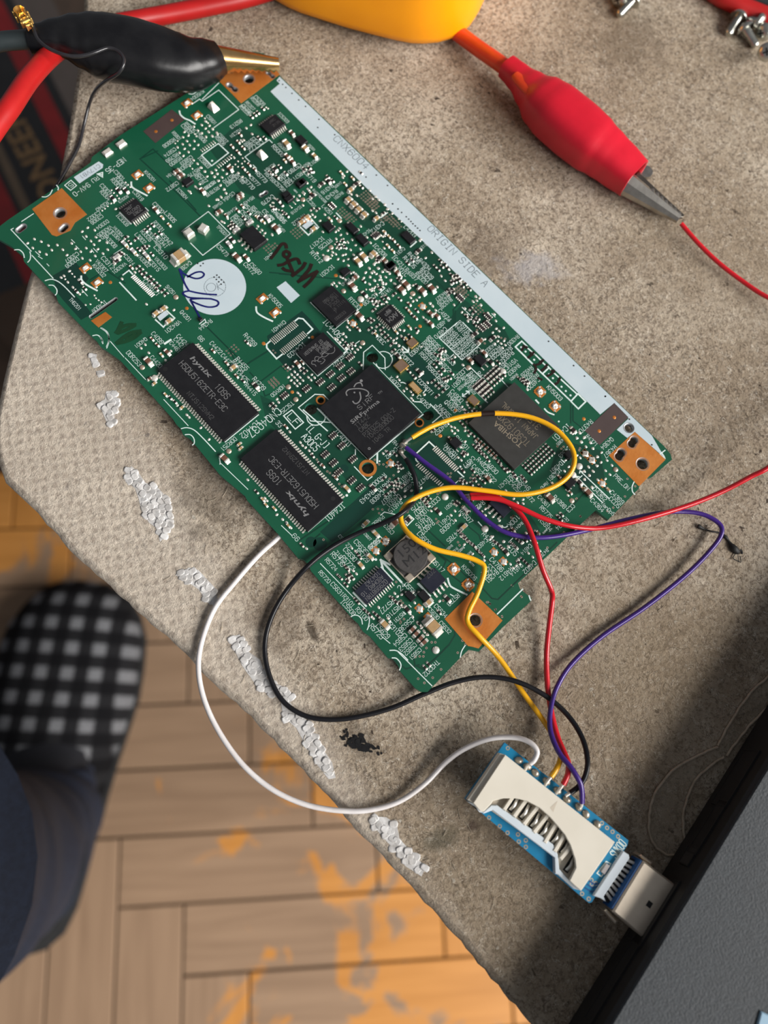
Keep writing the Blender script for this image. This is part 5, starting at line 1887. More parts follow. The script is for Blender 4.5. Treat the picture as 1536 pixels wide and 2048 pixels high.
# white printed band, brown labels, round sticker-like print, small white rectangles
plate('white_band', Bs([(559, 153.5), (1209.5, 781), (1303.5, 871), (1329.5, 916), (1270, 864), (1254.5, 876), (1233.5, 859.5), (1257, 837), (1228.5, 806), (1200.3, 829), (1008, 640), (837, 474), (740, 383), (549, 191.5), (541, 183), (559.5, 167.5), (553, 161)]), [HOLES['c4']], ZB, ZB + .03, M['silk_white'], bd)
def flatpart(nm, pts, mt, z=.03, wts=None):
    mb = MB(); mb.flat(wts or Bs(pts), ZB + z); return mb.build(nm, mt, bd)
o = flatpart('brown_label', [(1228.5, 806), (1256.8, 834.7), (1199, 890.4), (1169.8, 862)], M['brown'], .05)
flatpart('brown_label', [(286.5, 263), (343.5, 219), (369.5, 239.5), (311, 286.5)], M['brown'], .05)
q = B(429.6, 573.5); mb = MB(); mb.disc(q.x, q.y, ZB + .04, 7.35, 64, 0, 7.2); mb.build('round_white_print', M['silk_white'], bd)
flatpart('white_rectangle', [(553, 575), (571, 562.5), (599.8, 591), (582.3, 606)], M['silk_white'])
flatpart('white_rectangle', [(147.5, 354.5), (197.5, 323), (206.5, 329), (205.5, 336), (159, 367)], M['silk_white'])
flatpart('white_rectangle', [(604, 453.3), (619.7, 441.7), (627.5, 448.5), (612, 460.3)], M['silk_white'], .3)
flatpart('white_rectangle', [(314.8, 635), (331.2, 622.3), (338.3, 629.3), (320.7, 643.4)], M['silk_white'], .3)
# areas of bare laminate seen through the mask: darker green
TA = []
for ps in [[(596, 728), (628, 690), (652, 640), (742, 634), (800, 655), (866, 700), (902, 790), (884, 866), (940, 930), (972, 980), (930, 1010), (868, 970), (806, 1000), (762, 978), (700, 968), (622, 880), (556, 806)], [(520, 790), (556, 806), (622, 880), (680, 950), (676, 986), (590, 900), (532, 838)],
           [(700, 330), (752, 384), (842, 470), (940, 570), (920, 600), (850, 560), (760, 480), (690, 420)], [(930, 600), (1010, 660), (1030, 700), (990, 760), (900, 740), (880, 660)], [(960, 985), (1040, 1000), (1080, 1060), (1060, 1100), (1000, 1090), (940, 1040)], [(1120, 880), (1200, 900), (1210, 960), (1150, 990), (1100, 940)], [(470, 250), (540, 280), (600, 330), (560, 420), (480, 380), (420, 300)]]:
    TA.append(ps)
def within(q, poly):
    r = False; n = len(poly)
    for i in range(n):
        a, b = poly[i], poly[i - 1]
        if (a[1] > q[1]) != (b[1] > q[1]) and q[0] < (b[0] - a[0]) * (q[1] - a[1]) / (b[1] - a[1]) + a[0]: r = not r
    return r
for ps in TA:
    hs = [h for h in HOLES.values() if within((sum(q[0] for q in h) / len(h), sum(q[1] for q in h) / len(h)), Bs(ps))]
    plate('trace_area', Bs(ps), hs, ZB - .01, ZB + .008, M['mask_mid'], bd)
for ps in [[(640, 1064), (742, 972), (764, 984), (776, 1006), (752, 1012), (720, 1040), (694, 1062), (664, 1084)], [(106, 551), (152, 525), (178, 557), (150, 590), (172, 612), (184, 628), (162, 640), (128, 602), (114, 585)],
           [(534, 672), (604, 622), (622, 640), (644, 668), (628, 690), (650, 712), (626, 732), (600, 760), (572, 736), (540, 700)], [(786, 926), (862, 878), (930, 948), (898, 976), (862, 972), (838, 940)],
           [(820, 705), (846, 722), (872, 752), (866, 776), (848, 790), (826, 762), (812, 742)], [(1134, 930), (1152, 916), (1168, 930), (1186, 950), (1176, 968), (1148, 962)], [(330, 500), (336, 506), (330, 518), (324, 510)]]:
    mb = MB(); mb.flat(Bs(ps), ZB + .012); mb.build('bare_mask_area', M['mask_dark'], bd)
for c, r in (((688.5, 937), .95), ((640, 1088), 1.5), ((622, 1084), 1.2)): q = B(*c); mb = MB(); mb.disc(q.x, q.y, ZB + .014, r, 18); mb.build('bare_mask_area', M['mask_dark'], bd)
TR = MB()
def dl(pts, w_=.3): TR.line(Bs(pts), w_, ZB + .016)
for ps in [[(315, 302), (280, 318), (350, 382), (400, 432)], [(280, 318), (306, 298), (360, 350)], [(540, 545), (588, 549), (608, 556)], [(560, 548), (700, 560), (712, 548)], [(340, 362), (392, 420)],
           [(412, 652), (458, 698), (480, 740), (500, 768)], [(458, 698), (492, 730), (540, 700)], [(500, 724), (562, 686)], [(520, 764), (562, 732), (570, 740)], [(500, 745), (524, 772), (530, 792), (560, 780)],
           [(1141.5, 808), (1141.5, 846)], [(1146, 813), (1146, 842), (1164, 856)], [(961, 1172), (984, 1197), (996, 1199), (1024, 1172), (1114, 1085)], [(866, 1100), (912, 1132), (930, 1150), (961, 1172)], [(1092, 1068), (1156, 1000), (1170, 984)], [(1108, 1060), (1128, 1040)],
           [(856, 1060), (890, 1092)], [(932, 1040), (936, 1052), (958, 1070), (962, 1082), (990, 1070)], [(916, 1062), (936, 1082), (956, 1106), (976, 1120), (990, 1136)], [(876, 1108), (892, 1122), (878, 1154)], [(900, 1148), (926, 1168)],
           [(614, 1090), (640, 1068)], [(650, 1110), (676, 1090), (692, 1080)], [(600, 1080), (720, 1000)], [(907, 620), (907, 650)], [(911, 622), (911, 648)], [(906, 620), (922, 602)], [(900, 560), (930, 590), (946, 598)], [(870, 560), (884, 572), (896, 590)],
           [(180, 560), (212, 540)], [(236, 556), (262, 536)], [(212, 540), (250, 566)], [(858, 1345), (830, 1330), (826, 1300)], [(788, 1320), (812, 1338), (838, 1330)], [(898, 1290), (870, 1318), (856, 1330)], [(905, 1230), (910, 1270), (898, 1290)],
           [(846, 770), (884, 796), (890, 808), (886, 834)], [(886, 780), (900, 774), (920, 752)], [(690, 640), (720, 660), (760, 676)]]: dl(ps)
for i in range(5): dl([(700 + i * 3, 900 + i * 1), (716 + i * 3, 912 + i * 2), (722 + i * 3, 904), (734 + i * 2, 900)], .1)
for i in range(6): dl([(756 + i * 2.4, 650 + i), (762 + i * 2, 672 + i), (758 + i * 2, 700)], .1); dl([(528 + i * 2.2, 806), (534 + i * 2.2, 820), (546 + i * 2, 828)], .1)
for i in range(6): dl([(768 + i * 3.8, 1236 + i * 3.3 - i * 6), (790 + i * 4, 1262 - i * 2.6), (800 + i * 4, 1276 - i * 2.6)], .12)
TR.build('mask_grooves', M['trace'], bd, 'stuff')

# ------------------------------------------------------------------ lettering: a plain stroke alphabet like the board's own
G_ = {'A': '0,0 1,4 2,6 3,4 4,0|1,2.4 3,2.4', 'B': '0,0 0,6 3,6 4,5 4,4 3,3.2 0,3.2|3,3.2 4,2.2 4,1 3,0 0,0', 'C': '4,5 3,6 1,6 0,5 0,1 1,0 3,0 4,1', 'D': '0,0 0,6 2.6,6 4,4.6 4,1.4 2.6,0 0,0', 'E': '4,0 0,0 0,6 4,6|0,3.2 3,3.2', 'F': '0,0 0,6 4,6|0,3.2 3,3.2',
      'G': '4,5 3,6 1,6 0,5 0,1 1,0 3,0 4,1 4,2.8 2.4,2.8', 'H': '0,0 0,6|4,0 4,6|0,3.1 4,3.1', 'I': '2,0 2,6|1,0 3,0|1,6 3,6', 'J': '0,1 1,0 2,0 3,1 3,6', 'K': '0,0 0,6|4,6 0,2.4|1.4,3.4 4,0', 'L': '0,6 0,0 4,0', 'M': '0,0 0,6 2,3 4,6 4,0', 'N': '0,0 0,6 4,0 4,6',
      'O': '1,0 0,1 0,5 1,6 3,6 4,5 4,1 3,0 1,0', 'P': '0,0 0,6 3,6 4,5 4,3.8 3,2.8 0,2.8', 'Q': '1,0 0,1 0,5 1,6 3,6 4,5 4,1 3,0 1,0|2.4,1.6 4.2,-.4', 'R': '0,0 0,6 3,6 4,5 4,4 3,3 0,3|2,3 4,0', 'S': '0,1 1,0 3,0 4,1 4,2.2 3,3 1,3.2 0,4 0,5 1,6 3,6 4,5', 'T': '2,0 2,6|0,6 4,6',
      'U': '0,6 0,1 1,0 3,0 4,1 4,6', 'V': '0,6 2,0 4,6', 'W': '0,6 1,0 2,4 3,0 4,6', 'X': '0,0 4,6|0,6 4,0', 'Y': '0,6 2,3 4,6|2,3 2,0', 'Z': '0,6 4,6 0,0 4,0', '0': '1,0 0,1 0,5 1,6 3,6 4,5 4,1 3,0 1,0', '1': '.8,5 2,6 2,0', '2': '0,5 1,6 3,6 4,5 4,4 0,0 4,0', '3': '0,5 1,6 3,6 4,5 4,4 3,3.2 1.6,3.2|3,3.2 4,2.2 4,1 3,0 1,0 0,1',
      '4': '3,0 3,6 0,2 4.2,2', '5': '4,6 0,6 0,3.4 3,3.4 4,2.4 4,1 3,0 1,0 0,1', '6': '4,5 3,6 1,6 0,4.6 0,1 1,0 3,0 4,1 4,2.4 3,3.4 0,3', '7': '0,6 4,6 1.6,0', '8': '1,3.2 0,4 0,5 1,6 3,6 4,5 4,4 3,3.2 1,3.2 0,2.2 0,1 1,0 3,0 4,1 4,2.2 3,3.2', '9': '0,1 1,0 3,0 4,1.4 4,5 3,6 1,6 0,5 0,3.8 1,2.8 4,3', '-': '.6,3 3.4,3', '_': '0,0 4,0', '.': '1.8,0 2.2,0', '/': '0,0 4,6', '[': '2.6,0 1,0 1,6 2.6,6', ']': '1.4,0 3,0 3,6 1.4,6', '+': '2,1 2,5|0,3 4,3',
      'a': '.4,3.4 1,4 3,4 4,3 4,0|4,2.2 1,2.2 0,1.4 0,.8 1,0 3,0 4,.8', 'n': '0,0 0,4|0,3 1,4 3,4 4,3 4,0', 'd': '4,6 4,0 1,0 0,1 0,3 1,4 4,4', 'p': '0,-2 0,4 3,4 4,3 4,1 3,0 0,0', 'i': '2,0 2,4|2,5.4 2,5.8', 'm': '0,0 0,4|0,3.4 1,4 2,3.2 2,0|2,3.2 3,4 4,3.2 4,0', 'r': '0,0 0,4|0,2.8 1.4,4 3,3.8', ' ': ''}
G_ = {k: [[tuple(map(float, q.split(','))) for q in st.split()] for st in v.split('|') if st] for k, v in G_.items()}
def text(mb, s, a, b, z, h=None, wd=None, wr=.62, mi=0, frac=.72):
    """s written from a to b (mm), letters centred on that line"""
    d = Vector((b[0] - a[0], b[1] - a[1], 0)); L_ = d.length; d.normalize(); up = Vector((-d.y, d.x, 0)); n = len(s); adv = L_ / n
    h = h or adv * 1.38; wd = wd or max(.068, min(.16, h * .095)); gw = adv * frac
    for i, ch in enumerate(s):
        for st in G_.get(ch, G_.get(ch.upper(), [])):
            pts = []
            for x, y in st:
                q = Vector((a[0], a[1], 0)) + d * (adv * i + (adv - gw) / 2 + x / 4 * gw) + up * ((y / 6 - .5) * h); pts.append((q.x, q.y))
            mb.line(pts, wd, z, mi)
def bold(name, s, a, b, z, h, mt, parent, squash=1.0, shear=0.0, off=0.0):
    """lettering in the built-in outline font, fitted from a to b"""
    cu = bpy.data.curves.new(name, 'FONT'); cu.body = s; cu.size = 1; cu.shear = shear; cu.offset = off; cu.align_y = 'CENTER'; cu.resolution_u = 2
    t = bpy.data.objects.new('tmp', cu); C.objects.link(t); dg = bpy.context.evaluated_depsgraph_get()
    me = bpy.data.meshes.new_from_object(t.evaluated_get(dg)); bpy.data.objects.remove(t); bpy.data.curves.remove(cu)
    xs = [v.co.x for v in me.vertices]; ys = [v.co.y for v in me.vertices]; x0, x1, y0, y1 = min(xs), max(xs), min(ys), max(ys)
    d = Vector((b[0] - a[0], b[1] - a[1], 0)); L_ = d.length; d.normalize(); up = Vector((-d.y, d.x, 0)); mid = Vector(((a[0] + b[0]) / 2, (a[1] + b[1]) / 2, z))
    for v in me.vertices:
        u, w_ = ((v.co.x - x0) / (x1 - x0) - .5) * L_, ((v.co.y - y0) / (y1 - y0) - .5) * h
        q = d * u + up * w_; v.co = (q.x * S, q.y * S, 0)
    me.materials.append(mt); me.name = name
    o = bpy.data.objects.new(name, me); C.objects.link(o); place(o, mid, parent); return o

# ------------------------------------------------------------------ small parts: one mesh per kind, shared by every copy
SZ = {'a': (1.0, .5, .42), 'b': (1.55, .82, .72), 'c': (2.05, 1.2, .95), 'd': (3.3, 2.5, 1.7), 'e': (1.5, 1.25, .8)}
PM = {}
def comp_mesh(kind, size):
    if (kind, size) in PM: return PM[kind, size]
    L_, W_, H_ = SZ[size]; t = L_ * (.22 if kind != 'R' else .2); mb = MB(); k = .04 * L_
    mb.cbox(0, 0, .05, H_ * (.96 if kind != 'R' else .62), L_ - 2 * t + .02, W_ * .96, .04 * W_, 0, 0)
    hh = H_ if kind != 'R' else H_ * .62
    for sx in (-1, 1):
        x = sx * (L_ / 2 - t / 2); mb.cbox(x, 0, .02, hh, t, W_, .06 * W_, 0, 1)
        xo, xi = sx * (L_ / 2 + .28 * W_ + .08), sx * (L_ / 2 - .01); ww = W_ * .48      # solder fillet
        vs = [(xi, -ww, .02), (xi, ww, .02), (xo, ww * .9, .02), (xo, -ww * .9, .02), (xi, -ww * .9, hh * .7), (xi, ww * .9, hh * .7), ((xi + xo) / 2, ww * .8, hh * .22), ((xi + xo) / 2, -ww * .8, hh * .22)]
        fs = [(4, 7, 6, 5), (7, 3, 2, 6), (0, 3, 7, 4), (1, 5, 6, 2)]
        mb.add(vs, [f if sx > 0 else f[::-1] for f in fs], 1)
    nm = {'C': 'capacitor', 'T': 'capacitor', 'W': 'ferrite_bead', 'R': 'resistor'}[kind]
    o = mb.build(nm, [{'C': M['cap'], 'T': M['tan'], 'W': M['silver'], 'R': M['res']}[kind], M['tin']], bd, origin=(0, 0, 0))
    PM[kind, size] = [nm, o.data, o]; return PM[kind, size]
def array_mesh():
    if 'N' in PM: return PM['N']
    mb = MB(); mb.cbox(0, 0, .04, .42, .75, 2.0, .05)
    for i in range(4):
        y = (i - 1.5) * .5
        for sx in (-1, 1): mb.cbox(sx * .5, y, .02, .40 if abs(sx) else .3, .34, .27, .06, 0, 1)
        mb.box(0, y, .42, .43, .5, .05, 0, 2)
    o = mb.build('resistor_array', [M['res'], M['tin'], M['mark']], bd, origin=(0, 0, 0)); PM['N'] = ['resistor_array', o.data, o]; return PM['N']
def clip_mesh():
    if 'G' in PM: return PM['G']
    mb = MB(); mb.cbox(-.1, 0, 0, .12, 1.7, 2.5, .03, 0, 0)
    mb.loft([[(-.5, -.75, .1), (.45, -.75, .1), (.45, .75, .1), (-.5, .75, .1)], [(-.35, -.6, .45), (.3, -.6, .30), (.3, .6, .30), (-.35, .6, .45)], [(-.2, -.4, .55), (.1, -.4, .38), (.1, .4, .38), (-.2, .4, .55)]], 1, True, True)
    for sy in (-.85, .85): mb.cbox(.75, sy, 0, .16, .5, .4, .05, 0, 1)
    o = mb.build('spring_contact', [M['copper'], M['tin']], bd, origin=(0, 0, 0)); PM['G'] = ['spring_contact', o.data, o]; return PM['G']
def star_mesh():
    if 'Q' in PM: return PM['Q']
    mb = MB(); mb.cbox(0, 0, 0, .06, 1.7, 1.5, .02, 0, 0); n = 12; r0 = []; r1 = []
    for i in range(n):
        a = i * 2 * math.pi / n; r = .95 if i % 3 == 0 else (.62 if i % 3 == 1 else .72); r0.append((r * math.cos(a) + .12, r * math.sin(a), .06)); r1.append((r * .55 * math.cos(a) + .12, r * .55 * math.sin(a), .26))
    mb.loft([r0, r1], 1, True, True)
    o = mb.build('solder_land', [M['copper'], M['tin']], bd, origin=(0, 0, 0)); PM['Q'] = ['solder_land', o.data, o]; return PM['Q']
USED = set()
def put(pm, x, y, rot):
    nm, me, o = pm
    if id(o) in USED: o = o.copy(); o.name = nm; C.objects.link(o)
    else: USED.add(id(o))
    o.parent = bd; o.location = (Vector((x, y, ZB)) - ORI[bd.name]) * S; o.rotation_euler = (0, 0, rot); return o
PADS, SILK, VIAS, DOTS, BIG, FING, SILKB = MB(), MB(), MB(), MB(), [], MB(), MB()
def feed(data):
    x0 = y0 = 0; s = 1.0
    def pt(t): a, b = t.split(','); return (x0 + float(a) / s, y0 + float(b) / s)
    for ln_ in data.strip().splitlines():
        tk = ln_.split()
        if not tk: continue
        k = tk[0]
        if k == '@': x0, y0, s = map(float, tk[1:4])
        elif k == 'P' or k == 'p':
            for t in tk[1:]:
                q = B(*pt(t)); PADS.dome(q.x, q.y, ZB, .40 if k == 'P' else .27, .13, 8, 0, .29 if k == 'P' else .22, random.choice((U, U, V)) + random.uniform(-.2, .2))
        elif k in ('O', 'OB', 'OS'):
            for t in tk[1:]:
                q = B(*pt(t)); r = .62 if k == 'O' else .82; m_ = MB(); m_.dome(q.x, q.y, ZB, r, .28 if k == 'O' else .4, 16); m_.build('test_point', M['pinktin'] if k == 'O' else M['tin'], bd)
        elif k == 'D':
            for t in tk[1:]:
                q = B(*pt(t)); DOTS.dome(q.x, q.y, ZB, .42, .06, 12)
        elif k == 'V':
            for t in tk[1:]:
                q = B(*pt(t)); VIAS.disc(q.x, q.y, ZB + .02, .26, 12, 0, None, .13); VIAS.disc(q.x, q.y, ZB + .018, .13, 8, 1)
        elif k == 'VG':    # a block of small tented holes
            q = B(*pt(tk[1])); nu, nv = int(tk[2]), int(tk[3])
            for i in range(nu):
                for j in range(nv): X, Y = q.x + (i - nu / 2) * .75, q.y + (j - nv / 2) * .75; VIAS.disc(X, Y, ZB + .02, .22, 10, 0, None, .12); VIAS.disc(X, Y, ZB + .018, .12, 8, 1)
        elif k[0] in 'CTWR' and len(k) == 3:
            for t in tk[1:]:
                q = B(*pt(t)); put(comp_mesh(k[0], k[1]), q.x, q.y, (U if k[2] == 'u' else V) + random.uniform(-.05, .05))
        elif k in ('N', 'NV', 'G', 'GV', 'Q', 'QV'):
            for t in tk[1:]:
                q = B(*pt(t)); put({'N': array_mesh, 'G': clip_mesh, 'Q': star_mesh}[k[0]](), q.x, q.y, V if k.endswith('V') else U)
        elif k == 'g':     # grid of resistors: type, start, step u mm, count, step v mm, count
            ty = tk[1]; q = B(*pt(tk[2])); du, nu, dv, nv = float(tk[3]), int(tk[4]), float(tk[5]), int(tk[6])
            for i in range(nu):
                for j in range(nv): put(comp_mesh(ty[0], ty[1]), q.x + i * du, q.y + j * dv, (U if ty[2] == 'u' else V) + random.uniform(-.05, .05))
        elif k == 't':
            a, b = B(*pt(tk[2])), B(*pt(tk[3])); h = float(tk[4]) if len(tk) > 4 else None
            dx, dy = b.x - a.x, b.y - a.y                                   # lettering runs square to the board
            if abs(dx) > abs(dy): m_ = (a.y + b.y) / 2; a, b = (a.x, m_), (b.x, m_)
            else: m_ = (a.x + b.x) / 2; a, b = (m_, a.y), (m_, b.y)
            n = len(tk[1]); L_ = math.hypot(b[0] - a[0], b[1] - a[1]); text(SILK, tk[1].replace('~', ' '), a, b, ZB + .03, h or min(1.02, L_ / n * 1.32))
        elif k == 'l': SILK.line(Bs([pt(t) for t in tk[2:]]), float(tk[1]), ZB + .032)
        elif k == 'lc':
            q = [Vector((*v[:2], 0)) for v in Bs([pt(t) for t in tk[2:]])]; SILK.line(cr(q, 5), float(tk[1]), ZB + .032)
        elif k == 'sd':
            for t in tk[2:]: q = B(*pt(t)); SILK.disc(q.x, q.y, ZB + .034, float(tk[1]), 14)
        elif k == 'F':     # row of connector lands: from, to, count, length mm, direction they run
            a, b = B(*pt(tk[1])), B(*pt(tk[2])); n = int(tk[3]); L_ = float(tk[4]); r_ = U if tk[5] == 'u' else V; w_ = float(tk[6]) if len(tk) > 6 else .26
            for i in range(n): c = a.lerp(b, i / (n - 1)); FING.cbox(c.x, c.y, ZB, ZB + .09, L_, w_, .05, r_)
        elif k == 'K':     # plain black block part: size u, size v, height, positions
            for t in tk[5:]:
                q = B(*pt(t)); m_ = MB(); lu, lv, hh = map(float, tk[2:5]); m_.cbox(q.x, q.y, ZB + .05, ZB + hh, lu, lv, .1); m_.build(tk[1], M['black'], bd)
def chip(name, px4, h, mt, lead=None, nl=0, ll=.9, lw=.3, hidden=(), bev=.12, row=False, leadmt=None):
    """px4: corners of the top face in photograph points: -u end, +v, +u, -v. lead: 'u', 'v' or 'uv' = ends that carry leads"""
    q = [B(x, y, h) for x, y in px4]; a, b, c, d = q
    x0, x1 = (a.x + b.x) / 2, (c.x + d.x) / 2; y0, y1 = (a.y + d.y) / 2, (b.y + c.y) / 2
    cx, cy, lu, lv = (x0 + x1) / 2, (y0 + y1) / 2, abs(x1 - x0), abs(y1 - y0)
    mb = MB(); zb = .1 if lead else .02
    vs = []; 
    for z, k in ((ZB + zb, bev), (ZB + h * .5, 0), (ZB + h - .04, bev * .8), (ZB + h, bev * .8 + .04)):
        for sx, sy in ((-1, -1), (1, -1), (1, 1), (-1, 1)): vs.append((cx + sx * (lu / 2 - k + bev * .8), cy + sy * (lv / 2 - k + bev * .8), z))
    fs = [(3, 2, 1, 0), (12, 13, 14, 15)]
    for r in (0, 4, 8):
        for i in range(4): j = (i + 1) % 4; fs.append((r + i, r + j, r + 4 + j, r + 4 + i))
    mb.add(vs, fs, 0); o = mb.build(name, mt, bd)
    rowmb = MB(); lm = leadmt or M['tin']; proto = None
    def lead_into(mb, w_):
        hz = min(h * .5, .55); mb.loft([[(0, -w_ / 2, hz), (0, w_ / 2, hz), (0, w_ / 2, hz + .1), (0, -w_ / 2, hz + .1)], [(ll * .28, -w_ / 2, hz), (ll * .28, w_ / 2, hz), (ll * .33, w_ / 2, hz + .1), (ll * .33, -w_ / 2, hz + .1)],
                                          [(ll * .45, -w_ / 2, .02), (ll * .45, w_ / 2, .02), (ll * .55, w_ / 2, .13), (ll * .55, -w_ / 2, .13)], [(ll, -w_ / 2, .01), (ll, w_ / 2, .01), (ll, w_ / 2, .09), (ll, -w_ / 2, .09)]], 0, True, False)
    ends = []
    if lead and 'u' in lead: ends += [(0.0, lu / 2, lv), (math.pi, lu / 2, lv)]
    if lead and 'v' in lead: ends += [(V, lv / 2, lu), (-V, lv / 2, lu)]
    for e, (rot, off, span) in enumerate(ends):
        cnt = nl if isinstance(nl, int) else nl[e]; pitch = span * .97 / cnt
        for i in range(cnt):
            t = (i - (cnt - 1) / 2) * pitch; ca, sa = math.cos(rot), math.sin(rot); ox, oy = off - .02, t
            X, Y = cx + ox * ca - oy * sa, cy + ox * sa + oy * ca
            if row:
                m_ = MB(); lead_into(m_, lw)
                rowmb.add([(X + p[0] * ca - p[1] * sa, Y + p[0] * sa + p[1] * ca, ZB + p[2]) for p in m_.v], m_.f)
            else:
                if proto is None: m_ = MB(); lead_into(m_, lw); proto = m_.build('lead', lm, o, origin=(0, 0, 0)); l_ = proto
                else: l_ = proto.copy(); l_.name = 'lead'; C.objects.link(l_)
                l_.parent = o; l_.location = (Vector((X, Y, ZB)) - ORI[o.name]) * S; l_.rotation_euler = (0, 0, rot)
    if row and rowmb.v: rowmb.build('lead_row', lm, o, 'stuff')
    return o, cx, cy, lu, lv
def tile(x0, y0, s): return lambda a, b: (x0 + a / s, y0 + b / s)
def mark(chip_, h, rows, mt='mark', name='marking', x0=0, y0=0, s=1.0):
    mb = MB()
    for r in rows:
        a, b = B(x0 + r[1] / s, y0 + r[2] / s, h), B(x0 + r[3] / s, y0 + r[4] / s, h)
        if abs(b.x - a.x) > abs(b.y - a.y): m_ = (a.y + b.y) / 2; a, b = (a.x, m_), (b.x, m_)
        else: m_ = (a.x + b.x) / 2; a, b = (m_, a.y), (m_, b.y)
        text(mb, r[0], a, b, ZB + h + .02, r[5] if len(r) > 5 else None, r[6] if len(r) > 6 else None)
    return mb.build(name, M[mt], chip_)

# ------------------------------------------------------------------ the big chips
f5, f6, f8, fk, fp = tile(200, 600, 4.267), tile(440, 820, 4.8), tile(620, 660, 5.12), tile(500, 620, 6.4), tile(640, 1060, 6.4)
h = 1.05
o, *_ = chip('memory_chip', [f5(485, 590), f5(800, 365), f5(1355, 965), f5(1055, 1195)], h, M['black'], 'v', 33, 1.05, .36, row=True)
bold('logo', 'hynix', B(*f5(775, 490), h), B(*f5(945, 660), h), ZB + h + .02, 1.5, M['mark'], o, shear=.15, off=.02)
mark(o, h, [('H5DU5162ETR-E3C', 685, 530, 1080, 940, 1.35, .12), ('109S', 990, 725, 1100, 835, 1.45, .13)], x0=200, y0=600, s=4.267)
mark(o, h, [('NTJS129WH2', 745, 790, 970, 1010, 1.0)], 'mark_dim', x0=200, y0=600, s=4.267)
mb = MB(); q = B(*f5(557, 590), h); mb.disc(q.x, q.y, ZB + h + .015, .55, 18); mb.build('index_dimple', M['dark'], o)
o, *_ = chip('memory_chip', [f6(190, 470), f6(545, 175), f6(1180, 880), f6(840, 1150)], h, M['black'], 'v', 33, 1.05, .36, row=True)
bold('logo', 'hynix', B(*f6(845, 1015), h), B(*f6(640, 775), h), ZB + h + .02, 1.5, M['mark'], o, shear=.15, off=.02)
mark(o, h, [('H5DU5162ETR-E3C', 930, 935, 480, 455, 1.35, .12), ('109S', 580, 710, 460, 585, 1.45, .13)], x0=440, y0=820, s=4.8)
mark(o, h, [('NTJS129WH2', 850, 615, 605, 365, 1.0)], 'mark_dim', x0=440, y0=820, s=4.8)
mb = MB(); q = B(*f6(1085, 850), h); mb.disc(q.x, q.y, ZB + h + .015, .5, 18); mb.build('index_dimple', M['dark'], o)
# square processor
h = 1.25
o, cx, cy, lu, lv = chip('processor', [f8(97, 800), f8(632, 345), f8(1135, 862), f8(600, 1305)], h, M['black'], bev=.06)
bold('marking', 'SiRFprima', B(*f8(425, 952), h), B(*f8(708, 728), h), ZB + h + .02, 1.25, M['mark'], o, off=.008)
mark(o, h, [('S', 488, 808, 530, 774, 1.05), ('i', 535, 775, 570, 745, 1.05), ('R', 572, 740, 612, 708, 1.05), ('F', 610, 705, 652, 668, 1.05), ('TM', 695, 655, 740, 628, .45)], x0=620, y0=660, s=5.12)
mark(o, h, [('TT442', 462, 990, 602, 880, 1.0), ('CABC', 505, 1035, 605, 950, 1.0), ('P3T025.00A-Z', 545, 1080, 868, 812, .95), ('10452B3000', 585, 1110, 852, 888, .95), ('1045~TR'.replace('~', ' '), 635, 1150, 822, 1008, .9)], 'mark_dim', x0=620, y0=660, s=5.12)
mb = MB()
for pts, w_ in (([(378, 668), (370, 640), (395, 612), (450, 602), (520, 602), (575, 618), (600, 642), (592, 668), (575, 678)], .26), ([(452, 580), (470, 553), (500, 540), (525, 546), (536, 572)], .26), ([(510, 640), (520, 690), (508, 728), (480, 752), (455, 750), (440, 732)], .3)):
    mb.line(cr([B(*f8(a, b), h) for a, b in pts], 5), w_, ZB + h + .02)
for c, r in (((525, 520), .34), ((455, 640), .22)): q = B(*f8(*c), h); mb.disc(q.x, q.y, ZB + h + .02, r, 14)
mb.build('logo', M['mark'], o)
mb = MB(); q = B(*f8(606, 1214), h); mb.disc(q.x, q.y, ZB + h + .02, .3, 14, 0, None, .16); mb.build('index_dimple', M['mark'], o)
# display controller, grey
h = 1.3; ft = tile(860, 660, 3.072)
o, *_ = chip('controller_chip', [ft(235, 562), ft(530, 318), ft(792, 605), ft(515, 860)], h, M['chip_grey'], bev=.05)
bold('marking', 'TOSHIBA', B(*ft(562, 712), h), B(*ft(395, 568), h), ZB + h + .02, 1.35, M['mark_tan'], o, off=.006)
mark(o, h, [('TC90192XBG', 612, 700, 395, 505, 1.5, .11), ('JAPAN 1110HAL', 658, 662, 440, 452, 1.3, .11), ('3156', 678, 600, 585, 530, 1.4, .11)], 'mark_tan', x0=860, y0=660, s=3.072)
mb = MB(); q = B(*ft(737, 588), h); mb.disc(q.x, q.y, ZB + h + .015, .68, 20); mb.build('index_dimple', M['mark_tan'], o)
# flash, upper small BGA and codec
h = 1.05
o, *_ = chip('flash_chip', [fk(615, 558), fk(905, 285), fk(1212, 528), fk(870, 818)], h, M['black'], bev=.05)
mark(o, h, [('07 SPANSION', 925, 392, 695, 572, .8), ('THAILAND', 995, 395, 850, 520, .62), ('98878A7 J', 1020, 425, 875, 545, .62), ('GL064A90', 1045, 455, 905, 570, .62)], x0=500, y0=620, s=6.4)
mb = MB()
for pts in ([(1080, 480), (1085, 520), (1060, 550), (1010, 560), (950, 545)], [(1010, 560), (960, 600), (920, 590), (940, 550), (980, 530)], [(920, 600), (880, 620), (870, 660), (910, 660)], [(880, 600), (840, 600), (830, 640), (870, 650)], [(840, 660), (800, 650), (790, 690), (830, 700), (845, 720)], [(930, 620), (960, 640), (930, 680), (905, 690)]): mb.line(cr([B(*fk(a, b), h) for a, b in pts], 4), .12, ZB + h + .02)
mb.build('logo', M['mark'], o)
fg = tile(560, 560, 4.518)
o, *_ = chip('memory_chip', [fg(288, 200), fg(460, 42), fg(692, 262), fg(512, 415)], h, M['black'], bev=.05)
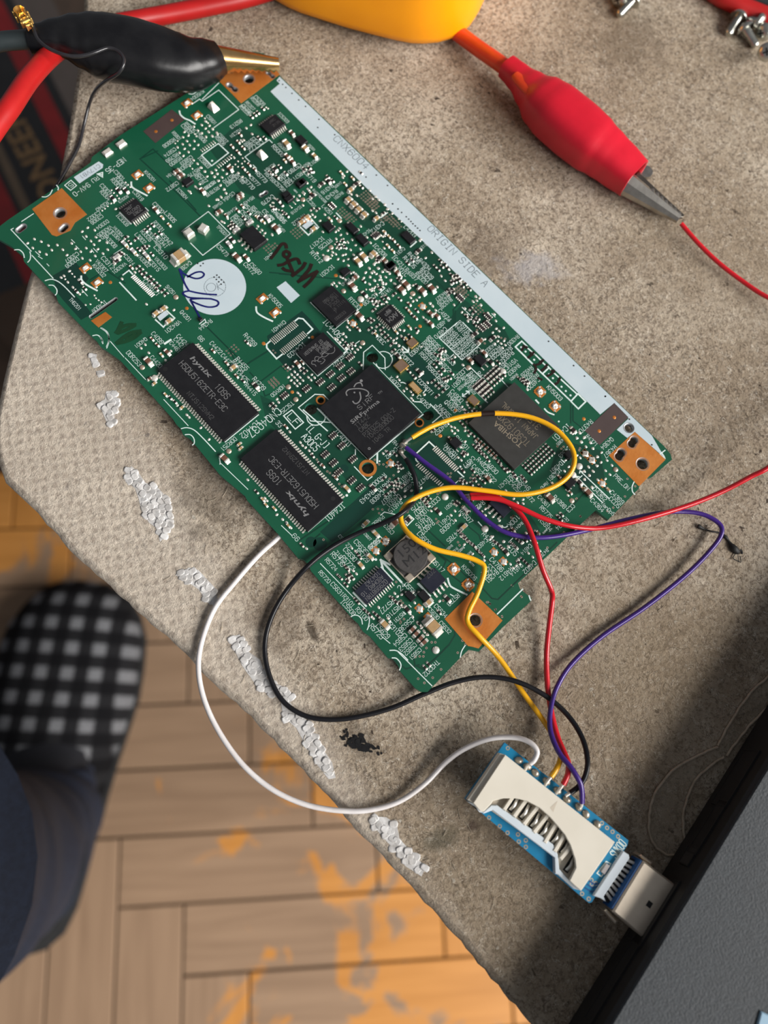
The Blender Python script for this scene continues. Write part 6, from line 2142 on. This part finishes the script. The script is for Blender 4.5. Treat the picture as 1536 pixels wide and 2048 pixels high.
mark(o, h, [('D9914011', 395, 205, 500, 115, .7), ('LC4FB1', 425, 220, 525, 135, .7), ('F200', 455, 245, 530, 180, .7), ('JA 11111', 470, 270, 590, 190, .7), ('F', 500, 290, 520, 270, .7), ('000533', 495, 355, 595, 290, .7)], 'mark_dim', x0=560, y0=560, s=4.518)
o, *_ = chip('audio_chip', [(757, 629), (779.5, 608), (808, 633), (784.5, 655)], .95, M['black'], 'uv', 8, .75, .22)
mark(o, .95, [('AKM', 990, 805, 868, 915, 1.2, .13), ('4683', 915, 770, 835, 840, .6), ('01B', 890, 760, 850, 800, .5)], x0=640, y0=500, s=6.4)
# leaded small chips
fc, fb, fd, ff = tile(140, 360, 6.4), tile(400, 160, 6.4), tile(340, 360, 6.4), tile(780, 1120, 4.8)
o, *_ = chip('logic_chip', [fc(640, 385), fc(838, 225), fc(985, 382), fc(790, 522)], 1.0, M['black'], 'u', 8, 1.15, .26)
mark(o, 1.0, [('JRC', 800, 325, 700, 395, .72), ('08070', 885, 330, 740, 440, .72), ('2082', 920, 370, 812, 448, .72)], x0=140, y0=360, s=6.4)
o, *_ = chip('logic_chip', [fb(770, 588), fb(950, 425), fb(1092, 555), fb(905, 690)], 1.0, M['black'], 'u', 8, 1.0, .24)
mark(o, 1.0, [('JRC', 880, 555, 960, 495, .6), ('2125', 930, 590, 1020, 525, .6)], 'mark_dim', x0=400, y0=160, s=6.4)
o, *_ = chip('power_chip', [fd(895, 690), fd(1058, 572), fd(1240, 770), fd(1075, 880)], 1.35, M['black'], 'v', 4, .8, .4)
o, *_ = chip('driver_chip', [fp(438, 775), fp(782, 488), fp(935, 648), fp(598, 945)], 1.05, M['navy'], 'u', 12, 1.05, .24)
mark(o, 1.05, [('OZ9998TRN', 858, 650, 585, 890, .95), ('A8DHR0.1G', 805, 590, 535, 845, .85), ('1047A2', 765, 545, 575, 705, .85)], x0=640, y0=1060, s=6.4)
o, *_ = chip('power_transistor', [ff(285, 208), ff(422, 78), ff(548, 185), ff(400, 312)], 1.35, M['navy'], 'u', 4, 1.5, .42)
mark(o, 1.35, [('Z02', 345, 160, 430, 95, 1.0)], 'mark_dim', x0=780, y0=1120, s=4.8)
fn = tile(960, 860, 6.4)
o, *_ = chip('regulator_chip', [fn(110, 930), fn(235, 830), fn(398, 1025), fn(310, 1112)], 1.3, M['navy'], 'v', 4, .95, .42)
# inductor: square metal base, dark drum with its value
it = thing('inductor', (0, 0, 0)); it.parent = bd; q = B(820.5, 1112.5, 1.5); ORI[it.name] = Vector((q.x, q.y, ZB)); it.location = (Vector((q.x, q.y, ZB)) - ORI[bd.name]) * S
mb = MB(); mb.cbox(q.x, q.y, ZB, ZB + .6, 7.9, 7.9, .15); mb.build('base', M['ferrite'], it)
mb = MB()
for sx in (-1, 1):
    for sy in (-1, 1): mb.cbox(q.x + sx * 3.2, q.y + sy * 3.2, ZB + .3, ZB + .95, 1.7, 1.7, .2)
    mb.cbox(q.x + sx * 3.95, q.y, ZB + .3, ZB + .7, .3, 7.6, .1); mb.cbox(q.x, q.y + sx * 3.95, ZB + .3, ZB + .7, 7.6, .3, .1)
mb.build('terminal_frame', M['usb_metal'], it)
mb = MB(); mb.loft([circ3(q, r, ZB + z, 40) for z, r in ((.3, 3.3), (1.4, 3.35), (1.5, 3.75), (2.0, 3.75), (2.15, 3.6))]); mb.build('drum', M['ferrite'], it)
fi = tile(640, 1000, 3.34)
bold('marking', '150', B(*fi(535, 360), 2.1), B(*fi(632, 275), 2.1), ZB + 2.17, 1.9, M['dark'], it); bold('marking', 'M12', B(*fi(565, 428), 2.1), B(*fi(698, 318), 2.1), ZB + 2.17, 1.9, M['dark'], it)
# crystals
def crystal(px4, h, mt):
    o, *_ = chip('crystal', px4, h, M['gold'], bev=.05); q = [B(x, y, h) for x, y in px4]; c = sum(q, Vector()) / 4
    mb = MB(); mb.flat([c + (p - c) * .86 for p in q], ZB + h + .03); mb.build('lid', mt, o)
fq, fj = tile(640, 500, 6.4), tile(780, 680, 6.4)
crystal([fq(1100, 1190), fq(1188, 1112), fq(1265, 1182), fq(1178, 1258)], .7, M['crystal'])
crystal([fj(40, 325), fj(148, 232), fj(250, 325), fj(130, 420)], .85, M['crystal'])
crystal([fj(235, 572), fj(290, 520), fj(410, 640), fj(358, 695)], .8, M['tan'])
crystal([fj(988, 750), fj(1055, 692), fj(1150, 778), fj(1085, 856)], .8, M['crystal'])
# solder lugs and shiny blobs
def lug(px, ru, rv, h, rot=0.0, nm='solder_lug', mt=None, n=14):
    q = B(*px); mb = MB(); mb.dome(q.x, q.y, ZB, ru, h, n, 0, rv, rot); return mb.build(nm, mt or M['tin'], bd)
def wedge(px, rot=0.0, k=1.0):
    q = B(*px); mb = MB(); c, s = math.cos(rot), math.sin(rot)
    def w(x, y, z): return (q.x + k * (x * c - y * s), q.y + k * (x * s + y * c), ZB + k * z)
    mb.loft([[w(-1.2, -1.0, 0), w(1.3, -.9, 0), w(1.3, .9, 0), w(-1.2, 1.0, 0)], [w(-.9, -.7, .9), w(.7, -.7, .7), w(.7, .7, .7), w(-.9, .7, .9)], [w(-.6, -.35, 1.5), w(-.1, -.3, 1.3), w(-.1, .3, 1.3), w(-.6, .35, 1.5)]], 0, True, False); mb.build('solder_lug', M['tin'], bd)
wedge((427, 216)); wedge((524, 311), 0, .95)
for px, a in (((379, 471), 0), ((408, 462), .3)):
    q = B(*px); mb = MB(); mb.cbox(q.x, q.y, ZB, ZB + 1.6, 1.9, 2.0, .25, a); mb.build('solder_lug', M['tin'], bd)
for px in ((215.6, 306.5), (243, 289.5)): q = B(*px); mb = MB(); mb.cbox(q.x, q.y, ZB, ZB + .7, 1.7, 2.2, .3); mb.build('solder_lug', M['tin'], bd)
feed(DATA)
bold('gold_lettering', 'PIONEER', P(136, 446, CZ), P(14, 222, CZ), CZ + .3, 17, M['carton_gold'], ct, off=.02)
PADS.build('solder_pads', M['tin'], bd, 'stuff'); SILK.build('silkscreen_print', M['silk'], bd); VIAS.build('via_holes', [M['pinktin'], M['dark']], bd, 'stuff'); DOTS.build('copper_dots', M['copper'], bd, 'stuff'); FING.build('connector_lands', M['tin'], bd, 'stuff')
# pale grey print on the white band, holes in it
mb = MB(); fs_ = tile(400, 150, 3.84); ff6 = tile(740, 380, 6.4)
text(mb, 'CNX6004', B(*fs_(1035, 475)), B(*fs_(1290, 715)), ZB + .05, 1.75, .13); text(mb, 'ORIGIN SIDE A', B(*ff6(755, 470)), B(*ff6(1500, 1225)), ZB + .05, 1.75, .13)
text(mb, 'C17V81', B(200, 331), B(160, 356), ZB + .05, 1.0, .09)
q = B(430, 574); 
for i in range(26):
    a = i * 2 * math.pi / 26; mb.line([(q.x + 2.5 * math.cos(a), q.y + 2.5 * math.sin(a)), (q.x + 2.5 * math.cos(a + .16), q.y + 2.5 * math.sin(a + .16))], .08, ZB + .06)
q2 = B(422.5, 575); mb.line([(q2.x + 1.1 * math.cos(a * .524), q2.y + 1.1 * math.sin(a * .524)) for a in range(13)], .08, ZB + .06)
fd_ = tile(340, 360, 6.4)
for ps in ([(600, 1320), (620, 1410)], [(650, 1330), (610, 1370), (690, 1420)]): mb.line([B(*fd_(*p)) for p in ps], .09, ZB + .06)
mb.build('grey_print', M['silk_grey'], bd)
mb = MB()
for pts, (x0, y0, s) in (([(895, 570), (945, 622), (990, 665), (1075, 748), (1170, 840), (1265, 930), (1452, 1110), (1435, 1225)], (430, 80, 6.98)), ([(1035, 460), (1275, 785), (1355, 770), (1440, 850), (1480, 990), (1520, 1030)], (400, 150, 3.84)),
                         ([(290, 180), (360, 245), (405, 290), (465, 345), (495, 375), (525, 405), (550, 435), (580, 462), (610, 490), (640, 520)], (740, 380, 6.4)), ([(750, 275), (1070, 585), (1210, 720), (1475, 980)], (980, 640, 6.4)), ([(465, 65), (710, 300), (940, 562)], (1120, 780, 5.12)),
                         ([(355, 1070), (425, 1070), (392, 1100), (565, 1245), (600, 1220), (630, 1245), (595, 1275), (660, 1280), (625, 1305), (690, 1310), (655, 1335)], (340, 360, 6.4))):
    for a, b in pts: q = B(x0 + a / s, y0 + b / s); mb.disc(q.x, q.y, ZB + .065, .2, 10)
mb.build('drill_holes', M['dark'], bd, 'stuff')
mb = MB()
for a, b in ((555, 280), (400, 420)): q = B(1120 + a / 5.12, 780 + b / 5.12); mb.dome(q.x, q.y, ZB + .05, .42, .06, 12)
for a, b in ((920, 515), (715, 660)): q = B(200 + a / 6.4, 160 + b / 6.4); mb.dome(q.x, q.y, ZB + .05, .42, .05, 12)
mb.build('copper_dots', M['copper'], bd)
# handwriting
def ink(strokes, x0, y0, s, w_, mt, nm, z=.09):
    mb = MB()
    for st in strokes:
        cpts = cr([Vector((*B(x0 + a / s, y0 + b / s)[:2], 0)) for a, b in st], 6); mb.line(cpts, w_, ZB + z, 0, .35)
    mb.build(nm, mt, bd)
ink([[(15, 1130), (80, 1050), (140, 965), (180, 945), (205, 965), (212, 1000)], [(212, 1040), (180, 1062), (180, 1100), (215, 1120), (250, 1100), (250, 1065), (215, 1042)], [(222, 1120), (235, 1170), (262, 1230), (290, 1300), (300, 1350)], [(110, 1222), (170, 1212), (230, 1178), (320, 1142), (360, 1150), (382, 1200)], [(170, 1262), (200, 1285), (250, 1296)], [(290, 1356), (350, 1310), (420, 1250), (452, 1195)], [(530, 1215), (505, 1275), (450, 1340), (380, 1420), (365, 1432)], [(365, 1432), (450, 1385), (540, 1335), (606, 1302)], [(606, 1302), (570, 1355), (510, 1430), (440, 1495)]], 540, 340, 6.4, .78, M['black_ink'], 'marker_writing')
ink([[(70, 872), (100, 905), (150, 930), (195, 942), (235, 932), (250, 910), (228, 893), (185, 899), (130, 930)], [(72, 880), (92, 935), (112, 985), (140, 1032)], [(140, 1032), (105, 1040), (98, 1055), (140, 1080), (220, 1086), (300, 1090)], [(140, 1032), (200, 1046), (270, 1056), (340, 1060)], [(300, 1090), (345, 1105), (356, 1125), (335, 1145), (280, 1150), (215, 1132), (150, 1098), (220, 1088), (300, 1090)], [(150, 1098), (170, 1135), (195, 1180), (218, 1225)]], 340, 300, 3.657, .42, M['blue_ink'], 'pen_writing')
ink([[(140, 280), (175, 240), (235, 215), (300, 212)], [(290, 222), (240, 250), (160, 282)], [(145, 368), (205, 318), (270, 280), (345, 266)], [(345, 280), (290, 325), (220, 355), (150, 370)], [(185, 195), (160, 250)], [(230, 335), (300, 300)]], 200, 600, 4.267, .85, M['green_ink'], 'green_marker_writing', .05)
ink([[(437, 330), (422, 362), (408, 390)], [(470, 345), (462, 360)], [(560, 415), (530, 450), (490, 485)], [(520, 420), (545, 450)], [(680, 515), (640, 560), (600, 575)], [(655, 530), (640, 550)], [(730, 575), (700, 620), (660, 650)], [(820, 650), (790, 690), (735, 720)], [(790, 650), (820, 670)], [(895, 745), (870, 800), (835, 825)], [(560, 570), (590, 620), (570, 680)], [(620, 745), (660, 765)]], 980, 640, 6.4, .55, M['black_ink'], 'marker_smudges')

# ------------------------------------------------------------------ hook-up wires
def wire(pts, mt, label, r=.57, tips=(), nm='hookup_wire', extra=None):
    t = thing(nm, tuple(P(pts[0][0], pts[0][1], pts[0][2])), label, 'wire')
    c = cr([P(*q) for q in pts], 6); mb = MB(); mb.tube(c, r, 10); mb.build('insulation', mt, t)
    for tp in tips: mb = MB(); mb.tube(cr([P(*q) for q in tp], 4), [.34] * (len(tp) * 4 - 3), 8); mb.build('tinned_end', M['tin'], t)
    if extra:
        m2 = MB(); m2.tube(cr([P(*q) for q in extra], 4), r + .03, 10); m2.build('black_mark', M['black_ink'], t)
    return t
z = ZB
wire([(824, 875, z + 1.9), (842, 864, z + 2.2), (870, 850, z + 2.4), (920, 834, z + 2.5), (985, 826.5, z + 2.5), (1055, 833, z + 2.5), (1108, 856, z + 2.6), (1140, 890, z + 2.7), (1149, 920, z + 2.8), (1138, 950, z + 2.8), (1110, 972, z + 2.8), (1072, 985, z + 2.8), (1030, 989, z + 2.8), (970, 981, z + 2.9), (905, 975, z + 3.0), (855, 985, z + 3.0), (818, 1004, z + 2.6), (802, 1028, z + 2.4), (806, 1052, z + 2.6), (828, 1076, z + 3.6), (870, 1098, z + 3.2), (920, 1110, z + 2.4), (955, 1122, z + 2.0), (969, 1138, z + 1.9), (956, 1184, z + 1.5), (938, 1222, z + 1.3), (936, 1246, z + 1.2), (958, 1272, z + 1.0), (1000, 1318, z - .8), (1048, 1388, 1.4), (1086, 1440, 1.6), (1112, 1482, 3.2), (1122, 1508, 5.2), (1116, 1532, 6.8), (1102, 1554, 7.2)],
     M['w_yellow'], 'yellow wire with one black mark looping over the grey controller chip', .58, [[(824, 875, z + 1.9), (815, 881, z + 1.0), (810, 886, z + .4)], [(1102, 1554, 7.2), (1094, 1564, 6.9), (1090, 1571, 6.6)]], extra=[(962, 828, z + 2.5), (975, 827, z + 2.5), (989, 826.5, z + 2.5)])
wire([(812, 895, z + 1.2), (850, 925, z + 1.5), (900, 962, z + 1.5), (930, 998, z + 1.5), (970, 1038, z + 1.6), (1010, 1064, z + 1.5), (1058, 1074.5, z + 1.2), (1110, 1073, z + 1.0), (1180, 1059, z + .4), (1260, 1038, 3.0), (1335, 1024, 2.0), (1395, 1026, 2.0), (1432, 1042, 2.2), (1444, 1062, 2.3), (1428, 1092, 2.2), (1375, 1147, 1.8), (1292, 1213, 1.4), (1205, 1272, 1.2), (1145, 1326, 1.6), (1114, 1374, 2.8), (1101, 1420, 4.2), (1101, 1462, 5.6), (1118, 1505, 7.4), (1144, 1538, 8.8), (1162, 1572, 8.8), (1164, 1606, 7.6)],
     M['w_purple'], 'purple wire swinging out over the bare table and back to the card reader', .54, [[(812, 895, z + 1.2), (805, 888, z + .4)], [(1164, 1606, 7.6), (1162, 1613, 6.8), (1156, 1618, 6.5)]])
wire([(940, 990, z + 1.3), (968, 989, z + 1.4), (1000, 997, z + 1.6), (1030, 1016, z + 1.8), (1052, 1044, z + 2.3), (1070, 1088, z + 3.0), (1085, 1138, z + 2.0), (1103, 1182, z + .4), (1104, 1205, 3.6), (1098, 1255, 2.4), (1093, 1310, 1.6), (1095, 1370, 2.0), (1102, 1420, 2.8), (1114, 1470, 4.2), (1128, 1504, 6.0), (1137, 1528, 7.4), (1135, 1550, 7.8), (1126, 1569, 7.6)],
     M['w_red'], 'short red wire running from the board straight down to the card reader', .58, [[(940, 990, z + 1.3), (930, 992, z + .5)], [(1126, 1569, 7.6), (1118, 1580, 7.1), (1112, 1587, 6.6)]])
wire([(942, 996, z + 2.0), (975, 996, z + 2.4), (1005, 1001, z + 2.6), (1040, 1015, z + 2.6), (1085, 1036, z + 2.4), (1140, 1052, z + 1.8), (1200, 1056, z + .8), (1280, 1040, 4.2), (1370, 1013, 3.6), (1440, 985, 4.5), (1500, 954, 7.0), (1550, 925, 9.0), (1640, 840, 8.5), (1690, 740, 6.5), (1650, 650, 4.5), (1575, 612, 3.0), (1530, 592, 2.2), (1490, 566, 1.8), (1440, 528, 1.8), (1398, 488, 2.2), (1362, 447, 3.2)],
     M['w_red'], 'long red wire leaving the picture and coming back to the red crocodile clip', .57, [[(942, 996, z + 2.0), (932, 998, z + .6)]])
wire([(812, 918, z + 1.4), (820, 932, z + 1.6), (829, 952, z + 1.4), (833, 975, z + 1.0), (832, 992, z + 1.3), (822, 1010, z + 2.9), (800, 1029, z + 4.4), (762, 1048, z + 2.6), (718, 1066, z + 1.4), (668, 1092, z + 1.0), (618, 1130, 4.0), (574, 1180, 1.4), (544, 1232, 1.0), (530, 1285, 1.0), (535, 1338, 1.0), (558, 1392, 1.0), (594, 1424, 1.0), (640, 1438, 1.0), (702, 1436, 1.0), (780, 1417, 1.2), (848, 1388, 1.8), (910, 1364, 2.4), (970, 1354, 2.8), (1030, 1362, 3.0), (1090, 1391, 2.8), (1135, 1430, 3.0), (1164, 1475, 4.4), (1175, 1520, 6.4), (1170, 1553, 7.2), (1156, 1574, 7.2), (1140, 1586, 7.0)],
     M['w_black'], 'black wire curving below the board over bare table to the card reader', .56, [[(812, 918, z + 1.4), (803, 908, z + .4)], [(1140, 1586, 7.0), (1131, 1592, 6.8)]])
wire([(596, 1038, 1.2), (576, 1056, 1.4), (556, 1076, 1.4), (518, 1110, 1.0), (472, 1162, 1.0), (430, 1216, 1.0), (404, 1282, 1.0), (397, 1340, 1.2), (410, 1404, 1.6), (442, 1470, 1.8), (490, 1534, 1.8), (550, 1582, 1.6), (618, 1611, 1.2), (690, 1622, 1.0), (745, 1619, 1.0), (800, 1602, 1.2), (850, 1567, 1.8), (892, 1524, 2.6), (932, 1496, 3.6), (982, 1477, 5.0), (1030, 1475, 6.6), (1060, 1485, 7.8), (1074, 1502, 8.2), (1069, 1519, 8.0), (1060, 1527, 7.6)],
     M['w_white'], 'white wire hanging over the table edge from under the board to the card reader', .55, [[(1060, 1527, 7.6), (1054, 1532, 7.0), (1050, 1540, 6.6)]])
# solder blobs where the wires meet the board
mb = MB()
for x, y in ((810, 884), (804, 890), (802, 904), (930, 994), (934, 1000)): q = B(x, y); mb.dome(q.x, q.y, ZB, .7, .7, 8)
mb.build('solder_joints', M['tin_dim'], bd)

# ------------------------------------------------------------------ card reader board plugged into the laptop
RZ = 6.0
cr0 = P(1100, 1660, 0)
rd = thing('card_reader', (cr0.x, cr0.y, 0), 'blue card reader board with a cream card slot and metal plug in the laptop', 'card reader')
t9 = tile(900, 1440, 3.2)
def R9(pts, z): return [P(*t9(a, b), z) for a, b in pts]
def rp(nm, pts, z0, z1, mt, bev=0.0, zz=None, par=None):
    mb = MB(); mb.prism([(q.x, q.y) for q in R9(pts, z1 if zz is None else zz)], z0, z1, 0, bev); return mb.build(nm, mt, par or rd)
base = rp('board', [(350, 145), (1142, 770), (1136, 800), (908, 1166), (890, 1172), (95, 505)], RZ - 1.2, RZ, M['blue_pcb'])
# slot floor, ribs and spring contacts, then the cover over them
rp('slot_floor', [(330, 260), (1030, 780), (830, 1080), (690, 960), (680, 880), (270, 585), (160, 540)], RZ, RZ + .5, M['cream_dark'], 0, RZ + .5)
rp('slot_rim', [(150, 530), (190, 585), (212, 588), (262, 545), (300, 545), (345, 575), (660, 795), (690, 860), (700, 955), (770, 1030), (835, 1092), (790, 1080), (690, 990), (672, 985), (668, 880), (272, 578), (215, 600), (110, 522)], RZ, RZ + 1.5, M['pale_plastic'], .15, RZ + 1.5)
ribs = [((392, 505), (345, 575)), ((462, 545), (408, 618)), ((532, 590), (470, 668)), ((600, 640), (535, 720)), ((662, 690), (605, 785)), ((725, 745), (668, 842)), ((765, 820), (705, 890))]
for (a, b), (c, d) in ribs:
    p, q = P(*t9(a, b), RZ + 1.5), P(*t9(c, d), RZ + 1.5); dr = (q - p).normalized(); p = p - dr * 2.2; m_ = (p + q) / 2
    mb = MB(); mb.cbox(m_.x, m_.y, RZ + .4, RZ + 1.7, (q - p).length, .75, .12, math.atan2(dr.y, dr.x)); mb.build('rib', M['cream'], rd)
for a, b in ((412, 540), (482, 588), (548, 645), (608, 702), (682, 748), (742, 812), (772, 925)):
    p = P(*t9(a, b), RZ + 1.0); dr = (P(*t9(345, 575), RZ) - P(*t9(392, 505), RZ)).normalized(); an = math.atan2(dr.y, dr.x)
    mb = MB(); mb.cbox(p.x, p.y, RZ + .5, RZ + .55, 3.4, 1.15, .02, an, 0); mb.build('contact_well', M['dark'], rd)
    mb = MB()
    def sp(u, v, zz): return (p.x + dr.x * u - dr.y * v, p.y + dr.y * u + dr.x * v, RZ + zz)
    mb.loft([[sp(u, -.3, zz), sp(u, .3, zz), sp(u, .3, zz + .12), sp(u, -.3, zz + .12)] for u, zz in ((-1.6, .6), (-.6, 1.0), (.1, 1.35), (.6, 1.2), (1.4, .7))]); mb.build('spring_contact', M['tin'], rd)
rp('slot_cover', [(352, 222), (1056, 782), (838, 1094), (800, 1062), (765, 1028), (806, 945), (800, 890), (770, 800), (735, 735), (690, 680), (640, 622), (570, 560), (490, 518), (420, 502), (340, 502), (275, 518), (262, 540), (215, 588), (192, 584), (148, 530)], RZ + 2.0, RZ + 2.7, M['cream'], .12, RZ + 2.7)
rp('side_wall', [(318, 212), (352, 222), (148, 530), (112, 512)], RZ, RZ + 1.9, M['cream'], .1, RZ + 1.9)
rp('side_wall', [(352, 222), (1056, 782), (1044, 800), (340, 242)], RZ, RZ + 2.05, M['cream'], 0, RZ + 2.05)
rp('side_wall', [(1056, 782), (838, 1094), (822, 1080), (1036, 772)], RZ, RZ + 2.05, M['cream'], 0, RZ + 2.05)
mb = MB(); mb.flat(R9([(688, 518), (660, 590), (640, 560)], RZ + 2.7), RZ + 2.72); mb.build('moulded_arrow', M['cream_dark'], rd)
edr = (P(*t9(1142, 770), RZ) - P(*t9(350, 145), RZ)).normalized(); ean = math.atan2(edr.y, edr.x)
for a, b in ((440, 258), (495, 298), (545, 338), (617, 392), (688, 452), (748, 508), (822, 556), (870, 603), (942, 668)):
    q = P(*t9(a, b), RZ); mb = MB(); mb.dome(q.x, q.y, RZ - .02, .95, .8 + random.uniform(-.2, .3), 9, 0, .75, ean + random.uniform(-.6, .6)); mb.build('solder_joint', M['tin_dim'], rd)
mb = MB()
for a, b in ((370, 180), (250, 625), (318, 680), (368, 722), (435, 732), (440, 778), (485, 770), (485, 812), (845, 1112), (888, 1145), (972, 660), (1005, 690), (1040, 715), (1075, 745), (905, 1025), (908, 1050), (932, 1045)):
    q = P(*t9(a, b), RZ); mb.disc(q.x, q.y, RZ + .02, .45, 14, 0, None, .2)
mb.build('via_rings', M['tin_dim'], rd)
mb = MB(); text(mb, 'SWKOO', P(*t9(1042, 872), RZ), P(*t9(1110, 775), RZ), RZ + .03, 1.7, .2); mb.build('silkscreen_print', M['silk'], rd)
mb = MB()
for ps in ([(940, 980), (1000, 905), (1028, 920), (968, 1002), (940, 980)],): mb.line([(q.x, q.y) for q in R9(ps, RZ)], .22, RZ + .03)
mb.build('silkscreen_outline', M['silk'], rd)
q = P(*t9(990, 950), RZ); mb = MB(); mb.cbox(q.x, q.y, RZ, RZ + .5, 2.0, .9, .1, ean + math.pi / 2); mb.build('resistor', M['silver'], rd)
mb = MB()
for k in range(3): mb.line([(p.x, p.y) for p in R9([(865 + k * 14, 1075 - k * 22), (905 + k * 10, 1100 - k * 24), (945 + k * 6, 1085 - k * 20)], RZ)], .3, RZ + .02)
mb.build('mask_grooves', M['blue_plastic'], rd, 'stuff')
# plug: pale base bar, contact pins, blue insulator, shell, tabs
rp('plug_base', [(1108, 838), (1145, 862), (1150, 885), (985, 1130), (1000, 1165), (960, 1140), (918, 1126)], RZ - 1.0, RZ + .8, M['pale_plastic'], .15, RZ + .8)
rp('pin_bed', [(1140, 872), (1205, 905), (1030, 1185), (975, 1140)], RZ - 1.0, RZ + .1, M['dark'], 0, RZ + .1)
p0, p1 = (1150, 885), (1000, 1130); p2, p3 = (1192, 905), (1030, 1172)
for i in range(9):
    f = (i + .5) / 9; a = P(*t9(p0[0] + (p1[0] - p0[0]) * f, p0[1] + (p1[1] - p0[1]) * f), RZ + .4); b = P(*t9(p2[0] + (p3[0] - p2[0]) * f, p2[1] + (p3[1] - p2[1]) * f), RZ + .6); m_ = (a + b) / 2; d_ = b - a
    mb = MB(); mb.cbox(m_.x, m_.y, RZ + .1, RZ + .6, d_.length + .6, .55, .1, math.atan2(d_.y, d_.x)); mb.build('pin', M['tin'], rd)
rp('insulator', [(1218, 892), (1240, 905), (1050, 1218), (1026, 1205)], 3.6, 8.0, M['blue_plastic'], .2, 8.0)
rp('plug_shell', [(1240, 900), (1262, 915), (1452, 1062), (1458, 1085), (1262, 1395), (1240, 1398), (1040, 1228)], 3.4, 8.4, M['usb_metal'], .35, 8.4)
q = P(*t9(1276, 1180), 8.4); mb = MB(); mb.box(q.x, q.y, 8.3, 8.45, 1.0, 1.15, ean); mb.build('shell_hole', M['dark'], rd)
for ps in ([(1212, 872), (1228, 862), (1300, 915), (1288, 935)], [(988, 1222), (1004, 1212), (1080, 1290), (1062, 1306)]): rp('shell_tab', ps, 3.4, 7.0, M['usb_metal'], .3, 7.0)
mb = MB()
for a, b in ((250, 300), (900, 1050)): q = P(*t9(a, b), 0); mb.cyl(q.x, q.y, 0, RZ - 1.2, 1.4, 12)
rp('under_block', [(300, 300), (960, 800), (820, 1000), (220, 520)], .02, RZ - 1.2, M['pale_plastic'], 0, RZ - 1.2)
# underside parts that hold the circuit board off the table
for x, y in ((250, 420), (700, 950), (1000, 800), (640, 450), (880, 1250), (480, 760), (820, 640)):
    q = B(x, y); mb = MB(); mb.cbox(q.x, q.y, 0, ZB - 1.15, 5, 4, .2); mb.build('underside_part', M['black'], bd)
